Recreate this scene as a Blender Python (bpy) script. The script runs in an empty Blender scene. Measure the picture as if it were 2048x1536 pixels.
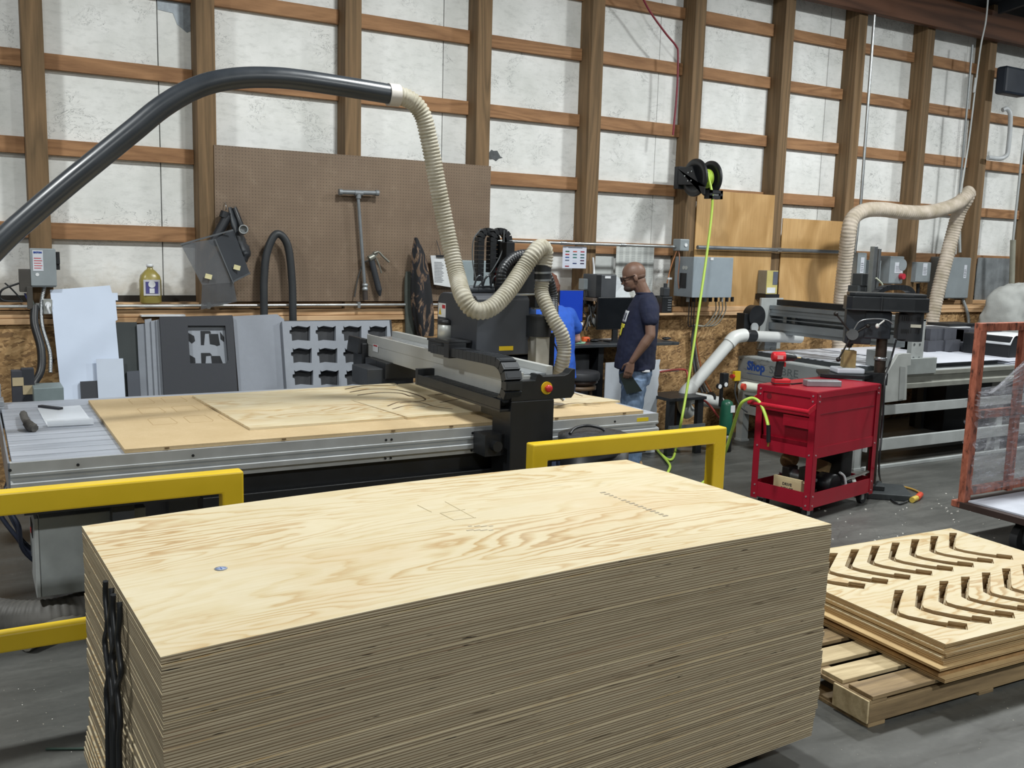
import bpy, math, random
from mathutils import Vector, Matrix, Quaternion, Euler
random.seed(7)
S = bpy.context.scene
COL = S.collection
R = math.radians

# ------------------------------------------------------------------ camera, light, exposure
CAM_H = 1.93
FPX = 1886.37
YAW, PITCH, ROLL = R(29.976), R(8.073), R(1.597)
_f = Vector((math.sin(YAW)*math.cos(PITCH), math.cos(YAW)*math.cos(PITCH), -math.sin(PITCH)))
_r0 = Vector((math.cos(YAW), -math.sin(YAW), 0))
_u0 = _r0.cross(_f)
_r = _r0*math.cos(ROLL) + _u0*math.sin(ROLL)
_u = -_r0*math.sin(ROLL) + _u0*math.cos(ROLL)
cam_d = bpy.data.cameras.new('camera')
cam_d.sensor_width = 36
cam_d.lens = FPX/2048*36
cam_d.clip_end = 100
cam = bpy.data.objects.new('camera', cam_d)
COL.objects.link(cam)
cam.matrix_world = Matrix(((_r.x, _u.x, -_f.x, 0), (_r.y, _u.y, -_f.y, 0), (_r.z, _u.z, -_f.z, CAM_H), (0, 0, 0, 1)))
S.camera = cam
S.view_settings.view_transform = 'Standard'
S.view_settings.look = 'None'
S.view_settings.gamma = 1
S.view_settings.exposure = 0.62
S.view_settings.use_curve_mapping = False
world = bpy.data.worlds.new('world')
S.world = world
world.use_nodes = True
world.node_tree.nodes['Background'].inputs[0].default_value = (0.80, 0.90, 1.0, 1)
world.node_tree.nodes['Background'].inputs[1].default_value = 0.20
# overhead high-bay lamps of the workshop: one row along the aisle, one row behind the camera
for lx, ly, lz, pw in ((-1.8, 4.3, 5.2, 120), (3.2, 4.3, 5.2, 140), (8.0, 4.3, 5.2, 170), (13.0, 4.3, 5.2, 150),
                       (-1.0, -2.8, 5.8, 165), (4.5, -2.8, 5.8, 205), (10.0, -2.8, 5.8, 70)):
    ld = bpy.data.lights.new('high_bay_light', 'AREA')
    ld.shape = 'RECTANGLE'
    ld.size = 0.45
    ld.size_y = 0.45
    ld.energy = pw
    ld.color = (0.955, 0.985, 0.975)
    lo = bpy.data.objects.new('high_bay_light', ld)
    COL.objects.link(lo)
    lo.location = (lx, ly, lz)

# ------------------------------------------------------------------ pixel ray -> point on a world plane
def W(px, py, X=None, Y=None, Z=None):
    d = _f*FPX + _r*(px-1024) + _u*(768-py)
    if Y is not None: t = Y/d.y
    elif X is not None: t = X/d.x
    else: t = (Z-CAM_H)/d.z
    return Vector((d.x*t, d.y*t, d.z*t+CAM_H))

# ------------------------------------------------------------------ mesh builder
class MB:
    def __init__(s, tf=None):
        s.v = []; s.f = []; s.sm = []; s.mi = []; s.tf = tf; s.cur = 0
    def add(s, vs, fs, smooth=False):
        o = len(s.v)
        if s.tf is not None: vs = [s.tf @ Vector(v) for v in vs]
        s.v += [tuple(v) for v in vs]
        for f in fs:
            s.f.append(tuple(i+o for i in f)); s.sm.append(smooth); s.mi.append(s.cur)
        return s
    def hexa(s, p):      # 8 points: bottom 4 ccw, top 4 ccw
        return s.add(p, [(3,2,1,0),(4,5,6,7),(0,1,5,4),(1,2,6,5),(2,3,7,6),(3,0,4,7)])
    def box(s, lo, hi, rot=None, piv=None):
        x0,y0,z0 = lo; x1,y1,z1 = hi
        p = [(x0,y0,z0),(x1,y0,z0),(x1,y1,z0),(x0,y1,z0),(x0,y0,z1),(x1,y0,z1),(x1,y1,z1),(x0,y1,z1)]
        if rot is not None:
            c = Vector(piv) if piv else (Vector(lo)+Vector(hi))/2
            M = rot if isinstance(rot, Matrix) else Euler(rot).to_matrix()
            p = [c + M @ (Vector(q)-c) for q in p]
        return s.hexa(p)
    def cbox(s, c, d, rot=None):
        c = Vector(c); d = Vector(d)/2
        return s.box(c-d, c+d, rot)
    def bar(s, a, b, w, h, up=(0,0,1)):   # box beam between two points, w sideways, h along up
        a = Vector(a); b = Vector(b); d = (b-a).normalized(); up = Vector(up)
        sd = d.cross(up)
        if sd.length < 1e-4: sd = d.cross(Vector((1,0,0)))
        sd.normalize(); u = sd.cross(d).normalized()
        q = []
        for P in (a, b):
            q.append([P-sd*w/2-u*h/2, P+sd*w/2-u*h/2, P+sd*w/2+u*h/2, P-sd*w/2+u*h/2])
        return s.add(q[0]+q[1], [(0,1,2,3),(7,6,5,4),(0,4,5,1),(1,5,6,2),(2,6,7,3),(3,7,4,0)])
    def cyl(s, a, b, r0, r1=None, n=16, cap=True):
        if r1 is None: r1 = r0
        a = Vector(a); b = Vector(b); d = (b-a).normalized()
        t = Vector((0,0,1)) if abs(d.z) < .9 else Vector((1,0,0))
        e1 = d.cross(t).normalized(); e2 = d.cross(e1)
        vs = []
        for P, r in ((a, r0), (b, r1)):
            for i in range(n):
                k = 2*math.pi*i/n
                vs.append(P + e1*math.cos(k)*r + e2*math.sin(k)*r)
        fs = [(i, i+n, (i+1)%n+n, (i+1)%n) for i in range(n)]
        s.add(vs, fs, True)
        if cap:
            s.add(vs[:n], [tuple(range(n))]); s.add(vs[n:], [tuple(reversed(range(n)))])
        return s
    def tube(s, pts, r, n=12, cap=True, flat=1.0, rib=None):
        # sweep a circle along a path; r number or list; rib=(pitch, depth)
        pts = [Vector(p) for p in pts]
        if not isinstance(r, (list, tuple)): r = [r]*len(pts)
        if rib:
            pts, r = resample(pts, r, rib[0]/4)
            r = [q*(1 + rib[1]*(1, .35, -1, .35)[i % 4]) for i, q in enumerate(r)]
        T = []
        for i in range(len(pts)):
            a = pts[max(0, i-1)]; b = pts[min(len(pts)-1, i+1)]
            T.append((b-a).normalized() if (b-a).length > 1e-9 else Vector((0,0,1)))
        t0 = T[0]
        e = t0.cross(Vector((0,0,1)))
        if e.length < .05: e = t0.cross(Vector((1,0,0)))
        e.normalize()
        vs = []
        for i, P in enumerate(pts):
            e = (e - T[i]*e.dot(T[i])).normalized()
            g = T[i].cross(e)
            for k in range(n):
                a = 2*math.pi*k/n
                vs.append(P + e*math.cos(a)*r[i] + g*math.sin(a)*r[i]*flat)
        m = len(pts)
        fs = [(i*n+k, i*n+(k+1)%n, (i+1)*n+(k+1)%n, (i+1)*n+k) for i in range(m-1) for k in range(n)]
        s.add(vs, fs, True)
        if cap:
            s.add(vs[:n], [tuple(reversed(range(n)))]); s.add(vs[-n:], [tuple(range(n))])
        return s
    def loft(s, rings, cap=True, smooth=True):  # rings: equal-length point loops
        n = len(rings[0]); vs = [p for q in rings for p in q]
        fs = [(i*n+k, i*n+(k+1)%n, (i+1)*n+(k+1)%n, (i+1)*n+k) for i in range(len(rings)-1) for k in range(n)]
        s.add(vs, fs, smooth)
        if cap:
            s.add(rings[0], [tuple(reversed(range(n)))]); s.add(rings[-1], [tuple(range(n))])
        return s
    def ell(s, c, r, n=16, m=10, rot=None):
        c = Vector(c); rx, ry, rz = r if isinstance(r, (tuple, list)) else (r, r, r)
        M = Euler(rot).to_matrix() if rot else Matrix.Identity(3)
        vs = [c + M @ Vector((0,0,-rz))]
        for j in range(1, m):
            t = math.pi*j/m - math.pi/2
            for i in range(n):
                a = 2*math.pi*i/n
                vs.append(c + M @ Vector((math.cos(t)*math.cos(a)*rx, math.cos(t)*math.sin(a)*ry, math.sin(t)*rz)))
        vs.append(c + M @ Vector((0,0,rz)))
        fs = [(0, 1+(i+1)%n, 1+i) for i in range(n)]
        for j in range(m-2):
            for i in range(n):
                a = 1+j*n+i; b = 1+j*n+(i+1)%n
                fs.append((a, b, b+n, a+n))
        L = len(vs)-1; o = 1+(m-2)*n
        fs += [(o+i, o+(i+1)%n, L) for i in range(n)]
        return s.add(vs, fs, True)
    def prism(s, poly, o, ux, uy, ext):   # 2D polygon in plane (o,ux,uy), extruded by vector ext
        o = Vector(o); ux = Vector(ux); uy = Vector(uy); ext = Vector(ext)
        a = [o + ux*p[0] + uy*p[1] for p in poly]; b = [p+ext for p in a]; n = len(a)
        if ux.cross(uy).dot(ext) > 0: a, b = b, a
        fs = [tuple(range(n)), tuple(reversed(range(n, 2*n)))] + [(i+n, (i+1)%n+n, (i+1)%n, i) for i in range(n)]
        ar = sum(poly[i][0]*poly[(i+1)%n][1]-poly[(i+1)%n][0]*poly[i][1] for i in range(n))
        if ar < 0: fs = [tuple(reversed(f)) for f in fs]
        return s.add(a+b, fs)
    def plate(s, poly, ext):             # world-space polygon extruded by a vector
        a = [Vector(p) for p in poly]; ext = Vector(ext); b = [p+ext for p in a]; n = len(a)
        return s.add(a+b, [tuple(range(n)), tuple(reversed(range(n, 2*n)))] + [(i, i+n, (i+1)%n+n, (i+1)%n) for i in range(n)])
    def lathe(s, prof, o, n=24, ax=(0,0,1)):  # prof: (radius, height) list
        o = Vector(o); d = Vector(ax).normalized()
        t = Vector((1,0,0)) if abs(d.x) < .9 else Vector((0,1,0))
        e1 = d.cross(t).normalized(); e2 = d.cross(e1)
        rings = [[o + d*h + e1*math.cos(2*math.pi*i/n)*max(r, 1e-4) + e2*math.sin(2*math.pi*i/n)*max(r, 1e-4) for i in range(n)] for r, h in prof]
        return s.loft(rings)
    def grid(s, f, nu, nv, thick=None):  # f(u,v)->point ; optional thickness along normal estimate
        vs = [Vector(f(i/nu, j/nv)) for j in range(nv+1) for i in range(nu+1)]
        fs = [(j*(nu+1)+i, j*(nu+1)+i+1, (j+1)*(nu+1)+i+1, (j+1)*(nu+1)+i) for j in range(nv) for i in range(nu)]
        return s.add(vs, fs, True)

def resample(pts, r, step):
    out = [pts[0]]; ro = [r[0]]; acc = 0.0
    for i in range(len(pts)-1):
        a, b = pts[i], pts[i+1]; L = (b-a).length
        t = step-acc
        while t <= L:
            out.append(a.lerp(b, t/L)); ro.append(r[i]+(r[i+1]-r[i])*t/L); t += step
        acc = L-(t-step)
    return out, ro

def spline(pts, k=8):    # Catmull-Rom through the points
    P = [Vector(p) for p in pts]; P = [P[0]*2-P[1]] + P + [P[-1]*2-P[-2]]
    out = []
    for i in range(1, len(P)-2):
        for j in range(k):
            t = j/k
            out.append(.5*((2*P[i]) + (P[i+1]-P[i-1])*t + (2*P[i-1]-5*P[i]+4*P[i+1]-P[i+2])*t*t + (-P[i-1]+3*P[i]-3*P[i+1]+P[i+2])*t**3))
    out.append(P[-2])
    return out

def wmat(o):
    M = Matrix.Translation(o.location) @ o.rotation_euler.to_matrix().to_4x4()
    return wmat(o.parent) @ M if o.parent else M

def tag(o, label=None, cat=None, group=None, kind=None):
    if label: o['label'] = label
    if cat: o['category'] = cat
    if group: o['group'] = group
    if kind: o['kind'] = kind
    return o

def obj(name, mb, mat, parent=None, bevel=0, label=None, cat=None, group=None, kind=None, subsurf=0, solid=0):
    me = bpy.data.meshes.new(name)
    if parent is not None:
        org = None; MI = wmat(parent).inverted()
        vs = [MI @ Vector(v) for v in mb.v]
        # own origin inside the part
        c = sum(vs, Vector())/max(1, len(vs))
    else:
        vs = [Vector(v) for v in mb.v]
        xs = [v.x for v in vs]; ys = [v.y for v in vs]; zs = [v.z for v in vs]
        c = Vector(((min(xs)+max(xs))/2, (min(ys)+max(ys))/2, min(zs)))
    me.from_pydata([tuple(v-c) for v in vs], [], mb.f)
    me.polygons.foreach_set('use_smooth', mb.sm)
    mats = mat if isinstance(mat, (list, tuple)) else [mat]
    for m in mats: me.materials.append(m)
    if len(mats) > 1: me.polygons.foreach_set('material_index', mb.mi)
    me.update()
    o = bpy.data.objects.new(name, me)
    COL.objects.link(o)
    o.location = c
    if parent is not None: o.parent = parent
    if solid:
        m = o.modifiers.new('solid', 'SOLIDIFY'); m.thickness = solid; m.offset = 0
    if bevel:
        m = o.modifiers.new('bevel', 'BEVEL'); m.width = bevel; m.segments = 2; m.limit_method = 'ANGLE'; m.angle_limit = R(40)
    if subsurf:
        m = o.modifiers.new('sub', 'SUBSURF'); m.levels = subsurf; m.render_levels = subsurf
    return tag(o, label, cat, group, kind)

def thing(name, label, cat, loc=(0,0,0), rz=0, group=None, kind=None):
    o = bpy.data.objects.new(name, None)
    o.empty_display_size = .1
    COL.objects.link(o)
    o.location = loc; o.rotation_euler = (0, 0, rz)
    return tag(o, label, cat, group, kind)

def dup(o, parent=None, loc=None, label=None):
    c = o.copy(); COL.objects.link(c)
    if parent is not None: c.parent = parent
    if loc is not None: c.location = loc
    if label: c['label'] = label
    for ch in list(o.children): dup(ch, c)
    return c

# ------------------------------------------------------------------ materials
_mc = {}
def srgb(c):
    if isinstance(c, str): c = tuple(int(c[i:i+2], 16)/255 for i in (0, 2, 4))
    return tuple(x/12.92 if x <= .04045 else ((x+.055)/1.055)**2.4 for x in c)+(1,)
class NT:
    def __init__(s, name):
        s.m = bpy.data.materials.new(name); s.m.use_nodes = True
        s.t = s.m.node_tree; s.b = s.t.nodes['Principled BSDF']
        s.tc = None
    def n(s, t, **k):
        q = s.t.nodes.new('ShaderNode'+t)
        for a, b in k.items():
            if a in ('op',): q.operation = b
            elif a.startswith('i_'): q.inputs[a[2:].replace('_', ' ')].default_value = b
            else: setattr(q, a, b)
        return q
    def l(s, a, b): s.t.links.new(a, b)
    def coord(s, scale=(1,1,1), kind='Object', rot=(0,0,0), loc=(0,0,0)):
        if s.tc is None: s.tc = s.n('TexCoord')
        mp = s.n('Mapping'); mp.inputs['Scale'].default_value = scale
        mp.inputs['Rotation'].default_value = rot; mp.inputs['Location'].default_value = loc
        s.l(s.tc.outputs[kind], mp.inputs[0]); return mp.outputs[0]
    def noise(s, vec, scale=5, detail=4, rough=.5, dist=0):
        q = s.n('TexNoise'); q.inputs['Scale'].default_value = scale; q.inputs['Detail'].default_value = detail
        q.inputs['Roughness'].default_value = rough; q.inputs['Distortion'].default_value = dist
        s.l(vec, q.inputs['Vector']); return q.outputs['Fac']
    def ramp(s, fac, stops, interp='LINEAR'):
        q = s.n('ValToRGB'); q.color_ramp.interpolation = interp
        e = q.color_ramp.elements
        while len(e) < len(stops): e.new(.5)
        for i, (p, c) in enumerate(stops):
            e[i].position = p; e[i].color = c if not isinstance(c, (int, float)) else (c, c, c, 1)
        s.l(fac, q.inputs[0]); return q.outputs[0]
    def mix(s, fac, a, b, mode='MIX'):
        q = s.n('MixRGB', blend_type=mode)
        for i, x in ((0, fac), (1, a), (2, b)):
            if isinstance(x, (int, float)): q.inputs[i].default_value = x if i == 0 else (x, x, x, 1)
            elif isinstance(x, tuple): q.inputs[i].default_value = x
            else: s.l(x, q.inputs[i])
        return q.outputs[0]
    def math(s, op, a, b=None, c=None):
        q = s.n('Math', operation=op)
        for i, x in enumerate((a, b, c)):
            if x is None: continue
            if isinstance(x, (int, float)): q.inputs[i].default_value = x
            else: s.l(x, q.inputs[i])
        return q.outputs[0]
    def sep(s, vec):
        q = s.n('SeparateXYZ'); s.l(vec, q.inputs[0]); return q.outputs
    def comb(s, x, y, z):
        q = s.n('CombineXYZ')
        for i, v in enumerate((x, y, z)):
            if isinstance(v, (int, float)): q.inputs[i].default_value = v
            else: s.l(v, q.inputs[i])
        return q.outputs[0]
    def bump(s, h, strength=.3, dist=.01):
        q = s.n('Bump'); q.inputs['Strength'].default_value = strength; q.inputs['Distance'].default_value = dist
        s.l(h, q.inputs['Height']); s.l(q.outputs[0], s.b.inputs['Normal'])
    def col(s, c):
        if isinstance(c, tuple): s.b.inputs['Base Color'].default_value = c
        else: s.l(c, s.b.inputs['Base Color'])
        return s
    def pr(s, rough=.5, metal=0, **k):
        if isinstance(rough, (int, float)): s.b.inputs['Roughness'].default_value = rough
        else: s.l(rough, s.b.inputs['Roughness'])
        s.b.inputs['Metallic'].default_value = metal
        for a, v in k.items(): s.b.inputs[a.replace('_', ' ')].default_value = v
        return s.m

def M(c, rough=.5, metal=0, var=.12, scale=6, bump=0, **k):
    """painted / plastic / metal surface with slight tone variation"""
    key = (c, rough, metal, var, scale, bump, tuple(k.items()))
    if key in _mc: return _mc[key]
    t = NT('paint_'+(c if isinstance(c, str) else 'mix'))
    base = srgb(c)
    v = t.coord()
    nz = t.noise(v, scale, 5, .6)
    dark = tuple(x*(1-var) for x in base[:3])+(1,); lite = tuple(min(1, x*(1+var)) for x in base[:3])+(1,)
    t.col(t.ramp(nz, [(.3, dark), (.7, lite)]))
    rr = t.ramp(nz, [(.3, max(0, rough-.06)), (.7, min(1, rough+.06))])
    if bump: t.bump(t.noise(v, scale*12, 3), bump, .003)
    m = t.pr(rr, metal, **k)
    _mc[key] = m
    return m

def wood(name, c_lo, c_hi, axis='X', scale=1.0, rough=.6, knots=True, stretch=14, contrast=(.3, .7), ringy=.5):
    t = NT(name)
    sc = {'X': (1/stretch, 1, 1), 'Y': (1, 1/stretch, 1), 'Z': (1, 1, 1/stretch)}[axis]
    oi = t.n('ObjectInfo')
    base = t.coord(sc)
    add = t.n('VectorMath', operation='ADD'); t.l(base, add.inputs[0])
    t.l(t.comb(t.math('MULTIPLY', oi.outputs['Random'], 17), t.math('MULTIPLY', oi.outputs['Random'], 31), t.math('MULTIPLY', oi.outputs['Random'], 11)), add.inputs[1])
    v = add.outputs[0]
    big = t.noise(v, 3*scale, 2, .5, .6)
    # growth rings: contour lines of the big noise
    ring = t.math('FRACT', t.math('MULTIPLY', big, 9.0))
    ring = t.math('ABSOLUTE', t.math('SUBTRACT', t.math('MULTIPLY', ring, 2), 1))
    fine = t.noise(v, 55*scale, 6, .65)
    f = t.math('ADD', t.math('MULTIPLY', ring, ringy), t.math('MULTIPLY', fine, 1-ringy))
    c = t.ramp(f, [(contrast[0], srgb(c_lo)), (contrast[1], srgb(c_hi))])
    if knots:
        v2 = t.coord({'X': (.45, 1, 1), 'Y': (1, .45, 1), 'Z': (1, 1, .45)}[axis])
        vo = t.n('TexVoronoi'); vo.inputs['Scale'].default_value = 2.4*scale; t.l(v2, vo.inputs['Vector'])
        k = t.ramp(vo.outputs['Distance'], [(.05, 1.0), (.09, 0.0)])
        c = t.mix(t.mix(1, k, 1.0, 'MULTIPLY'), c, srgb('3c2a1c'))
    t.col(c)
    t.bump(fine, .25, .002)
    return t.pr(rough)
# ------------------------------------------------------------------ surface materials
WOODZ = wood('weathered_post', '57462f', '84694a', 'Z', 1.3, .8, True, 20, (.2, .8), .35)
WOODX = wood('girt_lumber', '7c5839', 'a97f58', 'X', 1.4, .75, True, 10, (.2, .8), .35)
WOODY = wood('lumber_y', '9a7c56', 'c0a178', 'Y', 1.2, .75, True, 12)
PALW = wood('pallet_wood', 'a8946f', 'd2bf98', 'X', 1.3, .7, True, 12, (.25, .75), .3)
PALD = wood('pallet_wood_old', '6f5c42', 'a08863', 'X', 1.3, .75, True, 12, (.25, .75), .3)
LUMB = wood('fresh_lumber', 'b48e66', 'd5b188', 'X', 1.2, .7, True, 14)

def pine_face():
    t = NT('pine_veneer')
    v0 = t.coord((.13, 1, 1)); v1 = t.coord((.5, 1.3, 1))
    big = t.noise(v0, 2.6, 2, .5, .5)
    warp = t.noise(v1, 3.2, 4, .6)
    h = t.math('ADD', big, t.math('MULTIPLY', warp, .16))
    ring = t.math('FRACT', t.math('MULTIPLY', h, 26.0))
    ringc = t.ramp(ring, [(0, .85), (.12, .7), (.5, .12), (.85, .2), (1, .85)])
    strength = t.ramp(t.noise(t.coord((.4, .8, 1)), 2.0, 3), [(.35, .15), (.65, 1.0)])
    ringc = t.mix(1, ringc, strength, 'MULTIPLY')
    fine = t.noise(t.coord((.035, 1, 1)), 110, 5, .75)
    f = t.math('ADD', t.math('MULTIPLY', ringc, .55), t.math('MULTIPLY', fine, .45))
    c = t.ramp(f, [(.15, srgb('d3c8ae')), (.38, srgb('c9b994')), (.58, srgb('b39363')), (.86, srgb('8b683e'))])
    blot = t.noise(t.coord((.6, 1, 1)), 3.0, 4, .6)
    c = t.mix(t.ramp(blot, [(.40, .0), (.75, .40)]), c, srgb('ded4ba'))
    c = t.mix(t.ramp(t.noise(t.coord((.5, 1, 1), loc=(5, 3, 0)), 2.2, 4, .6), [(.5, 0.0), (.8, .35)]), c, srgb('c29c68'))
    st = t.noise(t.coord((.07, 1, 1)), 30, 3, .5)
    c = t.mix(t.ramp(st, [(.71, 0.0), (.78, .7)]), c, srgb('7e6040'))
    t.col(c); t.bump(fine, .12, .001)
    return t.pr(.42, 0, Specular_IOR_Level=.4)
PINE = pine_face()

def ply_edge(uv, cols, gain=1.0):      # veneer layers through the thickness ; streaky along the sheet
    t = NT('plywood_edge')
    if uv:
        at = t.n('Attribute', attribute_name='plyz'); lay = at.outputs['Fac']
    else:
        lay = t.math('FRACT', t.math('MULTIPLY', t.sep(t.coord())[2], 1/.0183))
    a, b, d = [srgb(q) for q in cols]
    c = t.ramp(lay, [(0, a), (.17, a), (.22, b), (.36, b), (.42, a), (.60, a), (.66, b), (.80, b), (.86, a), (.97, a), (1, d)])
    oi = t.n('ObjectInfo')
    rnd = oi.outputs['Random']
    def rc(sc):
        q = t.n('VectorMath', operation='ADD'); t.l(t.coord(sc), q.inputs[0])
        t.l(t.comb(t.math('MULTIPLY', rnd, 91), t.math('MULTIPLY', rnd, 57), t.math('MULTIPLY', rnd, 133)), q.inputs[1]); return q.outputs[0]
    n1 = t.noise(rc((1.6, 1.6, 50)), 2.0, 5, .65)
    c = t.mix(t.ramp(n1, [(.28, .6), (.62, 0.0)]), c, b)
    n4 = t.noise(rc((1.1, 1.1, 30)), 3.0, 3, .6)
    c = t.mix(t.ramp(n4, [(.58, 0.0), (.75, .5)]), c, srgb('8a6c52'))
    n2 = t.noise(rc((7, 7, 120)), 1.6, 2, .5)
    c = t.mix(t.ramp(n2, [(.715, 0.0), (.735, 1.0)]), c, srgb('1d1712'))
    n5 = t.noise(rc((2.2, 2.2, 90)), 1.5, 2, .5)
    c = t.mix(t.ramp(n5, [(.70, 0.0), (.73, .9)]), c, srgb('3a2d20'))
    tint = t.ramp(oi.outputs['Random'], [(0, .88*gain), (1, 1.12*gain)])
    c = t.mix(1, c, tint, 'MULTIPLY')
    t.col(c)
    return t.pr(.8, 0, Specular_IOR_Level=.25)
PEDGE = ply_edge(True, ('b5a88e', '71624c', '2e271e'))
CEDGE = ply_edge(False, ('c2a87c', '8a6c47', '4a3824'))


def osb():
    t = NT('oriented_strand_board')
    v = t.coord((1, 1, 1.6))
    w = t.noise(v, 7, 3, .6)
    vv = t.n('VectorMath', operation='ADD'); t.l(v, vv.inputs[0])
    t.l(t.comb(t.math('MULTIPLY', w, .30), 0, t.math('MULTIPLY', w, .22)), vv.inputs[1])
    vo = t.n('TexVoronoi'); vo.inputs['Scale'].default_value = 34; t.l(vv.outputs[0], vo.inputs['Vector'])
    r = t.sep(vo.outputs['Color'])[0]
    big = t.noise(v, 1.7, 3)
    f = t.math('ADD', t.math('MULTIPLY', r, .7), t.math('MULTIPLY', big, .3))
    c = t.ramp(f, [(.12, srgb('6d5236')), (.4, srgb('96754c')), (.65, srgb('ad8a5e')), (.95, srgb('c8a677'))])
    d = t.ramp(t.noise(v, 3.2, 4, .7), [(.62, 0.0), (.78, .7)])
    c = t.mix(d, c, srgb('4c3a28'))
    t.col(c); t.bump(r, .2, .002)
    return t.pr(.8)
OSB = osb()

def insul():
    t = NT('white_insulation_board')
    v = t.coord()
    n1 = t.noise(v, 1.6, 6, .65); n2 = t.noise(t.coord((1, 1, 3.0)), 9, 6, .75)
    c = t.ramp(n1, [(.3, srgb('d2d4d0')), (.62, srgb('ebecea'))])
    c = t.mix(t.ramp(n2, [(.50, 0.0), (.72, .35)]), c, srgb('a5a7a3'))
    # scuffs: thin contour scratches that appear in patches
    s1 = t.noise(t.coord((1.0, 1, 1.6)), 5.5, 5, .7, 1.2)
    line = t.math('ABSOLUTE', t.math('SUBTRACT', s1, .5))
    line = t.ramp(line, [(.0, 1.0), (.009, 0.0)])
    patch = t.ramp(t.noise(v, 2.6, 2), [(.52, 0.0), (.60, .9)])
    c = t.mix(t.math('MULTIPLY', line, patch), c, srgb('55585a'))
    sp = t.noise(v, 60, 2, .5)
    c = t.mix(t.ramp(sp, [(.76, 0.0), (.80, .6)]), c, srgb('77776f'))
    # dirt band low on the wall
    z = t.sep(t.coord(kind='Object'))[2]
    dn = t.noise(v, 8, 5, .7)
    low = t.ramp(t.math('ADD', z, t.math('MULTIPLY', dn, .5)), [(.15, .65), (.55, 0.0)])
    c = t.mix(low, c, srgb('a89a82'))
    t.col(c); t.bump(n2, .15, .004)
    return t.pr(.6, 0, Specular_IOR_Level=.3)
INSUL = insul()

def concrete():
    t = NT('concrete_floor')
    v = t.coord()
    n1 = t.noise(v, .9, 5, .6); n2 = t.noise(t.coord((.35, 1.6, 1), rot=(0, 0, .35)), 3.5, 6, .7, .4); n3 = t.noise(v, 40, 4, .6)
    c = t.ramp(n1, [(.3, srgb('40413e')), (.7, srgb('5c5c59'))])
    c = t.mix(t.ramp(n2, [(.48, 0.0), (.75, .55)]), c, srgb('70706b'))
    c = t.mix(t.ramp(n2, [(.2, .5), (.42, 0.0)]), c, srgb('333534'))
    c = t.mix(t.ramp(n3, [(.35, .25), (.6, 0.0)]), c, srgb('3f403e'))
    # hairline cracks
    vo = t.n('TexVoronoi', feature='DISTANCE_TO_EDGE'); vo.inputs['Scale'].default_value = .45
    wv = t.n('VectorMath', operation='ADD'); t.l(v, wv.inputs[0])
    w = t.noise(v, 2.3, 4, .6); t.l(t.comb(t.math('MULTIPLY', w, .7), t.math('MULTIPLY', w, .5), 0), wv.inputs[1])
    t.l(wv.outputs[0], vo.inputs['Vector'])
    c = t.mix(t.ramp(vo.outputs['Distance'], [(.0, .3), (.002, 0.0)]), c, srgb('2a2b2a'))
    dust = t.noise(v, 75, 2, .5)
    c = t.mix(t.ramp(dust, [(.735, 0.0), (.765, .8)]), c, srgb('c5bfae'))
    t.col(c); t.bump(n2, .08, .004)
    return t.pr(t.ramp(n2, [(.3, .30), (.7, .55)]), 0, Specular_IOR_Level=.5)

def pegmat():
    t = NT('brown_pegboard')
    v = t.coord()
    x, y, z = t.sep(v)
    fx = t.math('SUBTRACT', t.math('FRACT', t.math('MULTIPLY', x, 1/.0254)), .5)
    fz = t.math('SUBTRACT', t.math('FRACT', t.math('MULTIPLY', z, 1/.0254)), .5)
    d = t.math('SQRT', t.math('ADD', t.math('MULTIPLY', fx, fx), t.math('MULTIPLY', fz, fz)))
    hole = t.ramp(d, [(.12, 1.0), (.15, 0.0)])
    n = t.noise(v, 2.2, 5, .6)
    c = t.ramp(n, [(.3, srgb('6d5c4c')), (.7, srgb('7d6b59'))])
    c = t.mix(t.ramp(t.noise(v, 9, 5, .7), [(.55, 0.0), (.8, .35)]), c, srgb('978775'))
    c = t.mix(hole, c, srgb('43382f'))
    t.col(c)
    return t.pr(.55, 0, Specular_IOR_Level=.4)

def birch():
    t = NT('birch_plywood')
    v = t.coord((1, 1, .45))
    n = t.noise(v, 3.2, 3, .5, .9); f = t.noise(t.coord((1, 1, .05)), 70, 4, .6)
    c = t.ramp(n, [(.3, srgb('a9834f')), (.5, srgb('bd9763')), (.7, srgb('cfaa76'))])
    c = t.mix(t.ramp(f, [(.4, .25), (.6, 0.0)]), c, srgb('9b7646'))
    c = t.mix(t.ramp(t.noise(t.coord(), 2.6, 4, .7), [(.62, 0.0), (.8, .5)]), c, srgb('7c623e'))
    t.col(c)
    return t.pr(.55)

def mdf():
    t = NT('spoilboard_fibreboard')
    v = t.coord()
    n = t.noise(v, 3, 5, .6)
    c = t.ramp(n, [(.3, srgb('b39c76')), (.7, srgb('c3ad88'))])
    c = t.mix(t.ramp(t.noise(v, 60, 3), [(.45, .2), (.62, 0.0)]), c, srgb('ad946c'))
    t.col(c)
    return t.pr(.75)

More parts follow.
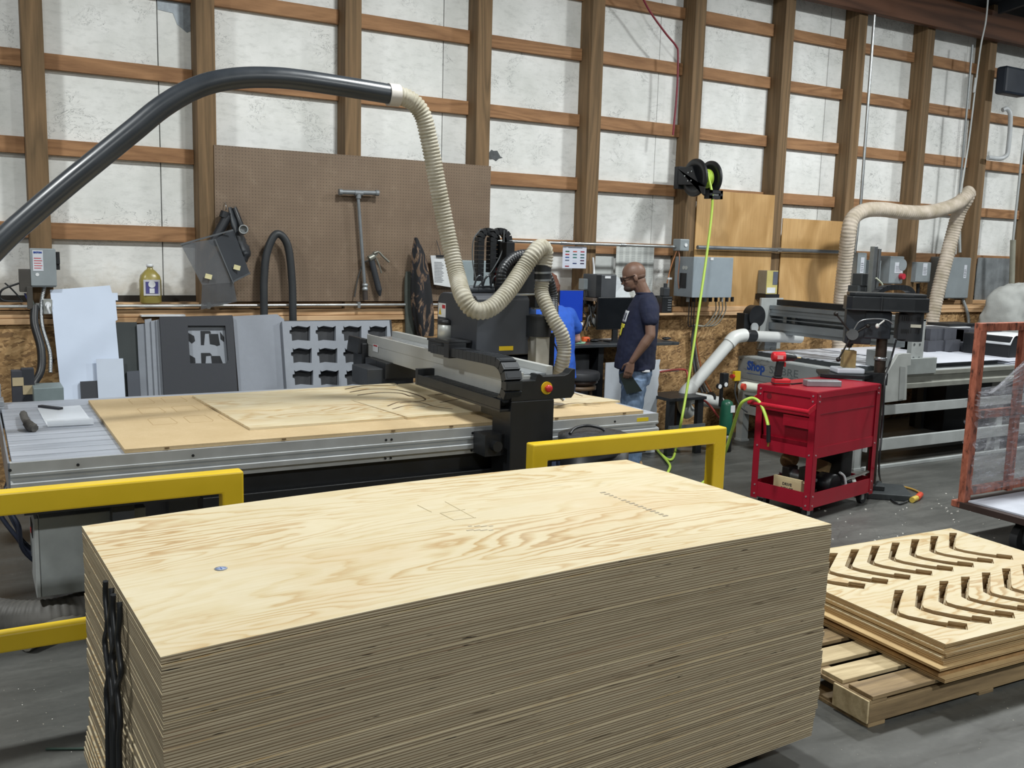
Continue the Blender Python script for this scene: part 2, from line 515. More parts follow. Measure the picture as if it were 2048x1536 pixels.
BLACK = M('1b1d20', .42, 0, .15)
BLACKM = M('24262a', .5, .3, .15)
RUBBER = M('202123', .75)
DKGREY = M('35383c', .45, 0, .1)
GREYF = M('8d929a', .8, 0, .06, 20, .2)       # light grey foam
DGREYF = M('3a3c41', .85, 0, .08, 20, .25)    # dark grey foam
STEEL = M('a9adb0', .32, .9, .1, 10)
ALU = M('b9bcbd', .38, .45, .06, 8)
CONDUIT = M('b3b7b8', .35, .85, .08)
BOXG = M('8a9296', .45, .1, .08)
WHITE = M('dadde0', .5)
YEL = M('d9b825', .32, 0, .05, 4, 0, Specular_IOR_Level=.55)
RED = M('97162a', .33, 0, .06, 4)
SSG = M('a6aaa9', .45, .1, .10, 5)
SKIN1 = M('8c6350', .5, 0, .1, 12)
SKIN2 = M('c79a8b', .5, 0, .06, 12)

# ------------------------------------------------------------------ the building
BX0, BX1 = -4.0, 19.0
fl = MB(); fl.box((-6, -5, -.12), (BX1+1, 8.0, 0))
obj('floor', fl, concrete(), kind='structure', label='worn grey concrete floor with dust and hairline cracks')
FRONT = 7.67; BACKW = 7.87
m = MB()
seams = [-3.48, -1.07, 1.334, 3.742, 6.150, 8.55, 10.99, 13.4, 15.8, 18.2]
for i in range(len(seams)-1):
    m.box((seams[i]+.004, BACKW, 1.43), (seams[i+1]-.004, BACKW+.04, 5.4))
wb = obj('wall_back', m, INSUL, kind='structure', label='white insulation board back wall between wooden posts')
m = MB(); m.box((-3.5, BACKW+.05, 0), (18.2, BACKW+.09, 5.4))
obj('backing', m, M('26282a', .8), wb)
# ragged holes in the board (dark and foil), built as shallow recess patches
def patch(cx, cz, pts, mat, y=BACKW-.004):
    mm = MB(); mm.plate([(cx+a, y, cz+b) for a, b in pts], (0, .003, 0)); return mm
FOIL = M('8f979e', .45, .3, .3, 14)
p0 = [(-.17, .25), (.12, .27), (.17, .12), (.13, -.02), (.05, -.06), (-.02, -.01), (-.05, .07), (-.16, .08)]
obj('torn_patch', patch(1.50, 3.585, p0, 0), FOIL, wb)
p1 = [(-.07, .02), (-.04, .055), (-.02, .045), (.02, .05), (.04, .02), (.055, .0), (.08, -.01), (.04, -.02), (.01, -.045), (-.02, -.03), (-.06, -.035)]
obj('torn_patch', patch(4.29, 2.79, p1, 0), M('4f5356', .6, 0, .4, 30), wb)
p2 = [(-.1, .06), (-.03, .1), (.1, .12), (.12, .02), (.05, -.03), (-.02, .01), (-.04, -.05), (-.07, .03)]
# lower wall: osb wainscot
m = MB()
for i in range(len(seams)-1):
    m.box((seams[i]+.003, FRONT-.013, 0), (seams[i+1]-.003, FRONT-.001, 1.30))
obj('osb_panel', m, OSB, wb)
m = MB(); m.box((-4, FRONT+.031, 0), (18.2, BACKW, 1.36)); obj('backing', m, M('2d2823', .8), wb)
# osb behind the right-hand boxes
m = MB()
m.box((9.0, BACKW-.03, 1.31), (9.95, BACKW-.012, 1.99)); m.box((10.2, BACKW-.03, 1.31), (11.15, BACKW-.012, 1.99))
obj('osb_panel', m, OSB, wb)

POSTS = [-3.17, -1.95, -.745, .465, 1.648, 2.832, 4.052, 5.257, 6.492, 7.722, 8.845, 10.02, 11.215, 12.42, 13.62, 14.83, 16.0, 17.2]
k = 0
for px in POSTS:
    k += 1
    m = MB(); hw = .07
    m.box((px-hw, FRONT, 0 if px not in (10.02,) else 0), (px+hw, BACKW-.001, 5.2))
    obj('trim_%d' % k, m, WOODZ, kind='structure', bevel=.004, label='weathered vertical wooden wall post')
GZ = [1.98, 2.585, 3.19, 3.80, 4.35]
ply_zone = lambda x, z: False
for gi, z in enumerate(GZ):
    for i in range(len(POSTS)-1):
        a, b = POSTS[i]+.07, POSTS[i+1]-.07
        k += 1
        m = MB(); m.box((a+.001, BACKW-.045, z-.058+random.uniform(-.004, .004)), (b-.001, BACKW-.001, z+.058+random.uniform(-.006, .006)))
        obj('trim_%d' % k, m, WOODX, kind='structure', bevel=.003, label='orange-brown horizontal girt between wall posts')
# ledge boards above the osb
for (x0, x1, z0, z1, y) in ((-4, 18.2, 1.30, 1.345, FRONT-.012), (-4, 18.2, 1.345, 1.40, FRONT+.0), (-4, 18.2, 1.40, 1.45, FRONT+.06)):
    k += 1
    m = MB()
    if z0 > 1.39:
        for i in range(len(POSTS)-1): m.box((POSTS[i]+.071, y, z0), (POSTS[i+1]-.071, BACKW-.001, z1))
        obj('trim_%d' % k, m, LUMB, kind='structure', bevel=.003, label='fresh lumber ledge along top of wainscot')
    else:
        m.box((x0, y-.03, z0+.002), (x1, FRONT-.001, z1-.002))
        obj('trim_%d' % k, m, LUMB, kind='structure', bevel=.003, label='fresh lumber rail along top of wainscot')
# dark gap strip under the pegboard
k += 1
m = MB()
for i in range(len(POSTS)-1): m.box((POSTS[i]+.072, BACKW-.02, 1.451), (POSTS[i+1]-.072, BACKW-.002, 1.50))
obj('trim_%d' % k, m, M('2a2724', .8), kind='structure')
# header beam and roof
k += 1
m = MB(); m.box((5.6, FRONT-.10, 4.66), (18.2, FRONT-.001, 4.99))
obj('trim_%d' % k, m, wood('header_beam', '4e3324', '6b4834', 'X', .8, .7, True, 20), kind='structure', bevel=.004, label='brown header beam under the roof')
m = MB(); m.hexa([(-6, -5, 6.6), (BX1+1, -5, 6.6), (BX1+1, 8.0, 5.06), (-6, 8.0, 5.06), (-6, -5, 6.7), (BX1+1, -5, 6.7), (BX1+1, 8.0, 5.2), (-6, 8.0, 5.2)])
obj('ceiling', m, M('2c3138', .6, .2, .2), kind='structure', label='dark metal roof deck')
for i in range(8):
    k += 1
    x = 6.2+i*1.6
    m = MB(); m.bar((x, 7.5, 5.0), (x, 0, 5.9), .05, .14)
    obj('trim_%d' % k, m, M('3b4046', .5, .5), kind='structure', label='dark steel roof purlin')
m = MB(); m.box((BX1, -5, 0), (BX1+.1, 8, 6.6)); obj('wall_right', m, M('75797b', .7), kind='structure', label='far end wall')
m = MB(); m.box((-6.1, -5, 0), (-6, 8, 6.6)); obj('wall_left', m, M('9a9d9e', .7), kind='structure', label='near end wall')
m = MB(); m.box((-6, -5.1, 0), (BX1+1, -5, 6.6)); obj('wall_front', m, M('6b6e70', .7), kind='structure', label='wall behind the camera')

# ------------------------------------------------------------------ pegboard and mounted plywood
m = MB(); m.box((1.695, FRONT-.012, 1.462), (4.135, FRONT-.004, 2.675))
obj('pegboard', m, pegmat(), label='large brown perforated pegboard screwed to the wall posts', cat='pegboard')
BIRCH = birch()
for (x0, x1, z0, z1, lb) in ((6.56, 7.655, 1.37, 2.60, 'birch plywood backer panel behind the big grey control box'),
                             (7.795, 8.83, 1.37, 2.36, 'birch plywood backer panel behind the small yellow drive unit')):
    m = MB(); m.box((x0, FRONT-.016, z0), (x1-.004, FRONT-.004, z1))
    obj('backer_board', m, BIRCH, label=lb, cat='plywood panel', group='plywood backer panels on the wall')
# ------------------------------------------------------------------ plywood stack in the foreground
ST = Vector((.359, 2.281, 0)); SA = .0465
SE = Vector((math.cos(SA), math.sin(SA), 0)); SN = Vector((-math.sin(SA), math.cos(SA), 0))
NS = 46; Z0 = .085; ZT = .9385
pitch = (ZT-Z0-.004)/NS
rj = random.Random(3)
cx, cy = 0, 0
jx = jy = 0
def sheet_mesh(L, Wd, th, bow, rim=False):
    b = MB(); nx, ny = 16, 4
    def P(i, j, z):
        u = i/nx*2-1; w = j/ny*2-1
        return (u*L/2, w*Wd/2, z + bow*(1-u*u) - bow*.15*w*w)
    top = [P(i, j, th) for j in range(ny+1) for i in range(nx+1)]
    bot = [P(i, j, 0) for j in range(ny+1) for i in range(nx+1)]
    q = nx+1; n = len(top)
    b.cur = 0
    b.add(top+bot, [(j*q+i, j*q+i+1, (j+1)*q+i+1, (j+1)*q+i) for j in range(ny) for i in range(nx)])
    fs = [(n+(j+1)*q+i, n+(j+1)*q+i+1, n+j*q+i+1, n+j*q+i) for j in range(ny) for i in range(nx)]
    b.add(top+bot, fs)
    b.cur = 1
    fs = []
    for i in range(nx):
        fs.append((n+i, n+i+1, i+1, i)); a = ny*q+i; fs.append((a, a+1, n+a+1, n+a))
    for j in range(ny):
        fs.append((j*q, (j+1)*q, n+(j+1)*q, n+j*q)); a = j*q+nx; fs.append((n+a, n+a+q, a+q, a))
    b.add(top+bot, fs)
    return b
for i in range(NS):
    if i % 6 == 0: jx = rj.uniform(-.005, .005); jy = rj.uniform(-.003, .003)
    dx = jx + rj.uniform(-.0025, .0025); dy = jy+rj.uniform(-.002, .002)
    if i == NS-1: dx = dy = 0
    if i in (NS-2, NS-3, NS-4): dx *= .4
    if i < 8: dx -= .0022*(8-i)
    bow = .020*i/NS
    mb = sheet_mesh(2.44, 1.22, pitch-((.0006 if i % 9 else .003) if i < NS-1 else 0), bow)
    me = None
    c = ST + SE*(1.22+dx) + SN*(.61+dy)
    z = Z0+i*pitch
    if i == NS-1: z += .004
    tfm = Matrix.Translation((c.x, c.y, z)) @ Matrix.Rotation(SA+rj.uniform(-.001, .001) if i < NS-1 else SA, 4, 'Z')
    mb.v = [tuple(v) for v in mb.v]
    me = bpy.data.meshes.new('plywood_sheet'); me.from_pydata(mb.v, [], mb.f)
    me.materials.append(PINE); me.materials.append(PEDGE)
    me.polygons.foreach_set('material_index', mb.mi)
    at = me.attributes.new('plyz', 'FLOAT', 'POINT'); nn = len(mb.v)//6; at.data.foreach_set('value', ([1.0]*nn+[0.0]*nn)*3)
    o = bpy.data.objects.new('plywood_sheet', me); COL.objects.link(o); o.matrix_world = tfm
    if i == NS-1: lb = 'top pine plywood sheet of the tall foreground stack, grain face up'
    elif i == NS-2: lb = 'second plywood sheet from the top of the foreground stack, dark gap above it'
    elif i == 1: lb = 'second plywood sheet from the bottom of the tall foreground stack'
    elif i == 0: lb = 'bottom plywood sheet of the tall foreground stack'
    else: lb = 'plywood sheet inside the tall foreground stack, only its edges showing'
    tag(o, lb, 'plywood sheet', 'plywood sheets in the foreground stack')
def topz(p):
    u = ((p-ST).dot(SE)-1.22)/1.22; w = ((p-ST).dot(SN)-.61)/.61
    return ZT+.0005+.020*(NS-1)/NS*(1-u*u)-.003*w*w
TOPSH = [o_ for o_ in bpy.data.objects if o_.get('label', '').startswith('top pine plywood sheet of')][0]
def on_top(px, py):
    p = W(px, py, Z=ZT+.015)
    for _ in range(3): p = W(px, py, Z=topz(Vector((p.x, p.y, 0))))
    return p
PENC = M('b0a17f', .8)
for a_, b_ in (((835, 1010), (863, 1024)), ((890, 1003), (950, 1036)), ((880, 1026), (908, 1040)), ((908, 1040), (952, 1035)), ((880, 1026), (930, 1019))):
    m = MB(); m.bar(on_top(*a_), on_top(*b_), .003, .0006); obj('pencil_line', m, PENC, TOPSH)
rs = random.Random(6)
for k_ in range(16):
    x, y = 1206+k_*8.3, 985+k_*3.1
    p = on_top(x, y); m = MB(); m.cbox(p+Vector((0, 0, .0004)), (rs.uniform(.008, .03), .010, .0006), (0, 0, SA)); obj('ink_stamp', m, M('9a8f7c', .8), TOPSH)
for k_ in range(8):
    p = on_top(940+k_ % 4*14, 1052+k_//4*8); m = MB(); m.cbox(p+Vector((0, 0, .0004)), (rs.uniform(.01, .03), .008, .0006), (0, 0, SA)); obj('ink_stamp', m, M('b9ad95', .8), TOPSH)
m = MB(); p = on_top(442, 1137); m.tf = Matrix.Translation(p+Vector((0, 0, .0004))); m.lathe([(.001, 0), (.020, 0), (.001, .0004)], (0, 0, 0), 10); obj('ink_mark', m, M('b3bccd', .7), TOPSH)
m = MB(); m.bar(p+Vector((-.014, 0, .001)), p+Vector((.014, 0, .001)), .004, .0006); m.bar(p+Vector((0, -.009, .001)), p+Vector((0, .009, .001)), .004, .0006); obj('blue_cross', m, M('5570ad', .7), TOPSH)
# bearers, with the shade under the stack put into their dark colour
for t_ in (.25, 1.22, 2.19):
    m = MB(); a = ST+SE*t_+SN*.10+Vector((0, 0, .0425)); b = ST+SE*t_+SN*1.19+Vector((0, 0, .0425))
    m.bar(a, b, .09, .083)
    obj('timber_bearer', m, M('3a332b', .8, 0, .2, 20), label='timber bearer carrying the plywood stack, colour darkened for the shade there, '+{.25: 'left end', 1.22: 'middle', 2.19: 'right end'}[t_], cat='timber', group='bearers under the plywood stack')
# black twisted strap on the left end
t = thing('plastic_strap', 'black twisted plastic netting strap hanging down the left end of the plywood stack', 'strap', tuple(ST+SN*.62))
for sidx in range(4):
    pts = []
    for j in range(40):
        zz = ZT-.010-j*(ZT-.045)/39
        y0 = .44 + sidx*.062 - j/39*.03
        amp = .030*math.exp(-((j-9)/7)**2)
        y = y0*1.0 + amp*math.sin((j-3)*.9+math.pi*(sidx % 2)) - .02*(j/39)*sidx
        pts.append(ST + SN*y - SE*(.016 + (.004 if sidx % 2 else 0)+(.03*(j/39))) + Vector((0, 0, zz)))
    m = MB(); m.tube(spline(pts, 2), .0085, 6)
    obj('strand', m, BLACK, t)

# ------------------------------------------------------------------ yellow guard rails
def rail(name, x0, x1, y, label, zt=1.0, zl=.46):
    t = thing(name, label, 'guard rail', ((x0+x1)/2, y, 0), group='yellow guard rails')
    s = .088
    m = MB(); m.prism([(x0, .012), (x0, zt), (x1, zt), (x1, .012), (x1-s, .012), (x1-s, zt-s), (x0+s, zt-s), (x0+s, .012)], (0, y-.035, 0), (1, 0, 0), (0, 0, 1), (0, .07, 0)); obj('frame', m, YEL, t, .008)
    m = MB(); m.box((x0+s+.001, y-.03, zl-.075), (x1-s-.001, y+.03, zl)); obj('lower_rail', m, YEL, t, .008)
    for xx in (x0, x1-s):
        m = MB(); m.box((xx-.05, y-.08, 0), (xx+s+.05, y+.08, .011))
        fp = obj('foot_plate', m, YEL, t)
        for a in (-.03, s+.03):
            for b in (-.055, .055):
                m = MB(); m.cyl((xx+a, y+b, .0115), (xx+a, y+b, .03), .012, n=6); obj('anchor_bolt', m, STEEL, fp)
rail('guard_rail', -1.3, .945, 3.86, 'yellow square-tube guard rail at far left, in front of the router table')
rail('guard_rail', 2.335, 3.58, 3.86, 'yellow square-tube guard rail in the middle, behind the plywood stack')

# ------------------------------------------------------------------ pallet with cut sheets
px0, py0 = 3.165, 2.44; PXL = 2.15; PYL = 1.15
t = thing('wooden_pallet', 'low wooden pallet carrying the cut plywood sheets', 'pallet', (px0+PXL/2, py0+PYL/2, 0), -.04)
PT = Matrix.Translation((px0, py0, 0)) @ Matrix.Rotation(-.04, 4, 'Z')
for yy in (0, .56, 1.11):
    m = MB(PT); m.box((0, yy, .018), (PXL, yy+.04, .102)); obj('stringer', m, PALD, t, .003)
for i in range(7):
    yy = -.005+i*.165
    w = .12 if i else .13
    # deck boards run along the length
    m = MB(PT); m.box((.0+random.uniform(-.004, .01), yy, .122), (PXL, yy+w, .14)); obj('deck_board', m, PALW if i in (1, 2, 4) else PALD, t, .002)
for xx in (0, .7, 1.4, 2.05):
    m = MB(PT); m.box((xx, 0, .103), (xx+.1, PYL+.0, .1215)); obj('cross_board', m, PALD, t, .002)
    m = MB(PT); m.box((xx, 0.0, 0), (xx+.1, PYL+.0, .0175)); obj('bottom_board', m, PALD, t, .002)
for xx in (0,):
    m = MB(PT); m.box((xx-.012, 0.0, .02), (xx-.001, .19, .12)); obj('end_block', m, PALW, t, .002)

# cut sheets: top one with boomerang cut-outs
SX0, SY0, SL, SW = 3.58, 2.405, 1.58, 1.20
ST0 = Matrix.Translation((SX0, SY0, 0)) @ Matrix.Rotation(-.04, 4, 'Z')
pieces = []
NCUT = 7
zz = .141
# lower whole sheets, each shifted a little
low = [(-.025, -.03, .018), (-.03, .0, .018), (.0, .012, .018), (-.05, -.02, .012), (-.01, -.004, .019)]
for i, (ax, ay, th) in enumerate(low):
    m = MB(ST0)
    m.box((ax, ay, zz), (SL+ax, SW+ay, zz+th-.001))
    names = ['bottom plywood sheet on the low pallet', 'second plywood sheet from the bottom on the low pallet', 'middle plywood sheet on the low pallet', 'thin plywood sheet on the low pallet', 'whole plywood sheet just under the cut-out sheets on the pallet']
    obj('plywood_sheet', m, CEDGE if i != 1 else M('9d7c52', .7, 0, .2, 30), label=names[i], cat='plywood sheet', group='plywood sheets on the low pallet')
    zz += th
ZC = zz; ZCT = .302
# cut-out outline: chevron slot (long leg toward back, short leg toward the right) with a square foot
def cut(ox, oy):
    P = [(0, 0), (.042, -.020), (-.208, -.200), (-.230, -.226), (-.222, -.268), (-.175, -.345), (-.125, -.402), (-.10, -.388), (-.048, -.445), (-.112, -.498), (-.150, -.465), (-.165, -.455), (-.215, -.385), (-.262, -.305), (-.276, -.25), (-.262, -.200)]
    return [(ox+a, oy+b) for a, b in P]
cuts = []
for row, (oy, ox0, n) in enumerate(((1.135, .325, 8), (.566, .345, 8))):
    for i in range(n):
        ox = ox0+i*.1655
        if ox+.06 < SL: cuts.append(cut(ox, oy))
import bmesh
def cut_sheet(z0, z1, top):
    # triangulated plate with holes
    from mathutils.geometry import tessellate_polygon
    outer = [(0, 0), (SL, 0), (SL, SW), (0, SW)]
    loops = [[Vector((x, y, 0)) for x, y in outer]] + [[Vector((x, y, 0)) for x, y in c] for c in cuts]
    tris = tessellate_polygon(loops)
    flat = [p for l in loops for p in l]
    m = MB(ST0); n = len(flat)
    vt = [(p.x, p.y, z1) for p in flat]; vb = [(p.x, p.y, z0) for p in flat]
    def up(tri, fl):
        a, b, c = [flat[i] for i in tri]
        ccw = (b-a).cross(c-a).z > 0
        return tuple(tri) if ccw != fl else tuple(reversed(tri))
    m.cur = 0; m.add(vt, [up(t_, False) for t_ in tris]); m.add(vb, [up(t_, True) for t_ in tris])
    m.cur = 1
    o = 0
    for l in loops:
        k_ = len(l)
        ar = sum(l[i].x*l[(i+1) % k_].y-l[(i+1) % k_].x*l[i].y for i in range(k_))
        sgn = 1
        for i in range(k_):
            a, b = o+i, o+(i+1) % k_
            q = [(flat[a].x, flat[a].y, z0), (flat[b].x, flat[b].y, z0), (flat[b].x, flat[b].y, z1), (flat[a].x, flat[a].y, z1)]
            m.add(q, [(0, 1, 2, 3)])
        o += k_
    return m
nst = 5
CE = M('a38a62', .75, 0, .3, 40)
for i in range(nst):
    z0 = ZC+(ZCT-ZC)*i/nst; z1 = ZC+(ZCT-ZC)*(i+1)/nst-.001
    lb = ['lowest cut-out plywood sheet on the pallet', 'second lowest cut-out plywood sheet on the pallet', 'middle cut-out plywood sheet on the pallet', 'cut-out plywood sheet just below the top one on the pallet', 'top pine plywood sheet on the pallet with two rows of boomerang cut-outs'][i]
    ST0 = Matrix.Translation((SX0+[-.012, .006, -.006, .004, 0][i], SY0+[.006, -.004, .006, .008, 0][i], 0)) @ Matrix.Rotation(-.04, 4, 'Z')
    obj('cut_plywood_sheet', cut_sheet(z0, z1, i == nst-1), [PINE, CEDGE], label=lb, cat='plywood sheet', group='cut plywood sheets on the pallet')
# ------------------------------------------------------------------ gantry router with its table
TX0, TX1, TY0, TY1, TZ = .12, 3.77, 4.66, 6.42, .93
t = thing('gantry_router', 'long black and aluminium gantry router with slatted table behind the yellow rails', 'router machine', ((TX0+TX1)/2, (TY0+TY1)/2, 0))
def slats():
    a = NT('slotted_aluminium_bed')
    v = a.coord()
    x, y, z = a.sep(v)
    n = a.noise(a.coord((.3, 3, 1)), 5, 5, .6)
    c = a.ramp(n, [(.3, srgb('9aa0aa')), (.7, srgb('b9bec8'))])
    a.col(c)
    return a.pr(a.ramp(n, [(.3, .38), (.7, .55)]), .35)
SLAT = slats()
nsl = 14; sw = (TY1-TY0-.02)/nsl
m = MB()
for i in range(nsl):
    m.box((TX0+.01, TY0+.01+i*sw+.004, TZ-.03), (TX1-.01, TY0+.01+(i+1)*sw-.003, TZ))
obj('table_top', m, SLAT, t)
m = MB(); m.box((TX0+.02, TY0+.02, TZ-.06), (TX1-.02, TY1-.02, TZ-.0305)); obj('table_core', m, BLACK, t)
# front side rail profile (stepped extrusion)
prof = [(0, .0), (0, -.05), (-.006, -.052), (-.006, -.062), (.012, -.075), (.012, -.085), (-.012, -.095), (-.012, -.118), (.01, -.122), (.01, -.15), (.04, -.15), (.04, 0)]
for s_, yy in ((1, TY0), (-1, TY1)):
    m = MB(); m.prism([(a*s_, b) for a, b in prof], (TX0, yy, TZ-.001), (0, 1, 0), (0, 0, 1), (TX1-TX0, 0, 0))
    r = obj('side_rail', m, ALU, t)
    if s_ == 1:
        for px, py in ((20, 940), (156, 930), (386, 912), (772, 878), (783, 876), (945, 862), (1230, 838)):
            p = W(px, py, Y=TY0-.0005); m = MB(); m.cyl((p.x, TY0-.003, TZ-.032), (p.x, TY0+.004, TZ-.032), .007, n=10)
            obj('bolt', m, BLACK, r); m = MB(); m.cyl((p.x, TY0+.002, TZ-.135), (p.x, TY0+.012, TZ-.135), .006, n=10); obj('bolt', m, BLACK, r)
for x in (TX0, TX1-.008):
    m = MB(); m.box((x-.008 if x == TX0 else x, TY0+.012, TZ-.18), (x if x == TX0 else x+.008, TY1, TZ-.002)); obj('end_plate', m, M('8b929c', .4, .5), t)
# yellow caution sticker at right end
p = W(1285, 830, Y=TY0)
m = MB(); m.box((3.60, TY0-.002, TZ-.045), (3.69, TY0-.0005, TZ-.022)); obj('caution_sticker', m, M('d8c01e', .5), t, label='yellow caution sticker')
# underframe
m = MB()
m.box((TX0+.05, TY0+.05, TZ-.26), (TX1-.05, TY0+.15, TZ-.151)); m.box((TX0+.05, TY1-.15, TZ-.26), (TX1-.05, TY1-.05, TZ-.151))
for x in (.3, 1.45, 2.6, 3.5): m.box((x, TY0+.15, TZ-.25), (x+.1, TY1-.15, TZ-.16))
obj('base_frame', m, BLACK, t)
for x in (.55, 1.62, 3.45):
    for y in (TY0+.12, TY1-.22):
        m = MB(); m.box((x, y, 0.02), (x+.1, y+.1, TZ-.26)); m.box((x-.03, y-.03, 0), (x+.13, y+.13, .02)); obj('leg', m, DKGREY, t)
# lower cable tray along the front, below the table
m = MB(); m.box((.95, TY0+.0, .60), (2.9, TY0+.13, .68)); obj('cable_tray', m, BLACK, t, .004)
m = MB()
rr = random.Random(5)
for i in range(9):
    x = 1.62+i*.085; m.tube(spline([(x, TY0-.01, .62), (x+.01, TY0-.03, .54), (x+.035, TY0-.02, .50), (x+.05, TY0, .55), (x+.05, TY0+.01, .62)], 5), .006, 6)
obj('cable', m, M('2a2b2d', .5), t)

# gantry -------------------------------------------------------------
LX0, LX1, LY0, LY1 = 2.56, 2.84, 4.44, 4.655
for (y0, y1) in ((LY0, LY1), (TY1+.01, TY1+.24)):
    m = MB(); m.box((LX0, y0, .30), (LX1, y1, 1.105)); m.box((LX0+.001, y0+.002 if y0 < 5 else y1-.40, .985), (LX1-.001, y0+.36 if y0 < 5 else y1, 1.104))
    obj('gantry_leg', m, BLACK, t, .006)
    m = MB(); m.box((LX0-.02, y0+.02, .28), (LX1+.04, y1+.02, .34)) ; obj('gantry_foot', m, BLACK, t)
m = MB(); m.box((LX0-.12, LY0+.07, TZ-.14), (LX0-.001, LY1-.005, TZ-.02)); m.cyl((LX0-.06, LY0+.03, TZ-.08), (LX0-.06, LY0+.07, TZ-.08), .03); obj('rail_bearing', m, BLACK, t)
GX0, GX1 = 2.62, 2.86
GZ0, GZ1 = 1.10, 1.265
yb = W(735, 690, X=GX0).y
yf = 4.50
m = MB()
m.box((GX0, yf, GZ0), (GX1, yb, GZ1-.03)); m.box((GX0-.004, yf, GZ1-.075), (GX0, yb, GZ1-.0)) ; m.box((GX1-.04, yf, GZ1-.03), (GX1, yb, GZ1+.02))
m.box((GX0, yf, GZ1-.03), (GX0+.012, yb, GZ1)); m.box((GX0+.03, yf, GZ1-.03), (GX0+.05, yb, GZ1-.012))
gb = obj('gantry_beam', m, M('bdbeba', .36, .25, .05, 6), t, .001)
m = MB(); m.box((GX0+.052, yf+.01, GZ1-.029), (GX1-.041, yb-.01, GZ1-.020)); obj('beam_cover', m, M('c3c8cc', .25, .7), gb)
m = MB(); p = W(752, 709, X=GX0); m.box((GX0-.006, p.y-.05, 1.15), (GX0-.0045, p.y+.05, 1.205)); st = obj('warning_label', m, WHITE, gb, label='white warning label with red bar')
m = MB(); m.box((GX0-.0075, p.y-.04, 1.19), (GX0-.0062, p.y+.035, 1.2)); obj('red_bar', m, M('b0252c', .5), st)
# rear end of gantry
m = MB(); m.box((GX0-.05, yb-.02, 1.00), (GX1+.03, yb+.18, 1.20)); obj('rear_end_box', m, BLACK, t, .01)
m = MB(); m.box((2.44, 6.30, .93), (2.80, 6.62, 1.06)); obj('rear_cover', m, DKGREY, t, .006)
# front end plate with curved lip + emergency stop
EY = 4.44
m = MB()
poly = [(2.56, 1.105), (2.955, 1.105), (2.975, 1.13), (2.975, 1.27), (2.955, 1.27), (2.93, 1.245), (2.90, 1.235), (2.76, 1.235), (2.74, 1.25), (2.72, 1.25), (2.71, 1.215), (2.56, 1.215)]
m.prism(poly, (0, EY, 0), (1, 0, 0), (0, 0, 1), (0, .07, 0))
fe = obj('front_end_plate', m, BLACK, t, .002)
m = MB(); m.cyl((2.785, EY-.006, 1.17), (2.785, EY, 1.17), .036, n=28); es = obj('stop_collar', m, YEL, fe, label='yellow emergency stop collar')
m = MB(); m.cyl((2.785, EY-.02, 1.17), (2.785, EY-.006, 1.17), .014); m.lathe([(.014, 0), (.021, .004), (.021, .014), (.014, .019), (.001, .02)], (2.785, EY-.018, 1.17), 24, (0, -1, 0)); obj('stop_button', m, M('b3262a', .35), es, label='red stop button')
# tray holding the drag chain
m = MB(); m.box((2.50, 4.46, 1.045), (2.618, 5.56, 1.06)); m.box((2.50, 4.46, 1.06), (2.505, 5.56, 1.115)); m.box((2.50, 5.56, 1.045), (2.618, 5.60, 1.15))
obj('chain_tray', m, BLACK, t, .002)
# drag chain
def chain(name, path, w, h, parent, mat, up=(1, 0, 0), pitchl=.045):
    pts, _ = resample([Vector(p) for p in path], [1]*len(path), pitchl)
    m = MB()
    for i in range(len(pts)-1):
        a, b = pts[i], pts[i+1]
        d = (b-a)
        m.bar(a+d*.02, b-d*.02, h, w, up)
        mid = (a+b)/2
        m.bar(a+d*.25, b-d*.2, h+.004, w-.02, up)
    return obj(name, m, mat, parent, 0)
rad = .098; zc = 1.175+.055; yc = 4.52
path = [(2.56, 5.38, 1.312), (2.56, 4.9, 1.318), (2.56, yc+.02, 1.315)]
path = [(2.565, 5.40, 1.30), (2.565, 4.7, 1.315)]
zt_, zb_ = 1.315, 1.085
rc = (zt_-zb_)/2
for i in range(13):
    a = math.pi/2 + math.pi*i/12
    path.append((2.565, 4.56+rc*math.cos(a)*1.0, (zt_+zb_)/2+rc*math.sin(a)))
path += [(2.565, 4.8, 1.085), (2.565, 5.52, 1.085)]
chain('drag_chain', path, .105, .052, t, M('24272b', .45, 0, .1), (1, 0, 0), .05)
# carriage: motor, block, big cover
my = W(893, 690, X=2.66).y
m = MB(); m.box((2.575, my-.16, 1.262), (2.79, my+.10, 1.335)); m.box((2.575, my-.17, 1.335), (2.82, my+.12, 1.35)); obj('carriage_block', m, BLACK, t, .003)
m = MB(); m.lathe([(.001, 0), (.058, 0), (.058, .09), (.054, .094)], (2.66, my, 1.351), 28); mo = obj('motor', m, M('c9ccc9', .4, .4), t, label='silver motor can')
m = MB(); m.lathe([(.056, 0), (.059, .004), (.059, .028), (.05, .032), (.02, .034), (.02, .038), (.001, .038)], (2.66, my, 1.4455), 28); obj('motor_cap', m, BLACK, mo)
m = MB(); m.box((2.50, my-.36, 1.27), (2.62, my-.29, 1.36)); m.box((2.50, my-.36, 1.36), (2.66, my-.16, 1.375)); obj('chain_bracket', m, BLACK, t, .003)
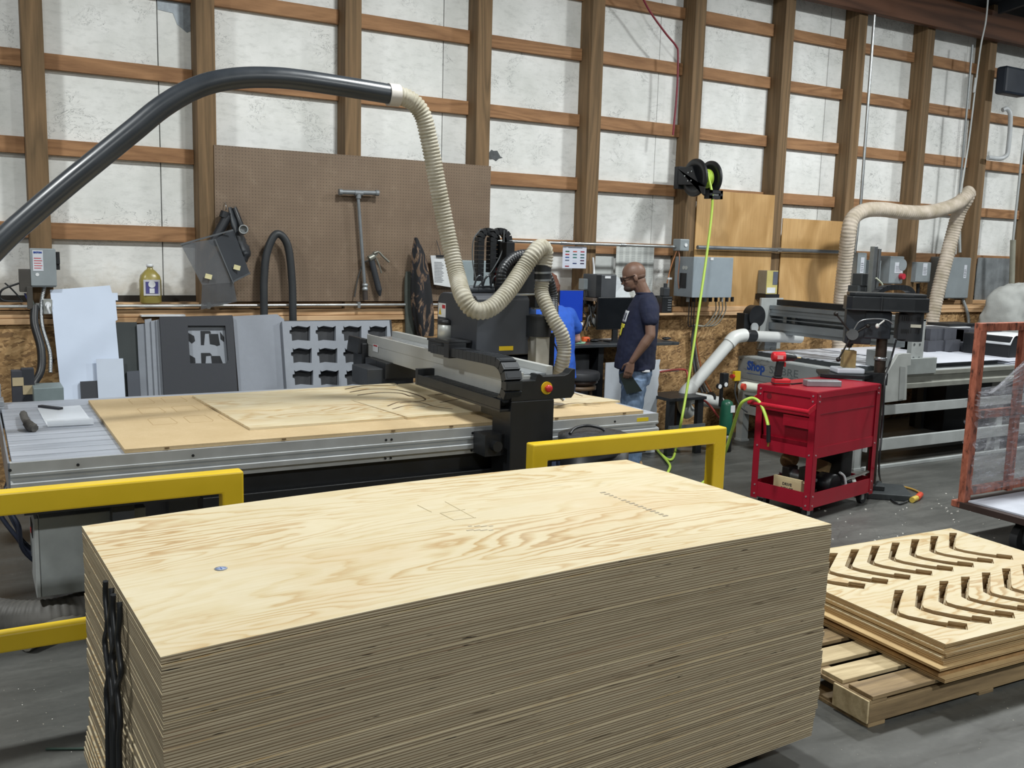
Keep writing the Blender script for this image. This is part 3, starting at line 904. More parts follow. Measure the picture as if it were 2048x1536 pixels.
# head cover with rounded top at the back-left edge
HX0, HX1, HY0, HY1 = 2.66, 3.03, 5.06, 5.62
poly = []
for i in range(9):
    a = math.pi/2*i/8
    poly.append((HY1-.09+.09*math.cos(a), 1.56+.09*math.sin(a)))
poly = [(HY1, 1.285)] + poly + [(HY0+.03, 1.65), (HY0, 1.63), (HY0, 1.285)]
m = MB(); m.prism(poly, (HX0, 0, 0), (0, 1, 0), (0, 0, 1), (HX1-HX0, 0, 0))
hc = obj('head_cover', m, M('393c42', .55, 0, .06), t, .006)
m = MB(); p = W(884, 620, X=HX0-.002); m.box((HX0-.003, p.y-.055, p.z-.045), (HX0-.001, p.y+.055, p.z+.045)); wl = obj('warning_label', m, WHITE, hc, label='white label with yellow warning triangle')
m = MB(); m.plate([(HX0-.0045, p.y+.045, p.z-.03), (HX0-.0045, p.y+.005, p.z-.03), (HX0-.0045, p.y+.025, p.z+.015)], (.0012, 0, 0)); obj('triangle', m, YEL, wl)
m = MB(); m.box((HX0-.0045, p.y-.05, p.z+.012), (HX0-.0032, p.y-.005, p.z+.035)); obj('red_bar', m, M('b0252c', .5), wl)
m = MB(); p = W(1015, 697, Y=HY0-.002); m.box((p.x-.06, HY0-.003, p.z-.012), (p.x+.04, HY0-.001, p.z+.015)); obj('caution_sticker', m, YEL, hc, label='yellow caution sticker')
# vertical spindle column at right of head
SXc = 3.10
m = MB(); m.box((SXc-.05, 5.0, 1.06), (SXc+.05, 5.10, 1.40)); sc_ = obj('spindle_body', m, M('b5b3ab', .5, .2), t, .004)
m = MB(); m.cyl((SXc-.005, 5.06, 1.40), (SXc-.005, 5.06, 1.52), .085, n=28); m.cyl((SXc-.005, 5.06, 1.52), (SXc-.005, 5.06, 1.53), .088, n=28); obj('spindle_cap', m, BLACK, sc_)
m = MB(); m.box((SXc+.052, 5.0, 1.08), (SXc+.085, 5.08, 1.42)); m.tube(spline([(SXc+.075, 4.99, 1.36), (SXc+.10, 4.98, 1.30), (SXc+.10, 4.98, 1.22), (SXc+.08, 4.99, 1.19)], 5), .005, 6); obj('side_bracket', m, BLACK, sc_)
m = MB(); m.cyl((SXc, 5.05, .99), (SXc, 5.05, 1.06), .03, .04); m.cyl((SXc, 5.05, .95), (SXc, 5.05, .99), .012); obj('spindle_nose', m, STEEL, sc_)
# z-axis tower, loops of drag chain, red motor, blower housing
m = MB(); m.box((2.99, 5.30, 1.55), (3.05, 5.42, 1.98)); obj('tower_post', m, BLACK, t, .004)
m = MB(); m.box((3.06, 5.28, 1.655), (3.20, 5.46, 1.86)); m.box((3.20, 5.28, 1.56), (3.26, 5.46, 1.70)); obj('drive_box', m, BLACK, t, .006)
m = MB(); m.cyl((3.02, 5.29, 1.65), (3.22, 5.29, 1.65), .009); m.box((3.205, 5.29, 1.55), (3.25, 5.33, 1.90)); obj('linear_rail', m, STEEL, t)
for k_, (pxl, pxr, ptop, pbot) in enumerate(((958, 990, 462, 562), (982, 1014, 462, 545))):
    Yc = 5.45-.06*k_
    a = W(pxl, 520, Y=Yc); b = W(pxr, 520, Y=Yc); top = W((pxl+pxr)/2, ptop, Y=Yc).z; bot = W(pxl, pbot, Y=Yc).z
    r_ = (b.x-a.x)/2; cxx = (a.x+b.x)/2
    pa = [(a.x, Yc, bot), (a.x, Yc, top-r_)] + [(cxx-r_*math.cos(math.pi*i/8), Yc, top-r_+r_*math.sin(math.pi*i/8)) for i in range(1, 8)] + [(b.x, Yc, top-r_), (b.x, Yc, bot-.03)]
    chain('cable_chain', pa, .06, .042, t, BLACK, (0, 1, 0), .028)
m = MB(); p = W(1003, 560, Y=5.42); q = W(1003, 545, Y=5.42)
m.cyl((p.x, 5.42, 1.655), (p.x, 5.42, 1.73), .052, n=24); m.cyl((p.x, 5.42, 1.815), (p.x, 5.42, 1.823), .055, n=24); obj('z_motor', m, BLACK, t)
m = MB(); m.cyl((p.x, 5.42, 1.731), (p.x, 5.42, 1.814), .050, n=24); obj('motor_band', m, M('8f2027', .4), t, label='red motor band')
m = MB()
for (px, py) in ((945, 577), (962, 580), (978, 582)):
    q = W(px, py, Y=5.4); m.cyl((q.x-.03, 5.4, 1.675), (q.x+.03, 5.4, 1.675), .024, n=14)
    m.tube(spline([(q.x, 5.38, 1.69), (q.x+.01, 5.36, 1.75), (q.x+.04, 5.36, 1.76), (q.x+.06, 5.38, 1.70)], 5), .006, 6)
obj('pneumatic_valve', m, M('5b5f63', .35, .5), t)
m = MB(); m.tube(spline([W(962, 458, Y=5.38), W(947, 480, Y=5.38), W(945, 520, Y=5.38), W(952, 560, Y=5.38)], 6), .004, 6); m.tube(spline([W(1008, 460, Y=5.36), W(1005, 500, Y=5.36), W(985, 540, Y=5.36), W(955, 575, Y=5.38)], 6), .005, 6)
obj('hose', m, M('55585a', .4), t)
# curved black conduit over the tower
pp = [W(1005, 590, Y=5.25), W(1003, 545, Y=5.25), W(1025, 517, Y=5.28), W(1055, 510, Y=5.3), W(1080, 530, Y=5.3), W(1098, 560, Y=5.3), W(1106, 600, Y=5.3), W(1106, 640, Y=5.2)]
m = MB(); m.tube(spline(pp, 6), .034, 12, rib=(.02, .05)); obj('cable_sleeve', m, BLACK, t)
m = MB(); p = W(1045, 640, Y=5.5); m.lathe([(.001, 0), (.09, 0), (.09, .12), (.07, .15), (.001, .15)], (p.x, 5.5, 1.44), 24); obj('collection_cup', m, M('23395c', .4), t, label='dark blue dust cup')

# operator pendant on an arm at the back left of the gantry
m = MB()
p = W(708, 700, X=2.56); mz = p.z
m.box((2.55, p.y-.13, mz-.02), (2.62, p.y+.12, mz+.10), (0, .15, 0)); pn = obj('control_pendant', m, BLACK, t, .006)
m = MB(); m.bar((2.60, p.y+.02, mz-.01), (2.64, yb+.02, 1.16), .06, .07); m.tube(spline([(2.6, p.y, mz-.02), (2.6, p.y+.02, mz-.12), (2.6, p.y+.02, mz-.24)], 5), .01, 8); obj('pendant_arm', m, BLACK, t)

# control cabinet under the left end of the table
m = MB(); CX0, CX1 = .235, .62
m.box((CX0, 4.9, .205), (CX1+.1, 5.35, .60)); cb = obj('control_cabinet', m, M('9a9f9f', .45, .1), t, .004)
m = MB(); m.box((CX0-.02, 4.898, .205), (CX0-.001, 5.33, .60)); obj('cabinet_door', m, M('b2b6b6', .45, .1), cb, .003)
m = MB(); m.box((CX0-.024, 5.02, .47), (CX0-.021, 5.16, .54)); obj('display', m, BLACK, cb)
m = MB(); m.box((CX0-.0265, 5.10, .475), (CX0-.0243, 5.14, .495)); obj('red_switch', m, M('c02a2a', .4), cb)
m = MB(); m.box((1.0, 5.9, .25), (1.9, 6.1, .55)); obj('vacuum_duct', m, M('7d8082', .4, .4), t)
m = MB(); m.box((.74, 6.0, .18), (1.60, 6.04, .345)); obj('lower_panel', m, M('a9adb8', .5), t)
# power cables under the left end
m = MB()
rr = random.Random(2)
for i in range(5):
    y = 5.25+i*.05
    m.tube(spline([(.14, y, .70), (.10+rr.uniform(-.03, .03), y-.05, .58), (.16, y-.08, .45+rr.uniform(-.05, .05)), (.18, y-.03, .35), (.30, y, .2)], 6), .011, 6)
obj('cable', m, M('2a3042', .5), t)

# ------------------------------------------------------------------ spoilboard and plywood on the table
MDF = mdf()
m = MB(); z1 = .951
a, b, c = W(163, 801, Z=z1), W(262, 900, Z=z1), W(1278, 822, Z=z1)
sy0, sy1 = 4.672, W(163, 801, Z=z1).y
m.box((.60, 4.675, TZ+.001), (3.66, sy1, z1))
o = obj('spoilboard', m, MDF, label='tan fibreboard spoilboard lying on the slatted router table', cat='spoilboard', bevel=.001)
# shallow routed outlines on the spoilboard left part
rr = random.Random(9)
for i in range(4):
    for j in range(3):
        x = .82+i*.19; y = 5.25+j*.36
        w, h = .12, .20
        c8 = [(x, y), (x+w, y), (x+w+.01, y+.03), (x+w, y+h), (x+.02, y+h+.01), (x, y+h-.02), (x, y)]
        m = MB()
        for k_ in range(6):
            m.bar((c8[k_][0], c8[k_][1], z1+.0002), (c8[k_+1][0], c8[k_+1][1], z1+.0002), .004, .0006)
        obj('routed_outline', m, M('a58c64', .8), o)
for x in (.78, 1.35, 1.95, 2.3, 3.0, 3.5):
    m = MB(); m.box((x, 4.668, z1-.012), (x+.02, 4.6749, z1-.004)); obj('edge_notch', m, M('6f5a3c', .8), o)
z2 = z1+.013
A = W(385, 790, Z=z2); B = W(500, 855, Z=z2); C_ = W(1243, 800, Z=z2)
def plate_thing(name, px, zlo, zhi, mats, **k):
    pts = [W(x, y, Z=zhi) for x, y in px]; pts = [(p.x, p.y, zlo) for p in pts]
    mm = MB(); mm.plate(pts, (0, 0, zhi-zlo)); return obj(name, mm, mats, **k)
plate_thing('plywood_offcut', [(500, 856), (385, 791), (788, 766), (860, 795), (700, 800), (808, 834)], z1+.0005, z2, PINE, label='pale plywood sheet left part on the spoilboard', cat='plywood sheet')
plate_thing('plywood_offcut', [(815, 834), (706, 801), (866, 797), (796, 768), (980, 757), (1240, 801)], z1+.0005, z2+.002, PINE, label='carved plywood sheet with routed curves running under the gantry', cat='plywood sheet')
# routed curves on it
def groove(px):
    m = MB()
    pts = spline([W(x, y, Z=z2+.0026) for x, y in px], 6)
    for i in range(len(pts)-1): m.bar(pts[i], pts[i+1], .010, .0008)
    obj('routed_groove', m, M('4b3723', .8), bpy.data.objects['plywood_offcut.001'])
for px in ([(700, 784), (740, 778), (790, 779), (830, 788), (850, 800), (800, 806)], [(715, 790), (760, 785), (800, 786), (820, 792)], [(690, 778), (730, 771), (790, 771)],
           [(775, 812), (800, 804), (840, 805), (870, 813), (905, 818)], [(785, 818), (815, 811), (850, 813)], [(870, 790), (930, 783), (990, 792)], [(880, 805), (930, 797), (975, 806)],
           [(1120, 790), (1140, 785), (1165, 792)], [(1115, 812), (1150, 806), (1200, 808)]):
    groove(px)

# ------------------------------------------------------------------ small things on the left end of the table
m = MB(); P = [W(75, 818, Z=TZ), W(95, 855, Z=TZ), W(188, 850, Z=TZ), W(160, 812, Z=TZ)]
# sheet of clear film folded over the slats
foil = NT('clear_film'); foil.col((.85, .88, .92, 1)); FILM = foil.pr(.25, 0, Transmission_Weight=.3, IOR=1.2, Alpha=.75)
m.add([tuple(p+Vector((0, 0, .004))) for p in P]+[tuple(P[1]+Vector((0, -.0, .03))), tuple(P[2]+Vector((0, 0, .03))), tuple(P[1]+Vector((0, .06, .03))), tuple(P[2]+Vector((0, .06, .03)))], [(0, 1, 2, 3), (1, 4, 5, 2), (4, 6, 7, 5)])
obj('plastic_film', m, FILM, solid=.002, label='folded clear plastic film lying on the table slats', cat='plastic film')
m = MB(); q = [W(46, 826, Z=TZ+.02), W(50, 838, Z=TZ+.03), W(58, 850, Z=TZ+.03), W(70, 857, Z=TZ+.02)]
m.tube(spline(q, 6), [.012]+[.02]*10+[.026]*6+[.02]*2, 7)
obj('rag', m, M('4d4a46', .9, 0, .4, 60, .5), label='dark twisted rag beside the plastic film on the table', cat='rag')
m = MB(); a = W(80, 812, Z=TZ+.012); b = W(122, 817, Z=TZ+.012); m.bar(a, b, .03, .012)
obj('steel_bar', m, M('3a3a3f', .4, .6), label='short dark steel bar lying at the back edge of the table', cat='bar')
m = MB(); m.box((-.22, 6.15, TZ+.018), (.145, 6.33, TZ+.05)); m.box((-.22, 6.30, TZ+.05), (.135, 6.33, TZ+.13)); m.cyl((.05, 6.292, TZ+.09), (.05, 6.30, TZ+.09), .02); m.box((-.22, 6.15, TZ-.02), (.145, 6.30, TZ+.0175))
obj('angle_bracket', m, M('9a9ea3', .4, .6), bevel=.003, label='grey steel angle bracket bolted at the back left table corner', cat='bracket')
# ------------------------------------------------------------------ helpers for wall-side things
def WL(px, py, yt=7.60, zt=1.45, yb=7.15, zb=0.0):    # point on a leaning plane
    n = Vector((0, zt-zb, -(yt-yb))); q = Vector((0, yb, zb))
    d = _f*FPX + _r*(px-1024) + _u*(768-py)
    o = Vector((0, 0, CAM_H))
    return o + d*((q-o).dot(n)/d.dot(n))
LN = Vector((0, 1.45, -.45)).normalized()
def lean(name, px, th, mat, label, cat, off=0.0, toground=None, group=None, y=(7.60, 7.15)):
    pts = [WL(a, b, y[0]-off, 1.45, y[1]-off) for a, b in px]
    if toground:       # stretch chosen vertices down the plane to the floor
        sl = Vector((0, y[1]-y[0], -1.45)).normalized()
        for i in toground:
            p = pts[i]; k = (p.z-.004)/(-sl.z); pts[i] = p + sl*k
    m = MB(); m.plate([p - LN*th for p in pts], LN*th)
    return obj(name, m, mat, label=label, cat=cat, group=group)
def hole_plate(name, outer, holes, th, mats, off, parent=None, y=(7.60, 7.15), **k):
    from mathutils.geometry import tessellate_polygon
    L = [[WL(a, b, y[0]-off, 1.45, y[1]-off) for a, b in l] for l in [outer]+holes]
    tris = tessellate_polygon([[Vector((p.x, p.z, 0)) for p in l] for l in L])
    flat = [p for l in L for p in l]; n = len(flat)
    m = MB(); ex = LN*th
    fr = [p-ex for p in flat]
    def o3(tri):
        a, b, c = [flat[i] for i in tri]
        return tuple(tri) if (b-a).cross(c-a).y < 0 else tuple(reversed(tri))
    T = [o3(t_) for t_ in tris]
    m.add(fr, T); m.add(flat, [tuple(reversed(q)) for q in T])
    o = 0
    for l in L:
        q = len(l)
        for i in range(q):
            a, b = o+i, o+(i+1) % q
            m.add([fr[a], fr[b], flat[b], flat[a]], [(0, 1, 2, 3)])
        o += q
    return obj(name, m, mats, parent, **k)
def text(s_, c, size, mat, parent, name="lettering", rot=(R(90), 0, 0), align="CENTER", bold=0, sx=1.0):
    cu = bpy.data.curves.new(name, "FONT"); cu.body = s_; cu.size = size; cu.align_x = align; cu.extrude = .0004; cu.offset = bold; cu.resolution_u = 3
    tmp = bpy.data.objects.new(name, cu); COL.objects.link(tmp); bpy.context.view_layer.update()
    me = bpy.data.meshes.new_from_object(tmp.evaluated_get(bpy.context.evaluated_depsgraph_get()))
    bpy.data.objects.remove(tmp)
    mw = Matrix.Translation(c) @ Euler(rot).to_matrix().to_4x4() @ Matrix.Diagonal((sx, 1, 1, 1))
    mb = MB(mw); mb.add([v.co for v in me.vertices], [tuple(p.vertices) for p in me.polygons])
    return obj(name, mb, mat, parent)
INK = M('2a2c33', .6); REDI = M('b52830', .5); BLUI = M('1d3f8f', .5); PURP = M('4c4a86', .5)

# conduit along the wall, low left
m = MB(); m.cyl((-2.5, 7.60, 1.435), (4.0, 7.60, 1.435), .011, n=12)
c = obj('conduit', m, M('d5d8d8', .3, .7), label='thin silver conduit running along the lower left wall below the pegboard', cat='conduit')
for x in (1.62, 2.86, .42):
    m = MB(); m.box((x-.012, 7.585, 1.41), (x+.012, 7.632, 1.46)); obj('strap_clip', m, STEEL, c)
m = MB(); a = W(282, 631, Y=7.58); m.box((a.x, 7.56, a.z-.008), (a.x+.32, 7.64, a.z+.004)); obj('white_strip', m, WHITE, label='narrow white strip lying on the ledge above the foam panels', cat='strip')

# disconnect box with lettering
def disconnect(name, x0, x1, z0, z1, y1, depth, label, col=BOXG, handle=True, sticker=None, txt=None, group='grey electrical boxes on the wall', side=1):
    t = thing(name, label, 'electrical box', ((x0+x1)/2, y1, z0), group=group)
    m = MB(); m.box((x0, y1-depth, z0), (x1, y1, z1)); b = obj('housing', m, col, t, .006)
    m = MB(); m.box((x0-.003, y1-depth-.006, z0+.01), (x1+.003, y1-depth-.0005, z1-.004)); cv = obj('cover', m, col, t, .003)
    yf = y1-depth-.007
    if handle:
        m = MB(); xs = x1 if side > 0 else x0-.03
        m.box((xs, y1-depth*.7, z0+(z1-z0)*.45), (xs+.03, y1-depth*.3, z0+(z1-z0)*.62)); m.box((xs+.006, y1-depth*.9, z0+(z1-z0)*.6), (xs+.03, y1-depth*.6, z0+(z1-z0)*.92))
        obj('handle', m, BLACK, t, .003)
    if sticker:
        a, b_, c_, d = sticker
        m = MB(); m.box((x0+(x1-x0)*a, yf-.001, z0+(z1-z0)*b_), (x0+(x1-x0)*c_, yf, z0+(z1-z0)*d)); st = obj('label_sheet', m, M('c8ccd4', .5), t)
        m = MB(); sx0 = x0+(x1-x0)*a; sx1 = x0+(x1-x0)*c_; sz0 = z0+(z1-z0)*b_; sz1 = z0+(z1-z0)*d
        n = 5
        for i in range(n):
            zz_ = sz0+(sz1-sz0)*(.12+.6*i/n); m.box((sx0+(sx1-sx0)*.12, yf-.002, zz_), (sx0+(sx1-sx0)*(.9 if i % 2 else .8), yf-.0012, zz_+(sz1-sz0)*.035))
        obj('text_lines', m, REDI if txt else INK, st)
        if txt: text(txt, Vector(((sx0+sx1)/2, yf-.0025, sz1-(sz1-sz0)*.14)), (sx1-sx0)*.235, BLUI, st, bold=.0015)
    return t
e1 = disconnect('disconnect_switch', .386, .546, 1.575, 1.85, 7.66, .11, 'grey disconnect switch box with white warning sheet, on the leftmost wall post', sticker=(.08, .42, .5, .95), txt='EATON')
m = MB(); m.cyl((.425, 7.541, 1.665), (.425, 7.543, 1.665), .012, n=16); obj('round_seal', m, WHITE, e1)
m = MB(); m.tube(spline([(.47, 7.60, 1.574), (.445, 7.58, 1.45), (.44, 7.50, 1.3), (.475, 7.42, 1.12), (.47, 7.36, .98)], 6), .013, 10, rib=(.012, .12))
obj('flexible_conduit', m, STEEL, label='ribbed silver flexible conduit dropping from the leftmost disconnect box', cat='conduit')
m = MB(); m.tube(spline([(.40, 7.56, 1.44), (.39, 7.50, 1.32), (.42, 7.42, 1.15), (.41, 7.36, 1.0), (.35, 7.3, .9), (.3, 7.2, .8)], 6), .028, 10)
cb2 = obj('cable_bundle', m, BLACK, label='thick black taped cable bundle beside the ribbed conduit', cat='cable')
for i, (c_, dx) in enumerate((('8a3f35', 0), ('3a3f78', -.014), ('3d4a44', .012))):
    m = MB(); m.tube(spline([(.355+dx, 7.58, 1.53), (.375+dx, 7.58, 1.48), (.395+dx*.5, 7.565, 1.43)], 5), .007, 6); obj('wire', m, M(c_, .5), cb2)
m = MB(); m.box((.31, 7.55, 1.54), (.385, 7.66, 1.70)); m.box((.352, 7.53, 1.42), (.39, 7.55, 1.58))
o = obj('junction_bracket', m, M('4a4743', .6, .3), bevel=.003, label='dark junction bracket on the left side of the leftmost post', cat='bracket')
m = MB(); m.tube(spline([(.31, 7.62, 1.60), (.20, 7.62, 1.55), (.20, 7.62, 1.48), (.33, 7.6, 1.47)], 6), .008, 6); m.tube(spline([(.33, 7.6, 1.47), (.26, 7.62, 1.56), (.22, 7.62, 1.60)], 5), .006, 6); obj('wire', m, BLACK, o)
m = MB(); m.box((.455, 7.56, 1.38), (.515, 7.62, 1.49)); o = obj('outlet_box', m, M('b8bcba', .35, .7), bevel=.004, label='galvanised outlet box beside the leftmost post', cat='outlet box')
m = MB(); m.cyl((.485, 7.535, 1.45), (.485, 7.56, 1.45), .02); m.tube(spline([(.485, 7.535, 1.45), (.48, 7.51, 1.43), (.49, 7.52, 1.39)], 4), .009, 6); obj('plug', m, WHITE, o)

# leaning sheets ------------------------------------------------------
lean('white_sheet', [(133, 812), (100, 580), (220, 571), (224, 586), (235, 586), (236, 601), (231, 601), (235, 640), (231, 642), (238, 720), (250, 812)], .004, M('c3cfe2', .45, 0, .02), 'large glossy white plastic sheet with notched right edge, leaning on the wall', 'plastic sheet', .03, (0, 10))
lean('white_sheet', [(195, 808), (192, 718), (246, 717), (249, 806)], .004, M('b9c3d2', .5, 0, .03), 'small white plastic sheet leaning in front of the large notched one', 'plastic sheet', .07, (0, 3))
lean('foam_offcut', [(160, 806), (160, 764), (196, 762), (196, 806)], .02, DGREYF, 'small dark grey foam offcut between the two white sheets', 'foam offcut', .045, (0, 3))
lean('dark_board', [(238, 812), (232, 645), (273, 645), (277, 812)], .012, M('222a2b', .6), 'black-green board leaning behind the big white sheet', 'board', .01, (0, 3))
lean('foam_offcut', [(254, 806), (253, 744), (278, 742), (279, 806)], .02, M('4b4f57', .8), 'grey foam offcut with white patch leaning right of the small white sheet', 'foam offcut', .03, (0, 3))
SL_ = [(268, 650, 290, 'leftmost'), (284, 640, 302, 'second'), (296, 643, 312, 'third'), (306, 641, 322, 'fourth')]
for i, (a, top, b, w) in enumerate(SL_):
    lean('foam_slab', [(a+9, 812), (a+5, top), (b, top-2), (b+8, 812)], .018, GREYF if i != 0 else M('7e838b', .8), w+' grey foam slab from the left in the leaning row, edge on', 'foam slab', .03+.02*i, (0, 3), group='grey foam slabs leaning in a row')
# dark panel with a window
t0 = hole_plate('leaning_foam', [(328, 806), (318, 636), (463, 632), (475, 806)], [[(374, 653), (449, 653), (455, 722), (452, 728), (379, 728)]], .03, DGREYF, .12, label='dark charcoal foam panel with a square window cut in it', cat='foam panel')
t0v = lean('foam_insert', [(365, 745), (362, 640), (460, 638), (466, 745)], .02, GREYF, 'grey machined foam insert seen through the window of the charcoal panel', 'foam insert', .085)
for j, poly in enumerate(([(373, 664), (388, 672), (390, 682), (384, 687), (376, 680)], [(401, 662), (420, 662), (422, 667), (410, 667), (408, 690), (402, 690)], [(418, 668), (436, 668), (440, 690), (434, 692), (430, 690), (420, 688)], [(440, 664), (448, 674), (448, 684), (441, 678)],
                          [(376, 708), (390, 716), (391, 726), (383, 728), (377, 724)], [(402, 706), (420, 706), (424, 711), (412, 712), (411, 727), (403, 727)], [(422, 712), (440, 712), (446, 728), (424, 728)])):
    pts = [WL(a, b, 7.6-.107, 1.45, 7.15-.107) for a, b in poly]; mm = MB(); mm.plate([p-LN*.002 for p in pts], LN*.002); obj('cut_recess', mm, M('1c1e22', .8), t0v)
lean('leaning_foam', [(476, 806), (464, 634), (552, 630), (566, 640), (574, 806)], .03, M('8a8f98', .85, 0, .04, 20, .2), 'plain light grey foam panel right of the charcoal one', 'foam panel', .07, (0, 4))
holes = []
for r_ in range(3):
    for c_ in range(4):
        cx_ = 598+c_*51.5+r_*3; cy_ = 669+r_*44; w, h = 19-c_*.5, 15
        holes.append([(cx_-w, cy_-h), (cx_-w+3, cy_-h+3), (cx_-6, cy_-h), (cx_+w-6, cy_-h+3), (cx_+w, cy_-h), (cx_+w, cy_+h), (cx_-6, cy_+h-2), (cx_-w+2, cy_+h), (cx_-w+1, cy_+2), (cx_-w-3, cy_), (cx_-w-3, cy_-6), (cx_-w+1, cy_-7)])
tr = hole_plate('foam_tray', [(572, 806), (561, 645), (775, 643), (789, 806)], holes, .045, M('8c9199', .8, 0, .05, 20, .2), .10, label='light grey foam tray with twelve notched square pockets', cat='foam tray')
lean('dark_board', [(580, 806), (566, 642), (781, 640), (797, 806)], .015, M('26282c', .7), 'black backing board directly behind the twelve-pocket foam tray', 'board', .08, (0, 3))
# dark scraps and grey box behind the left table edge
m = MB(); a = W(67, 777, Y=6.75); b = W(125, 804, Y=6.75); m.box((a.x, 6.75, .75), (b.x+.01, 7.0, a.z)); obj('grey_enclosure', m, M('7d8a8c', .45, .1), bevel=.004, label='small blue-grey steel enclosure standing behind the table, bottom left', cat='enclosure')
for (x0, y0, x1, c_, lb) in ((22, 742, 45, '3b3c43', 'left charcoal foam scrap with beige tape behind the table'), (42, 738, 68, '2e3036', 'right charcoal foam scrap with beige tape behind the table')):
    a = W(x0, y0, Y=6.9); b = W(x1, y0, Y=6.9)
    m = MB(); m.box((a.x, 6.9, .3), (b.x, 6.98, a.z)); o = obj('foam_scrap', m, M(c_, .8), bevel=.004, label=lb, cat='foam scrap', group='charcoal foam scraps at far left')
    m = MB(); m.box((a.x+.005, 6.897, a.z-.10 if x0 < 30 else a.z-.17), (a.x+.07, 6.899, a.z-.045 if x0 < 30 else a.z-.11)); obj('tape', m, M('b8a887', .7), o, label='beige masking tape')

# jug on the ledge ----------------------------------------------------
a = W(308, 618, Y=7.56); JX = a.x; JZ = 1.451
jt = NT('yellow_liquid_plastic'); jt.col(srgb('b3a458')); JUG = jt.pr(.3, 0, Transmission_Weight=.35, Alpha=.92)
t = thing('fluid_jug', 'translucent jug of yellow fluid with purple and white label on the wall ledge', 'jug', (JX, 7.70, JZ))
def rr_ring(cx, cy, z, wx, wy, n=20, e=3.0):
    out = []
    for i in range(n):
        a = 2*math.pi*i/n; c, s_ = math.cos(a), math.sin(a)
        out.append((cx+wx*math.copysign(abs(c)**(2/e), c), cy+wy*math.copysign(abs(s_)**(2/e), s_), z))
    return out
m = MB(); m.loft([rr_ring(JX, 7.70, JZ+h, w*.9, w*.75) for h, w in ((0, .078), (.01, .086), (.17, .088), (.21, .078), (.245, .045), (.26, .024), (.275, .022))]); obj('jug_body', m, JUG, t)
m = MB(); m.lathe([(.001, 0), (.026, 0), (.026, .022), (.001, .022)], (JX, 7.70, JZ+.275), 18); obj('cap', m, WHITE, t)
m = MB(); m.box((JX-.06, 7.629, JZ+.06), (JX+.06, 7.632, JZ+.18)); jl = obj('paper_label', m, M('c6c6cc', .5), t)
m = MB(); m.box((JX-.045, 7.6265, JZ+.075), (JX+.045, 7.628, JZ+.165)); pl = obj('purple_panel', m, PURP, jl)
m = MB(); m.cyl((JX, 7.6240, JZ+.145), (JX, 7.6255, JZ+.145), .026, n=20); m.box((JX-.018, 7.6240, JZ+.078), (JX+.018, 7.6255, JZ+.115)); obj('white_shape', m, WHITE, jl)
for p_ in (t,): pass

# clear machine guard hanging on the pegboard ------------------------------
sm = NT('smoked_acrylic'); sm.col((.20, .215, .235, 1)); SMOKE = sm.pr(.18, 0, Transmission_Weight=.35, IOR=1.15, Alpha=.55)
sm2 = NT('smoked_acrylic_dark'); sm2.col((.06, .066, .075, 1)); SMOKE2 = sm2.pr(.25, 0, Transmission_Weight=.1, IOR=1.2, Alpha=.9)
t = thing('machine_guard', 'smoked acrylic machine guard hanging tilted at the lower left corner of the pegboard', 'machine guard', tuple(W(450, 560, Y=7.5)))
q = lambda px, py, y: W(px, py, Y=y)
m = MB(); m.add([q(361, 488, 7.36), q(430, 478, 7.36), q(467, 565, 7.36), q(404, 570, 7.36)], [(0, 1, 2, 3)]); obj('guard_pane', m, SMOKE, t, solid=.004)
m = MB(); m.add([q(404, 570, 7.36), q(467, 565, 7.36), q(474, 603, 7.40), q(402, 619, 7.42)], [(0, 1, 2, 3)]); obj('guard_flap', m, SMOKE, t, solid=.004)
m = MB(); m.add([q(430, 478, 7.355), q(466, 459, 7.5), q(499, 546, 7.5), q(463, 564, 7.355)], [(0, 1, 2, 3)]); obj('guard_side', m, SMOKE2, t, solid=.004)
m = MB(); m.bar(q(361, 489, 7.35), q(466, 460, 7.40), .006, .012); m.bar(q(430, 478, 7.345), q(467, 567, 7.345), .006, .008); m.bar(q(463, 565, 7.345), q(500, 546, 7.49), .006, .012); obj('edge_strip', m, M('585c60', .4), t)
for (x, y, yy) in ((417, 553, 7.352), (474, 535, 7.40)):
    c_ = q(x, y, yy-.02); m = MB(); m.cbox(c_, (.05, .002, .036), (0, .25, 0)); s_ = obj('caution_sticker', m, M('cfc79a', .5), t)
# black hoses and folded bag hung with it
t = thing('hose_attachments', 'black vacuum hose attachments and folded bag hanging from pegboard hooks', 'hose attachments', tuple(W(460, 450, Y=7.6)))
m = MB(); m.tube([q(455, 432, 7.58), q(425, 488, 7.55)], .036, 16); m.tube([q(452, 424, 7.58), q(448, 436, 7.58)], .04, 16); obj('short_hose', m, BLACKM, t)
m = MB(); m.tube([q(468, 416, 7.6), q(478, 440, 7.58), q(488, 466, 7.5)], .022, 14); obj('long_hose', m, BLACK, t)
m = MB(); c_ = q(487, 459, 7.47); m.lathe([(.028, -.012), (.036, -.012), (.036, .012), (.028, .012), (.028, -.012)], c_, 20, (-.25, -1, .1)); obj('hose_cuff', m, M('8d9192', .5), t, label='grey hose cuff')
pts = spline([q(460, 415, 7.6), q(470, 450, 7.58), q(485, 490, 7.57), q(493, 505, 7.57), q(488, 522, 7.57)], 4)
m = MB(); n_ = len(pts); m.tube(pts, [.02+.055*math.sin(math.pi*min(1, (i+1)/n_)*.8)*(1+.18*math.sin(i*2.1)) for i in range(n_)], 14, flat=.4); obj('folded_bag', m, M('2a2e33', .45, 0, .3, 14, .6), t)
m = MB()
for (x, y) in ((450, 405), (470, 412)): a = q(x, y, 7.65); m.tube([a+Vector((0, 0, .0)), a+Vector((0, -.03, -.02)), a+Vector((0, -.035, -.05)), a+Vector((0, -.01, -.06))], .003, 5)
obj('pegboard_hook', m, STEEL, t)

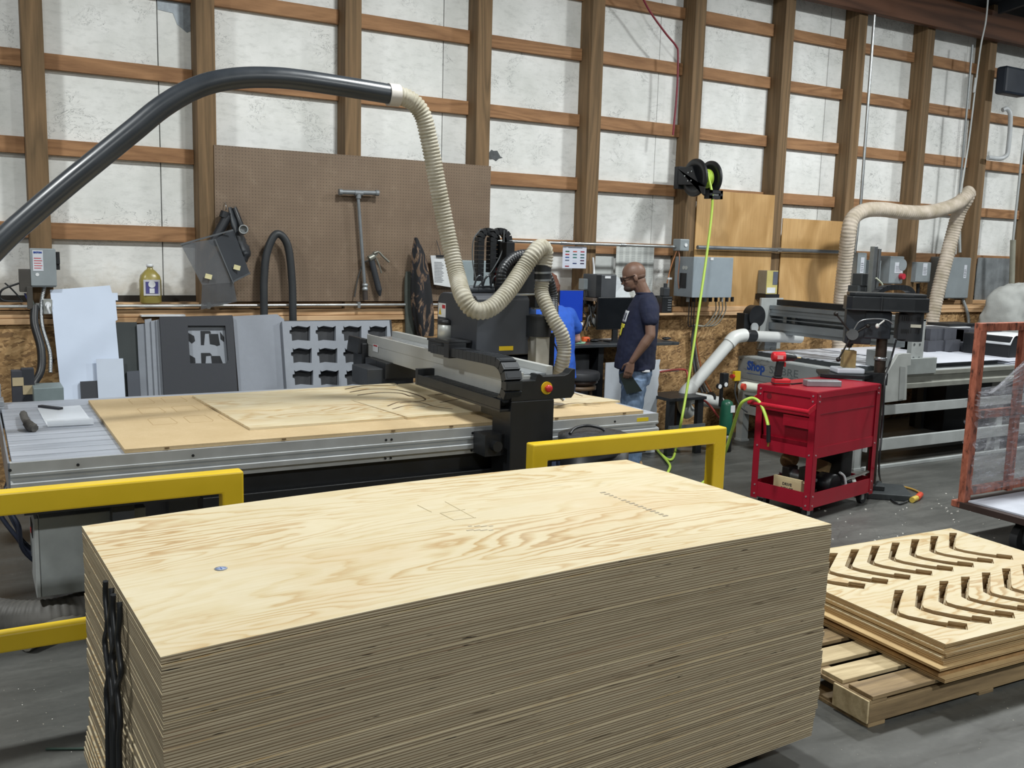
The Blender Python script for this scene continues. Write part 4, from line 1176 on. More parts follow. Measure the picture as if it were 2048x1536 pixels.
# long U of black hose rising behind the foam panels
m = MB(); m.tube(spline([q(528, 690, 7.56), q(528, 620, 7.552), q(528, 560, 7.552), q(534, 505, 7.552), q(553, 468, 7.552), q(575, 490, 7.552), q(584, 560, 7.552), q(586, 640, 7.552), q(590, 700, 7.56)], 8), .031, 14)
obj('vacuum_hose', m, M('2d3033', .5), label='thick black hose looping up in an arch behind the foam panels', cat='hose')

# T-handle tool, grease gun
t = thing('t_handle_tool', 'grey pipe T-handle tool hanging upright on the pegboard', 't-handle tool', tuple(q(718, 480, 7.6)))
GPIPE = M('7e8387', .4, .35)
m = MB(); m.cyl(q(680, 384, 7.6), q(755, 386, 7.6), .019, n=16); obj('handle_bar', m, GPIPE, t)
for x, y in ((681, 384), (754, 386)):
    a = q(x, y, 7.6); m = MB(); m.cyl(a-Vector((.014, 0, 0)), a+Vector((.014, 0, 0)), .025, n=16); obj('end_cap', m, GPIPE, t)
a = q(717, 386, 7.6); m = MB(); m.cyl(a-Vector((.035, 0, 0)), a+Vector((.035, 0, 0)), .024, n=16); m.cyl(a, a-Vector((0, 0, .045)), .022, n=16); obj('tee_fitting', m, GPIPE, t)
m = MB(); m.cyl(q(716, 392, 7.6), q(729, 566, 7.6), .014, n=16); obj('pipe', m, GPIPE, t)
m = MB(); m.lathe([(.018, 0), (.025, .003), (.025, .02), (.02, .024), (.02, .035), (.025, .038), (.025, .055), (.018, .06)], q(730, 581, 7.6), 16); obj('coupling', m, M('9a9fa2', .4, .5), t)
m = MB(); m.cyl(q(731, 600, 7.6), q(730, 582, 7.6), .022, n=14); obj('socket', m, M('3a3330', .6), t)
t = thing('grease_gun', 'dark grease gun with grey lever hanging beside the T-handle tool', 'grease gun', tuple(q(748, 540, 7.6)))
m = MB(); m.cyl(q(743, 521, 7.6), q(758, 580, 7.6), .026, n=16); m.cyl(q(758, 580, 7.6), q(760, 592, 7.6), .026, .008, n=16); obj('barrel', m, M('33363b', .45), t)
m = MB(); m.cyl(q(738, 518, 7.6), q(748, 513, 7.6), .028, n=14); m.bar(q(744, 515, 7.6), q(752, 505, 7.6), .03, .035); m.tube(spline([q(748, 507, 7.58), q(757, 504, 7.58), q(765, 512, 7.58), q(778, 524, 7.58)], 5), .009, 8); m.tube(spline([q(752, 515, 7.58), q(758, 530, 7.58), q(763, 546, 7.58)], 5), .006, 8); obj('lever_head', m, M('7f8078', .4, .5), t)
m = MB(); m.tube(spline([q(738, 520, 7.6), q(726, 528, 7.62), q(715, 560, 7.62), q(709, 594, 7.62)], 6), .006, 8); obj('whip_hose', m, M('3c3b3a', .5), t)

# jackets and clipboard ----------------------------------------------------
def camo():
    t = NT('camouflage_cloth'); v = t.coord((1, 1, .35), rot=(0, .5, 0))
    n = t.noise(v, 14, 3, .6, 1.2); c = t.ramp(n, [(.46, srgb('1c1d20')), (.50, srgb('24242a')), (.54, srgb('5e4c3e')), (.60, srgb('87705c')), (.64, srgb('2a2a2c'))], 'CONSTANT')
    t.col(c); t.bump(t.noise(t.coord((1, 1, .3)), 6, 3), .8, .03); return t.pr(.9)
def jacket(name, line, mat, label, y=7.50, fold=5, ph=0):
    rings = []
    for (py, xl, xr, d) in line:
        a, b = q(xl, py, y), q(xr, py, y); c = (a+b)/2; w = (b-a).length/2; ring = []
        for k_ in range(28):
            an = 2*math.pi*k_/28
            f_ = 1+.16*math.sin(fold*an+ph+py*.01)
            ring.append((c.x+w*math.cos(an)*min(1, f_), c.y+.02+d*math.sin(an)*f_, c.z))
        rings.append(ring)
    m = MB(); m.loft(rings); o = obj(name, m, mat, label=label, cat='jacket', subsurf=1); return o
jacket('jacket', [(475, 831, 836, .015), (492, 827, 845, .035), (520, 824, 857, .05), (560, 824, 862, .06), (600, 823, 869, .07), (640, 828, 872, .07), (672, 837, 870, .06)], camo(), 'dark camouflage jacket hanging from a hook at the right side of the pegboard', 7.48)
jacket('jacket', [(543, 813, 828, .02), (560, 810, 836, .035), (600, 810, 836, .04), (640, 812, 834, .04), (690, 812, 838, .04)], M('4d524d', .9, 0, .2, 10, .8), 'grey-green jacket hanging behind the camouflage one', 7.585, 4, 1)
t = thing('clipboard', 'brown clipboard with a thick pad of white papers hung from a wire hook', 'clipboard', tuple(q(885, 540, 7.55)))
m = MB(); m.plate([q(866, 516, 7.6), q(905, 514, 7.6), q(917, 574, 7.6), q(872, 575, 7.6)], (0, .006, 0)); obj('board', m, M('5d4a3a', .7), t)
m = MB()
m.plate([q(861, 511, 7.58), q(901, 511, 7.58), q(904, 575, 7.58), q(868, 569, 7.58)], (0, .012, 0)); pp_ = obj('paper_pad', m, M('cdd0d2', .6, 0, .03), t)
m = MB()
for i in range(14):
    m.bar(q(869, 524+i*3, 7.576), q(884+(i*7 % 5), 524.5+i*3, 7.576), .0008, .004)
obj('print_lines', m, M('9a9ea3', .7), pp_)
m = MB(); a = q(881, 512, 7.57); m.box((a.x-.04, 7.565, a.z-.01), (a.x+.04, 7.60, a.z+.008)); m.tube([a, a+Vector((0, 0, .02)), q(873, 481, 7.64)], .003, 5); obj('metal_clip', m, BLACKM, t)
m = MB(); a = q(926, 547, 7.55); m.ell(a, (.02, .02, .05), 10, 8); obj('safety_vest', m, M('c5e03a', .7), label='scrap of bright yellow-green safety vest behind the clear hose', cat='vest')
disconnect('control_box', W(929, 520, Y=7.5).x, W(1003, 520, Y=7.5).x, 1.50, W(935, 521, Y=7.5).z, 7.66, .12, 'pale blue-grey control box behind the router drag chains', handle=False, col=M('8f9b9f', .4, .1))

# dust collection pipe over the router ------------------------------------
YP = 5.25
def Q(px, py, y=YP): return W(px, py, Y=y)
pipe = [Q(-260, 735), Q(-120, 612), (Q(0, 487)), Q(60, 432), Q(130, 372), Q(200, 315), Q(270, 258), Q(320, 217), Q(370, 186), Q(420, 166), Q(480, 156), Q(540, 155), Q(600, 160), Q(700, 175), Q(790, 190)]
m = MB(); m.tube(spline(pipe, 6), .056, 24)
o = obj('dust_pipe', m, M('33373c', .32, 0, .1), label='black plastic dust pipe arching over the router from the left edge', cat='pipe')
bpy.data.objects['dust_pipe']
gl = NT('clear_ribbed_hose'); 
nz = gl.noise(gl.coord(), 12, 3)
gl.col(gl.ramp(nz, [(.3, srgb('a8a28f')), (.7, srgb('cbc6b8'))]))
HOSE = gl.pr(.25, 0, Transmission_Weight=.35, IOR=1.1, Specular_IOR_Level=.7)
h1 = [Q(782, 190), Q(805, 193), Q(828, 206), Q(846, 232), Q(857, 275), Q(866, 320), Q(876, 375), Q(889, 440), Q(903, 505, 5.22), Q(915, 555, 5.15), Q(925, 590, 5.0), Q(942, 616, 4.95), Q(965, 622, 4.92), Q(990, 610, 4.92), Q(1018, 580, 4.95), Q(1045, 540, 5.0), Q(1068, 507, 5.0), Q(1082, 495, 5.03), Q(1090, 505, 5.06), Q(1087, 535, 5.06)]
m = MB(); m.tube(spline(h1, 8), .050, 20, cap=False, rib=(.020, .085))
t = thing('dust_hose', 'clear ribbed dust hose sagging from the black pipe down to the router spindle', 'hose', tuple(Q(870, 400)))
obj('upper_hose', m, HOSE, t)
m = MB(); a, b = Q(776, 189), Q(797, 191); m.tube([a, b], .064, 20); obj('hose_clamp', m, M('b9b4ae', .4), t)
m = MB(); m.tube([Q(1086, 530, 5.06), Q(1085, 562, 5.06)], .053, 20); cp = obj('coupling', m, BLACK, t)
for y in (545, 560):
    m = MB(); m.tube([Q(1085, y-2, 5.06), Q(1085, y+2, 5.06)], .056, 20); obj('hose_clamp', m, STEEL, t)
h2 = [Q(1085, 560, 5.06), Q(1083, 585, 5.05), Q(1092, 610, 5.0), Q(1107, 640, 4.95), Q(1122, 665, 4.92), Q(1128, 690, 4.92), Q(1127, 715, 4.92), Q(1121, 740, 4.95), Q(1116, 765, 5.0), Q(1117, 790, 5.0)]
m = MB(); m.tube(spline(h2, 8), [.048]*65+[.040]*40, 20, cap=False, rib=(.024, .06)) if False else m.tube(spline(h2, 8), .043, 20, cap=False, rib=(.019, .09))
obj('lower_hose', m, HOSE, t)
m = MB(); m.tube([Q(1117, 790, 5.0), Q(1128, 800, 4.98)], .012, 8); obj('hose_end', m, STEEL, t)
# ------------------------------------------------------------------ centre: wall conduit, papers, boxes
t = thing('conduit_run', 'long grey conduit run at head height from the router to the right wall boxes', 'conduit', (6.4, 7.6, 1.97))
ya = 7.60
m = MB(); zc1 = W(1180, 488, Y=ya).z; m.cyl((4.15, ya, zc1), (6.42, ya, zc1), .014, n=12); obj('conduit_pipe', m, CONDUIT, t)
zc2 = W(1530, 499, Y=ya).z
m = MB(); m.cyl((6.55, ya, zc2), (8.80, ya, zc2), .021, n=12); obj('conduit_pipe', m, M('83888c', .4, .6), t)
m = MB(); a = W(1366, 490, Y=7.56); m.box((a.x-.06, 7.53, a.z-.06), (a.x+.06, 7.65, a.z+.06)); jb = obj('junction_box', m, BOXG, t, .01)
m = MB(); m.cyl((a.x+.01, 7.522, a.z), (a.x+.01, 7.53, a.z), .018, n=16); obj('knockout', m, WHITE, jb)
for x in (4.9, 5.6, 7.7):
    m = MB(); m.cyl((x-.03, ya, zc1 if x < 6 else zc2), (x+.03, ya, zc1 if x < 6 else zc2), .019 if x < 6 else .026, n=12); obj('coupling', m, STEEL, t)
# colour chart
t = thing('colour_chart', 'white paper chart with rows of small coloured bars pinned to a wall post', 'chart', tuple(W(1148, 538, Y=7.64)))
a, b = W(1126, 492, Y=7.62), W(1170, 537, Y=7.62)
m = MB(); m.box((a.x, 7.620, b.z), (b.x+.01, 7.622, a.z)); obj('paper', m, M('c9cedb', .5, 0, .02), t)
cols = ['2f5d3a', 'a52830', '2c4f8a', '5b6375', 'c9cedb', '8c2533', 'b34a3a', '2b6b6b', '2f6d63', 'c9cedb', '2b3a66', '9b4a55', 'a03040', '2c5a55', '24505c', '4a2c48', '2a2440']
for ci in range(3):
    xx = a.x+.03+ci*(b.x-a.x)*.33
    m = MB()
    for ri in range(6 if ci == 0 else 5):
        zz = a.z-.055-ri*.028-(0 if ci else 0)
        m.cur = 0
        bar_ = MB(); bar_.box((xx, 7.6185, zz), (xx+.045, 7.6196, zz+.011)); obj('colour_bar', bar_, M(cols[(ci*6+ri) % len(cols)], .5), t)
m = MB(); m.box((a.x+.06, 7.6185, a.z-.016), (b.x-.04, 7.6196, a.z-.012)); obj('heading_line', m, INK, t)
# plan sheets on the insulation
def plan():
    q_ = NT('printed_plan_sheet'); v = q_.coord((1, 1, 1))
    x, y, z = q_.sep(v)
    g = q_.math('FRACT', q_.math('MULTIPLY', x, 13)); g2 = q_.math('FRACT', q_.math('MULTIPLY', z, 55))
    f_ = q_.math('MULTIPLY', q_.ramp(g, [(.35, 0.0), (.4, 1.0)]), q_.ramp(g2, [(.35, .2), (.5, 1.0)]))
    c_ = q_.mix(q_.math('MULTIPLY', f_, .42), srgb('c3c7c4'), srgb('6c7072'))
    c_ = q_.mix(q_.ramp(q_.noise(v, 5, 3), [(.5, 0.0), (.75, .35)]), c_, srgb('8d9190'))
    q_.col(c_); return q_.pr(.6)
PLAN = plan()
a, b = W(1233, 494, Y=7.80), W(1303, 612, Y=7.80)
m = MB(); m.box((a.x, 7.800, b.z), (b.x, 7.802, a.z+.01)); obj('plan_sheet', m, PLAN, label='large printed plan sheet hanging on the wall behind the man in navy', cat='plan sheet')
a, b = W(1187, 512, Y=7.84), W(1226, 548, Y=7.84)
m = MB(); m.box((a.x, 7.84, b.z), (b.x, 7.842, a.z)); obj('paper_sheet', m, M('b9bdbb', .5), label='blank wrinkled paper sheet on the wall above the dark printer cabinet', cat='paper sheet')
# outlet / transformer cluster
t = disconnect('control_box', W(1176, 557, Y=7.5).x, W(1195, 557, Y=7.5).x, W(1180, 581, Y=7.5).z, W(1180, 558, Y=7.5).z, 7.66, .10, 'small grey outlet box between the colour chart and the dark cabinet', handle=False)
m = MB(); a = W(1186, 568, Y=7.54); m.cyl((a.x, 7.545, a.z), (a.x, 7.552, a.z), .018, n=16); obj('socket', m, WHITE, t)
m = MB(); m.tube(spline([W(1187, 557, Y=7.6), W(1188, 540, Y=7.63), W(1186, 515, Y=7.63)], 5), .01, 8); obj('white_cord', m, WHITE, t)
rr = random.Random(11)
t = thing('wire_tangle', 'tangle of plugs and black cables hanging between the blue screen and the black monitor', 'cables', tuple(W(1180, 640, Y=7.6)))
for i in range(9):
    x = 1170+i*4.2
    pts = [W(x+rr.uniform(-6, 6), 582+j*19+rr.uniform(-6, 6), Y=7.52+rr.uniform(-.05, .05)) for j in range(5)]
    m = MB(); m.tube(spline(pts, 5), .007, 6); obj('cable', m, M(rr.choice(['1b1c1e', '2b2d30', '777a7c', '8d8f90']), .5), t)
for i in range(5):
    p = W(1172+rr.uniform(0, 34), 590+i*13, Y=7.55); m = MB(); m.cbox(p, (.05, .05, .06), (rr.random(), rr.random(), 0)); obj('plug', m, BLACK if i % 2 else M('9a9c9c', .5), t, .006)
m = MB(); a, b = W(1172, 528, Y=7.72), W(1196, 560, Y=7.72)
# dark printer cabinet
a, b = W(1205, 549, Y=7.40), W(1233, 596, Y=7.40)
t = thing('computer_tower', 'dark grey computer tower on the wall shelf with a white tag', 'computer', (a.x, 7.5, b.z))
m = MB(); m.box((a.x-.06, 7.41, b.z), (b.x, 7.64, a.z)); cbn = obj('case', m, M('45484c', .5, .1), t, .008)
m = MB(); m.box((a.x-.062, 7.405, b.z+.01), (a.x-.005, 7.4095, a.z-.005)); obj('side_grille', m, BLACK, cbn)
p0_, p1_ = W(1211, 552, Y=7.40), W(1222, 557, Y=7.40)
m = MB(); m.box((p0_.x, 7.404, p1_.z), (p1_.x, 7.4085, p0_.z)); obj('tag', m, WHITE, cbn)
m = MB(); m.box((a.x-.10, 7.40, b.z-.03), (b.x+.35, 7.66, b.z-.001)); obj('wall_shelf', m, M('5d5148', .7), label='narrow dark wooden shelf under the computer tower', cat='shelf')
m = MB(); p, q2 = W(1223, 550, Y=7.45), W(1262, 596, Y=7.45)
m.add([(p.x+.005, 7.45, b.z), (q2.x, 7.45, b.z), (q2.x-.05, 7.5, p.z-.08), (p.x+.08, 7.5, p.z)], [(0, 1, 2, 3)])
obj('plastic_bag', m, M('bcc2c6', .4, 0, .1, 20, .5), solid=.004, label='white translucent plastic bag hanging beside the computer tower', cat='bag')

# desk ------------------------------------------------------------------
DZ = 1.08
t = thing('work_desk', 'standing-height black-edged desk along the wall with clutter on top', 'desk', (5.2, 7.4, 0))
m = MB(); m.box((4.05, 7.21, DZ-.03), (6.05, 7.62, DZ)); obj('desk_top', m, M('3a3e42', .35), t, .004)
m = MB(); m.box((4.08, 7.25, .0), (4.14, 7.6, DZ-.031)); obj('side_panel', m, BLACK, t)
m = MB(); m.box((5.12, 7.26, .0), (5.18, 7.6, DZ-.031)); obj('side_panel', m, BLACK, t)
m = MB(); m.box((4.14, 7.55, .25), (5.12, 7.6, DZ-.031)); obj('back_panel', m, BLACK, t)
m = MB(); m.box((5.85, 7.50, .85), (5.88, 7.6, DZ-.031)); obj('bracket', m, BLACK, t)
m = MB(); m.box((4.20, 7.30, 0), (5.05, 7.54, .98)); obj('storage_bin', m, M('1f2124', .6), bevel=.01, label='black storage bin filling the space under the desk', cat='bin')
# blue screen monitor, black monitor
def monitor(name, p0, p1, y, mat, lb, th=.03):
    a, b = W(*p0, Y=y), W(*p1, Y=y)
    t = thing(name, lb, 'monitor', ((a.x+b.x)/2, y, DZ), group='monitors on the desk')
    m = MB(); m.box((a.x, y, b.z), (b.x, y+th, a.z)); obj('bezel', m, BLACK, t, .004)
    m = MB(); m.box((a.x+.006, y-.003, b.z+.012), (b.x-.006, y-.0005, a.z-.006)); obj('screen', m, mat, t)
    m = MB(); m.box(((a.x+b.x)/2-.03, y+.005, DZ+.012), ((a.x+b.x)/2+.03, y+th-.005, b.z-.0)); m.box(((a.x+b.x)/2-.1, y-.05, DZ+.001), ((a.x+b.x)/2+.1, y+.06, DZ+.012)); obj('stand', m, BLACKM, t)
    return t
be = NT('blue_screen'); be.col(srgb('1c3fae')); be.b.inputs['Emission Color'].default_value = srgb('1b42b8'); be.b.inputs['Emission Strength'].default_value = .03
bm_ = monitor('monitor', (1119, 580), (1165, 645), 7.42, be.pr(.3), 'monitor showing a plain blue screen, behind the person in the blue t-shirt')
m = MB(); a, b = W(1148, 645, Y=7.41), W(1165, 648, Y=7.41); m.box((a.x, 7.40, b.z-.01), (b.x, 7.43, a.z)); obj('white_foot', m, WHITE, bm_)
monitor('monitor', (1197, 595), (1268, 658), 7.38, M('14171b', .2), 'black switched-off monitor in front of the man in navy')
# desk clutter
def top(px, py, z=DZ): return W(px, py, Z=z)
m = MB(); m.plate([top(1150, 674)+Vector((0, 0, .002)), top(1178, 676)+Vector((0, 0, .002)), top(1172, 688)+Vector((0, .02, .002)), top(1150, 688)+Vector((0, .02, .002))], (0, 0, .003)); obj('notepad', m, M('8fc0a4', .6), label='pale green notepad under the hand on the desk', cat='notepad')
def paper(name, px, lb, z=.003, mat=None):
    m = MB(); m.plate([top(x, y)+Vector((0, 0, z)) for x, y in px], (0, 0, .002)); return obj(name, m, mat or M('c4c9d2', .6), label=lb, cat='paper', group='papers on the desk')
paper('paper_sheet', [(1190, 672), (1225, 676), (1224, 684), (1196, 680)], 'white paper lying on the desk just left of the man in navy')
m = MB(); a = top(1146, 668)+Vector((0, 0, .06)); b = top(1178, 680)+Vector((0, 0, .008)); m.plate([a, b, b+Vector((.04, .09, .02)), a+Vector((.05, .08, .03))], (0, 0, .003)); obj('paper_sheet', m, M('c4c9d2', .6), label='white printed paper propped up at a slant beside the notepad', cat='paper')
t = thing('tape_measure', 'orange tape measure at the front edge of the desk', 'tape measure', tuple(top(1172, 685)))
p = top(1172, 684); m = MB(); m.box((p.x-.04, p.y-.02, DZ+.001), (p.x+.035, p.y+.03, DZ+.05)); obj('case', m, M('d5592a', .4), t, .012)
m = MB(); m.box((p.x+.0, p.y-.023, DZ+.01), (p.x+.02, p.y-.0205, DZ+.03)); obj('badge', m, M('401512', .5), t)
def mouse(px, py, lb):
    p = top(px, py); m = MB(); m.ell((p.x, p.y+.0, DZ+.0165), (.055, .032, .0155), 16, 8); return obj('computer_mouse', m, BLACK, label=lb, cat='computer mouse', group='computer mice on the desk')
mouse(1189, 684, 'black computer mouse next to the orange tape measure'); mouse(1333, 680, 'black computer mouse at the far right end of the desk')
p = top(1190, 673); m = MB(); m.lathe([(.001, 0), (.03, 0), (.032, .05), (.03, .08), (.012, .1), (.012, .115), (.001, .115)], (p.x, p.y+.03, DZ+.001), 16, (.0, 0, 1)); obj('plastic_bottle', m, FILM, label='small clear plastic bottle standing on the desk', cat='bottle')
p = top(1207, 672); m = MB(); m.box((p.x-.07, p.y-.02, DZ+.012), (p.x+.07, p.y+.08, DZ+.07)); obj('clear_container', m, FILM, bevel=.01, label='low clear plastic container beside the bottle on the desk', cat='container')
m = MB(); a, b = top(1303, 683), top(1338, 683); m.box((a.x, a.y-.0, DZ+.001), (b.x-.11, a.y+.22, DZ+.02)); obj('keyboard', m, BLACK, bevel=.004, label='black keyboard on the right part of the desk', cat='keyboard')
# stools
def stool(px, pz, label, y, r=.19):
    a = W(px, 738, Y=y); t = thing('round_stool', label, 'stool', (a.x, y, 0), group='round stools at the desk')
    z = pz
    m = MB(); m.lathe([(.001, z-.075), (r*.96, z-.075), (r, z-.06), (r, z-.015), (r*.95, z), (.001, z+.006)], (a.x, y, 0), 32); obj('seat', m, M('393a3d', .55), t)
    m = MB(); m.lathe([(.001, z-.115), (r*.78, z-.115), (r*.9, z-.10), (r*.9, z-.077), (.001, z-.077)], (a.x, y, 0), 28); obj('seat_ring', m, M('3c2c24', .35), t)
    m = MB(); m.lathe([(r*.7, z-.165), (r*.84, z-.16), (r*.84, z-.13), (r*.7, z-.125)], (a.x, y, 0), 28); obj('lower_ring', m, M('6f5a45', .5), t)
    for i in range(4):
        an = math.pi/4+i*math.pi/2+.3; c, s_ = math.cos(an), math.sin(an)
        m = MB(); m.cyl((a.x+c*r*.55, y+s_*r*.55, z-.14), (a.x+c*r*1.05, y+s_*r*1.05, .0), .016, .02, 10); obj('leg', m, M('59493a', .5), t)
    m = MB(); m.lathe([(r*.80, .28), (r*.86, .28), (r*.86, .3), (r*.80, .3)], (a.x, y, 0), 28); obj('foot_ring', m, STEEL, t)
stool(1158, .872, 'round dark padded stool at the desk between the two people', 6.99)
# white sheet leaning against the desk end
m = MB()
ys = 7.16
P_ = [W(1298, 722, Y=ys), W(1321, 719, Y=ys), W(1316, 770, Y=ys), W(1318, 800, Y=ys), W(1313, 838, Y=ys)]
a = W(1212, 722, Y=ys)
poly = [Vector((a.x, ys, .004)), Vector((P_[4].x, ys, .004))]
n_ = 14
for i in range(n_+1):
    z = .05+(P_[1].z-.05)*i/n_; poly.append(Vector((P_[1].x-.012*(i % 2)-.02*(1-i/n_), ys, z)))
poly.append(Vector((a.x, ys, P_[0].z)))
m.plate(poly, (0, .01, 0)); obj('white_sheet', m, M('b8bec6', .5, 0, .05), label='white plastic sheet with ragged right edge standing behind the man in navy', cat='plastic sheet')
# items on the ledge right of the man
p = W(1326, 625, Y=7.6)
t = thing('battery_charger', 'black power tool charger with cord on the ledge beside the pink card', 'charger', (p.x, 7.58, 1.346+.06))
LZ = W(1326, 626, Y=7.58).z
m = MB(); m.box((p.x-.07, 7.53, LZ), (p.x+.06, 7.63, LZ+.17)); b_ = obj('charger_body', m, BLACK, t, .01)
m = MB(); m.box((p.x-.05, 7.54, LZ+.17), (p.x+.03, 7.61, LZ+.26)); m.cyl((p.x-.01, 7.57, LZ+.25), (p.x-.01, 7.57, LZ+.30), .02); obj('battery_pack', m, DKGREY, t, .01)
m = MB()
for i in range(5): m.box((p.x-.0, 7.528, LZ+.03+i*.025), (p.x+.045, 7.5298, LZ+.038+i*.025))
obj('vent_slot', m, M('6e7276', .5), b_)
a, b = W(1303, 609, Y=7.6), W(1315, 625, Y=7.6)
m = MB(); m.box((a.x, 7.600, b.z), (b.x, 7.606, a.z)); o = obj('pink_card', m, M('d8a9b5', .6), label='pink card with dark mark standing on the ledge', cat='card')
m = MB(); m.tube([(a.x+.02, 7.597, a.z-.03), (b.x-.02, 7.597, b.z+.03)], .003, 5); m.tube([(a.x+.05, 7.597, b.z+.02), (a.x+.045, 7.597, a.z-.06)], .002, 5); obj('dark_mark', m, INK, o)
m = MB(); m.box((a.x-.1, 7.52, b.z-.022), (a.x+.45, 7.66, b.z-.001)); obj('ledge_board', m, LUMB, label='short wooden ledge board carrying the charger and pink card', cat='shelf')
# orange cable from conduit box
t = thing('orange_cable', 'orange cable looping down from the junction box to the control cabinet', 'cable', tuple(W(1355, 500, Y=7.58)))
m = MB(); m.tube(spline([W(1357, 496, Y=7.58), W(1359, 520, Y=7.56), W(1356, 555, Y=7.56), W(1358, 577, Y=7.56)], 6), .006, 8); obj('cable', m, M('9c7058', .5), t)
m = MB(); m.tube(spline([W(1356, 496, Y=7.60), W(1343, 530, Y=7.60), W(1332, 575, Y=7.60)], 6), .006, 8); obj('cable', m, M('a0673c', .5), t)
m = MB(); a = W(1340, 557, Y=7.595); m.box((a.x-.03, 7.585, a.z-.01), (a.x+.02, 7.598, a.z+.01)); obj('white_tag', m, WHITE, t)
# large grey control cabinet
a1 = W(1352, 560, Y=7.64); kx = W(1387, 560, Y=1.0).x; yF = a1.x/kx
aa, bb = W(1387, 514, Y=yF), W(1460, 595, Y=yF)
t = thing('control_cabinet', 'big square light grey control cabinet on the plywood with cables below', 'control cabinet', ((aa.x+bb.x)/2, 7.5, bb.z))
m = MB(); m.box((aa.x, yF, bb.z), (bb.x, 7.652, aa.z)); hb = obj('housing', m, M('848c92', .45, .1), t, .006)
m = MB(); m.box((aa.x-.004, yF-.015, bb.z+.0), (bb.x+.004, yF-.001, aa.z+.004)); obj('door', m, M('95a0a8', .42, .1, .05), t, .004)
m = MB(); p = W(1424, 518, Y=yF-.018); m.box((p.x-.02, yF-.019, p.z-.012), (p.x+.02, yF-.0155, p.z+.014)); obj('logo_patch', m, WHITE, t)
m = MB(); m.box((aa.x-.006, yF+.09, bb.z+.09), (aa.x-.0005, yF+.19, bb.z+.24)); obj('side_vent', m, BLACK, t)
for yy in (.10, .14):
    m = MB(); m.cyl((aa.x-.004, yF+yy, aa.z-.11), (aa.x-.0005, yF+yy, aa.z-.11), .02, n=14); obj('knockout_plug', m, M('aeb2b0', .5), t)
rr = random.Random(4)
for i in range(9):
    xx = aa.x+.06+i*.075; m = MB(); m.cyl((xx, yF+.12, bb.z-.05), (xx, yF+.12, bb.z-.0005), .018, n=10); obj('cable_gland', m, BLACK if i % 3 else M('9a9d9c', .5), t)
for i in range(7):
    x0 = aa.x+(.08+i*.035 if i < 3 else .30+i*.045)
    m = MB(); m.tube(spline([(x0, yF+.12, bb.z-.05), (x0+.0, yF+.12, bb.z-.16), (x0-(.10 if i > 2 else -.03), yF+.15, bb.z-.30), W(1388, 650, Y=7.55)], 6), .006, 6); obj('cable', m, M('77776f' if i > 2 else '2d2b2a', .5), t)
t = thing('cable_drop', 'bundle of grey and orange cables dropping down the wall beside the green hose', 'cables', tuple(W(1392, 700, Y=7.6)))
for i, c_ in enumerate(('4b4d4e', '2c2d2f', '77797a', 'a5613c')):
    m = MB(); m.tube(spline([W(1388+i*2, 650, Y=7.58), W(1384+i*3, 680, Y=7.6), W(1386+i*4, 715, Y=7.6), W(1393+i*5, 755, Y=7.55), W(1405+i*6, 785, Y=7.5)], 6), .012 if i < 2 else .007, 8); obj('cable', m, M(c_, .5), t)
# small yellow drive unit
a1 = W(1517, 560, Y=7.65); kx = W(1534, 560, Y=1.0).x; yF2 = max(7.45, a1.x/kx)
aa, bb = W(1534, 541, Y=yF2), W(1553, 588, Y=yF2)
t = thing('drive_unit', 'small beige and yellow drive unit mounted above the far gantry', 'drive unit', (aa.x, 7.55, bb.z))
m = MB(); m.box((aa.x, yF2, bb.z), (bb.x, 7.652, aa.z)); hb = obj('case', m, M('8d887a', .5), t, .004)
m = MB(); m.box((aa.x+.002, yF2-.004, bb.z), (bb.x, yF2-.0005, aa.z)); fp = obj('front_panel', m, M('c2b673', .5), t)
m = MB(); m.box((aa.x+.09, yF2-.007, bb.z+.10), (bb.x-.004, yF2-.0045, aa.z-.01)); obj('keypad', m, M('5d6270', .5), fp)
m = MB(); m.box((aa.x+.01, yF2-.007, bb.z+.01), (bb.x-.03, yF2-.0045, bb.z+.07)); obj('white_label', m, WHITE, fp)
m = MB(); m.box((aa.x-.02, 7.50, bb.z-.06), (bb.x+.02, 7.652, bb.z-.002)); obj('mount_block', m, BLACK, t)

# hose reel ---------------------------------------------------------------
RY = 7.40; RC = W(1397, 356, Y=RY)
t = thing('hose_reel', 'black wall-mounted air hose reel high on a post', 'hose reel', (RC.x, RY, RC.z-.2))
x0 = W(1390, 356, Y=RY).x; x1 = W(1420, 356, Y=RY).x
for xx, rr_ in ((x0, .185), (x1, .178)):
    m = MB(); m.lathe([(.04, -.006), (.12, -.006), (.13, -.016), (rr_-.01, -.014), (rr_, -.006), (rr_, .006), (rr_-.01, .004), (.13, .004), (.12, .012), (.04, .012)], (xx, RY, RC.z), 44, (1, 0, 0)); obj('reel_disc', m, BLACK, t)
m = MB(); m.cyl((x0, RY, RC.z), (x1, RY, RC.z), .07, n=24); obj('drum', m, M('3a4a2a', .6), t)
m = MB()
for i in range(7): m.lathe([(.07+.0, -.008), (.09, -.006), (.095, 0), (.09, .006), (.07, .008)], (x0+.03+i*(x1-x0-.06)/6, RY, RC.z), 28, (1, 0, 0))
obj('wound_hose', m, M('b4d24e', .45), t, kind='stuff')
m = MB(); m.prism([(.22, -.06), (.22, .10), (.0, .11), (-.05, .02), (-.16, -.16), (-.20, -.17), (-.20, -.10), (0, -.07)], (x0-.045, RY, RC.z), (0, 1, 0), (0, 0, 1), (.012, 0, 0)); arm = obj('mount_arm', m, BLACKM, t, .002)
m = MB(); m.prism([(.27, -.10), (.27, .12), (.20, .12), (.20, -.10)], (x0-.045, RY, RC.z), (0, 1, 0), (0, 0, 1), (x1-x0+.09, 0, 0)); obj('wall_plate', m, BLACKM, t, .002)
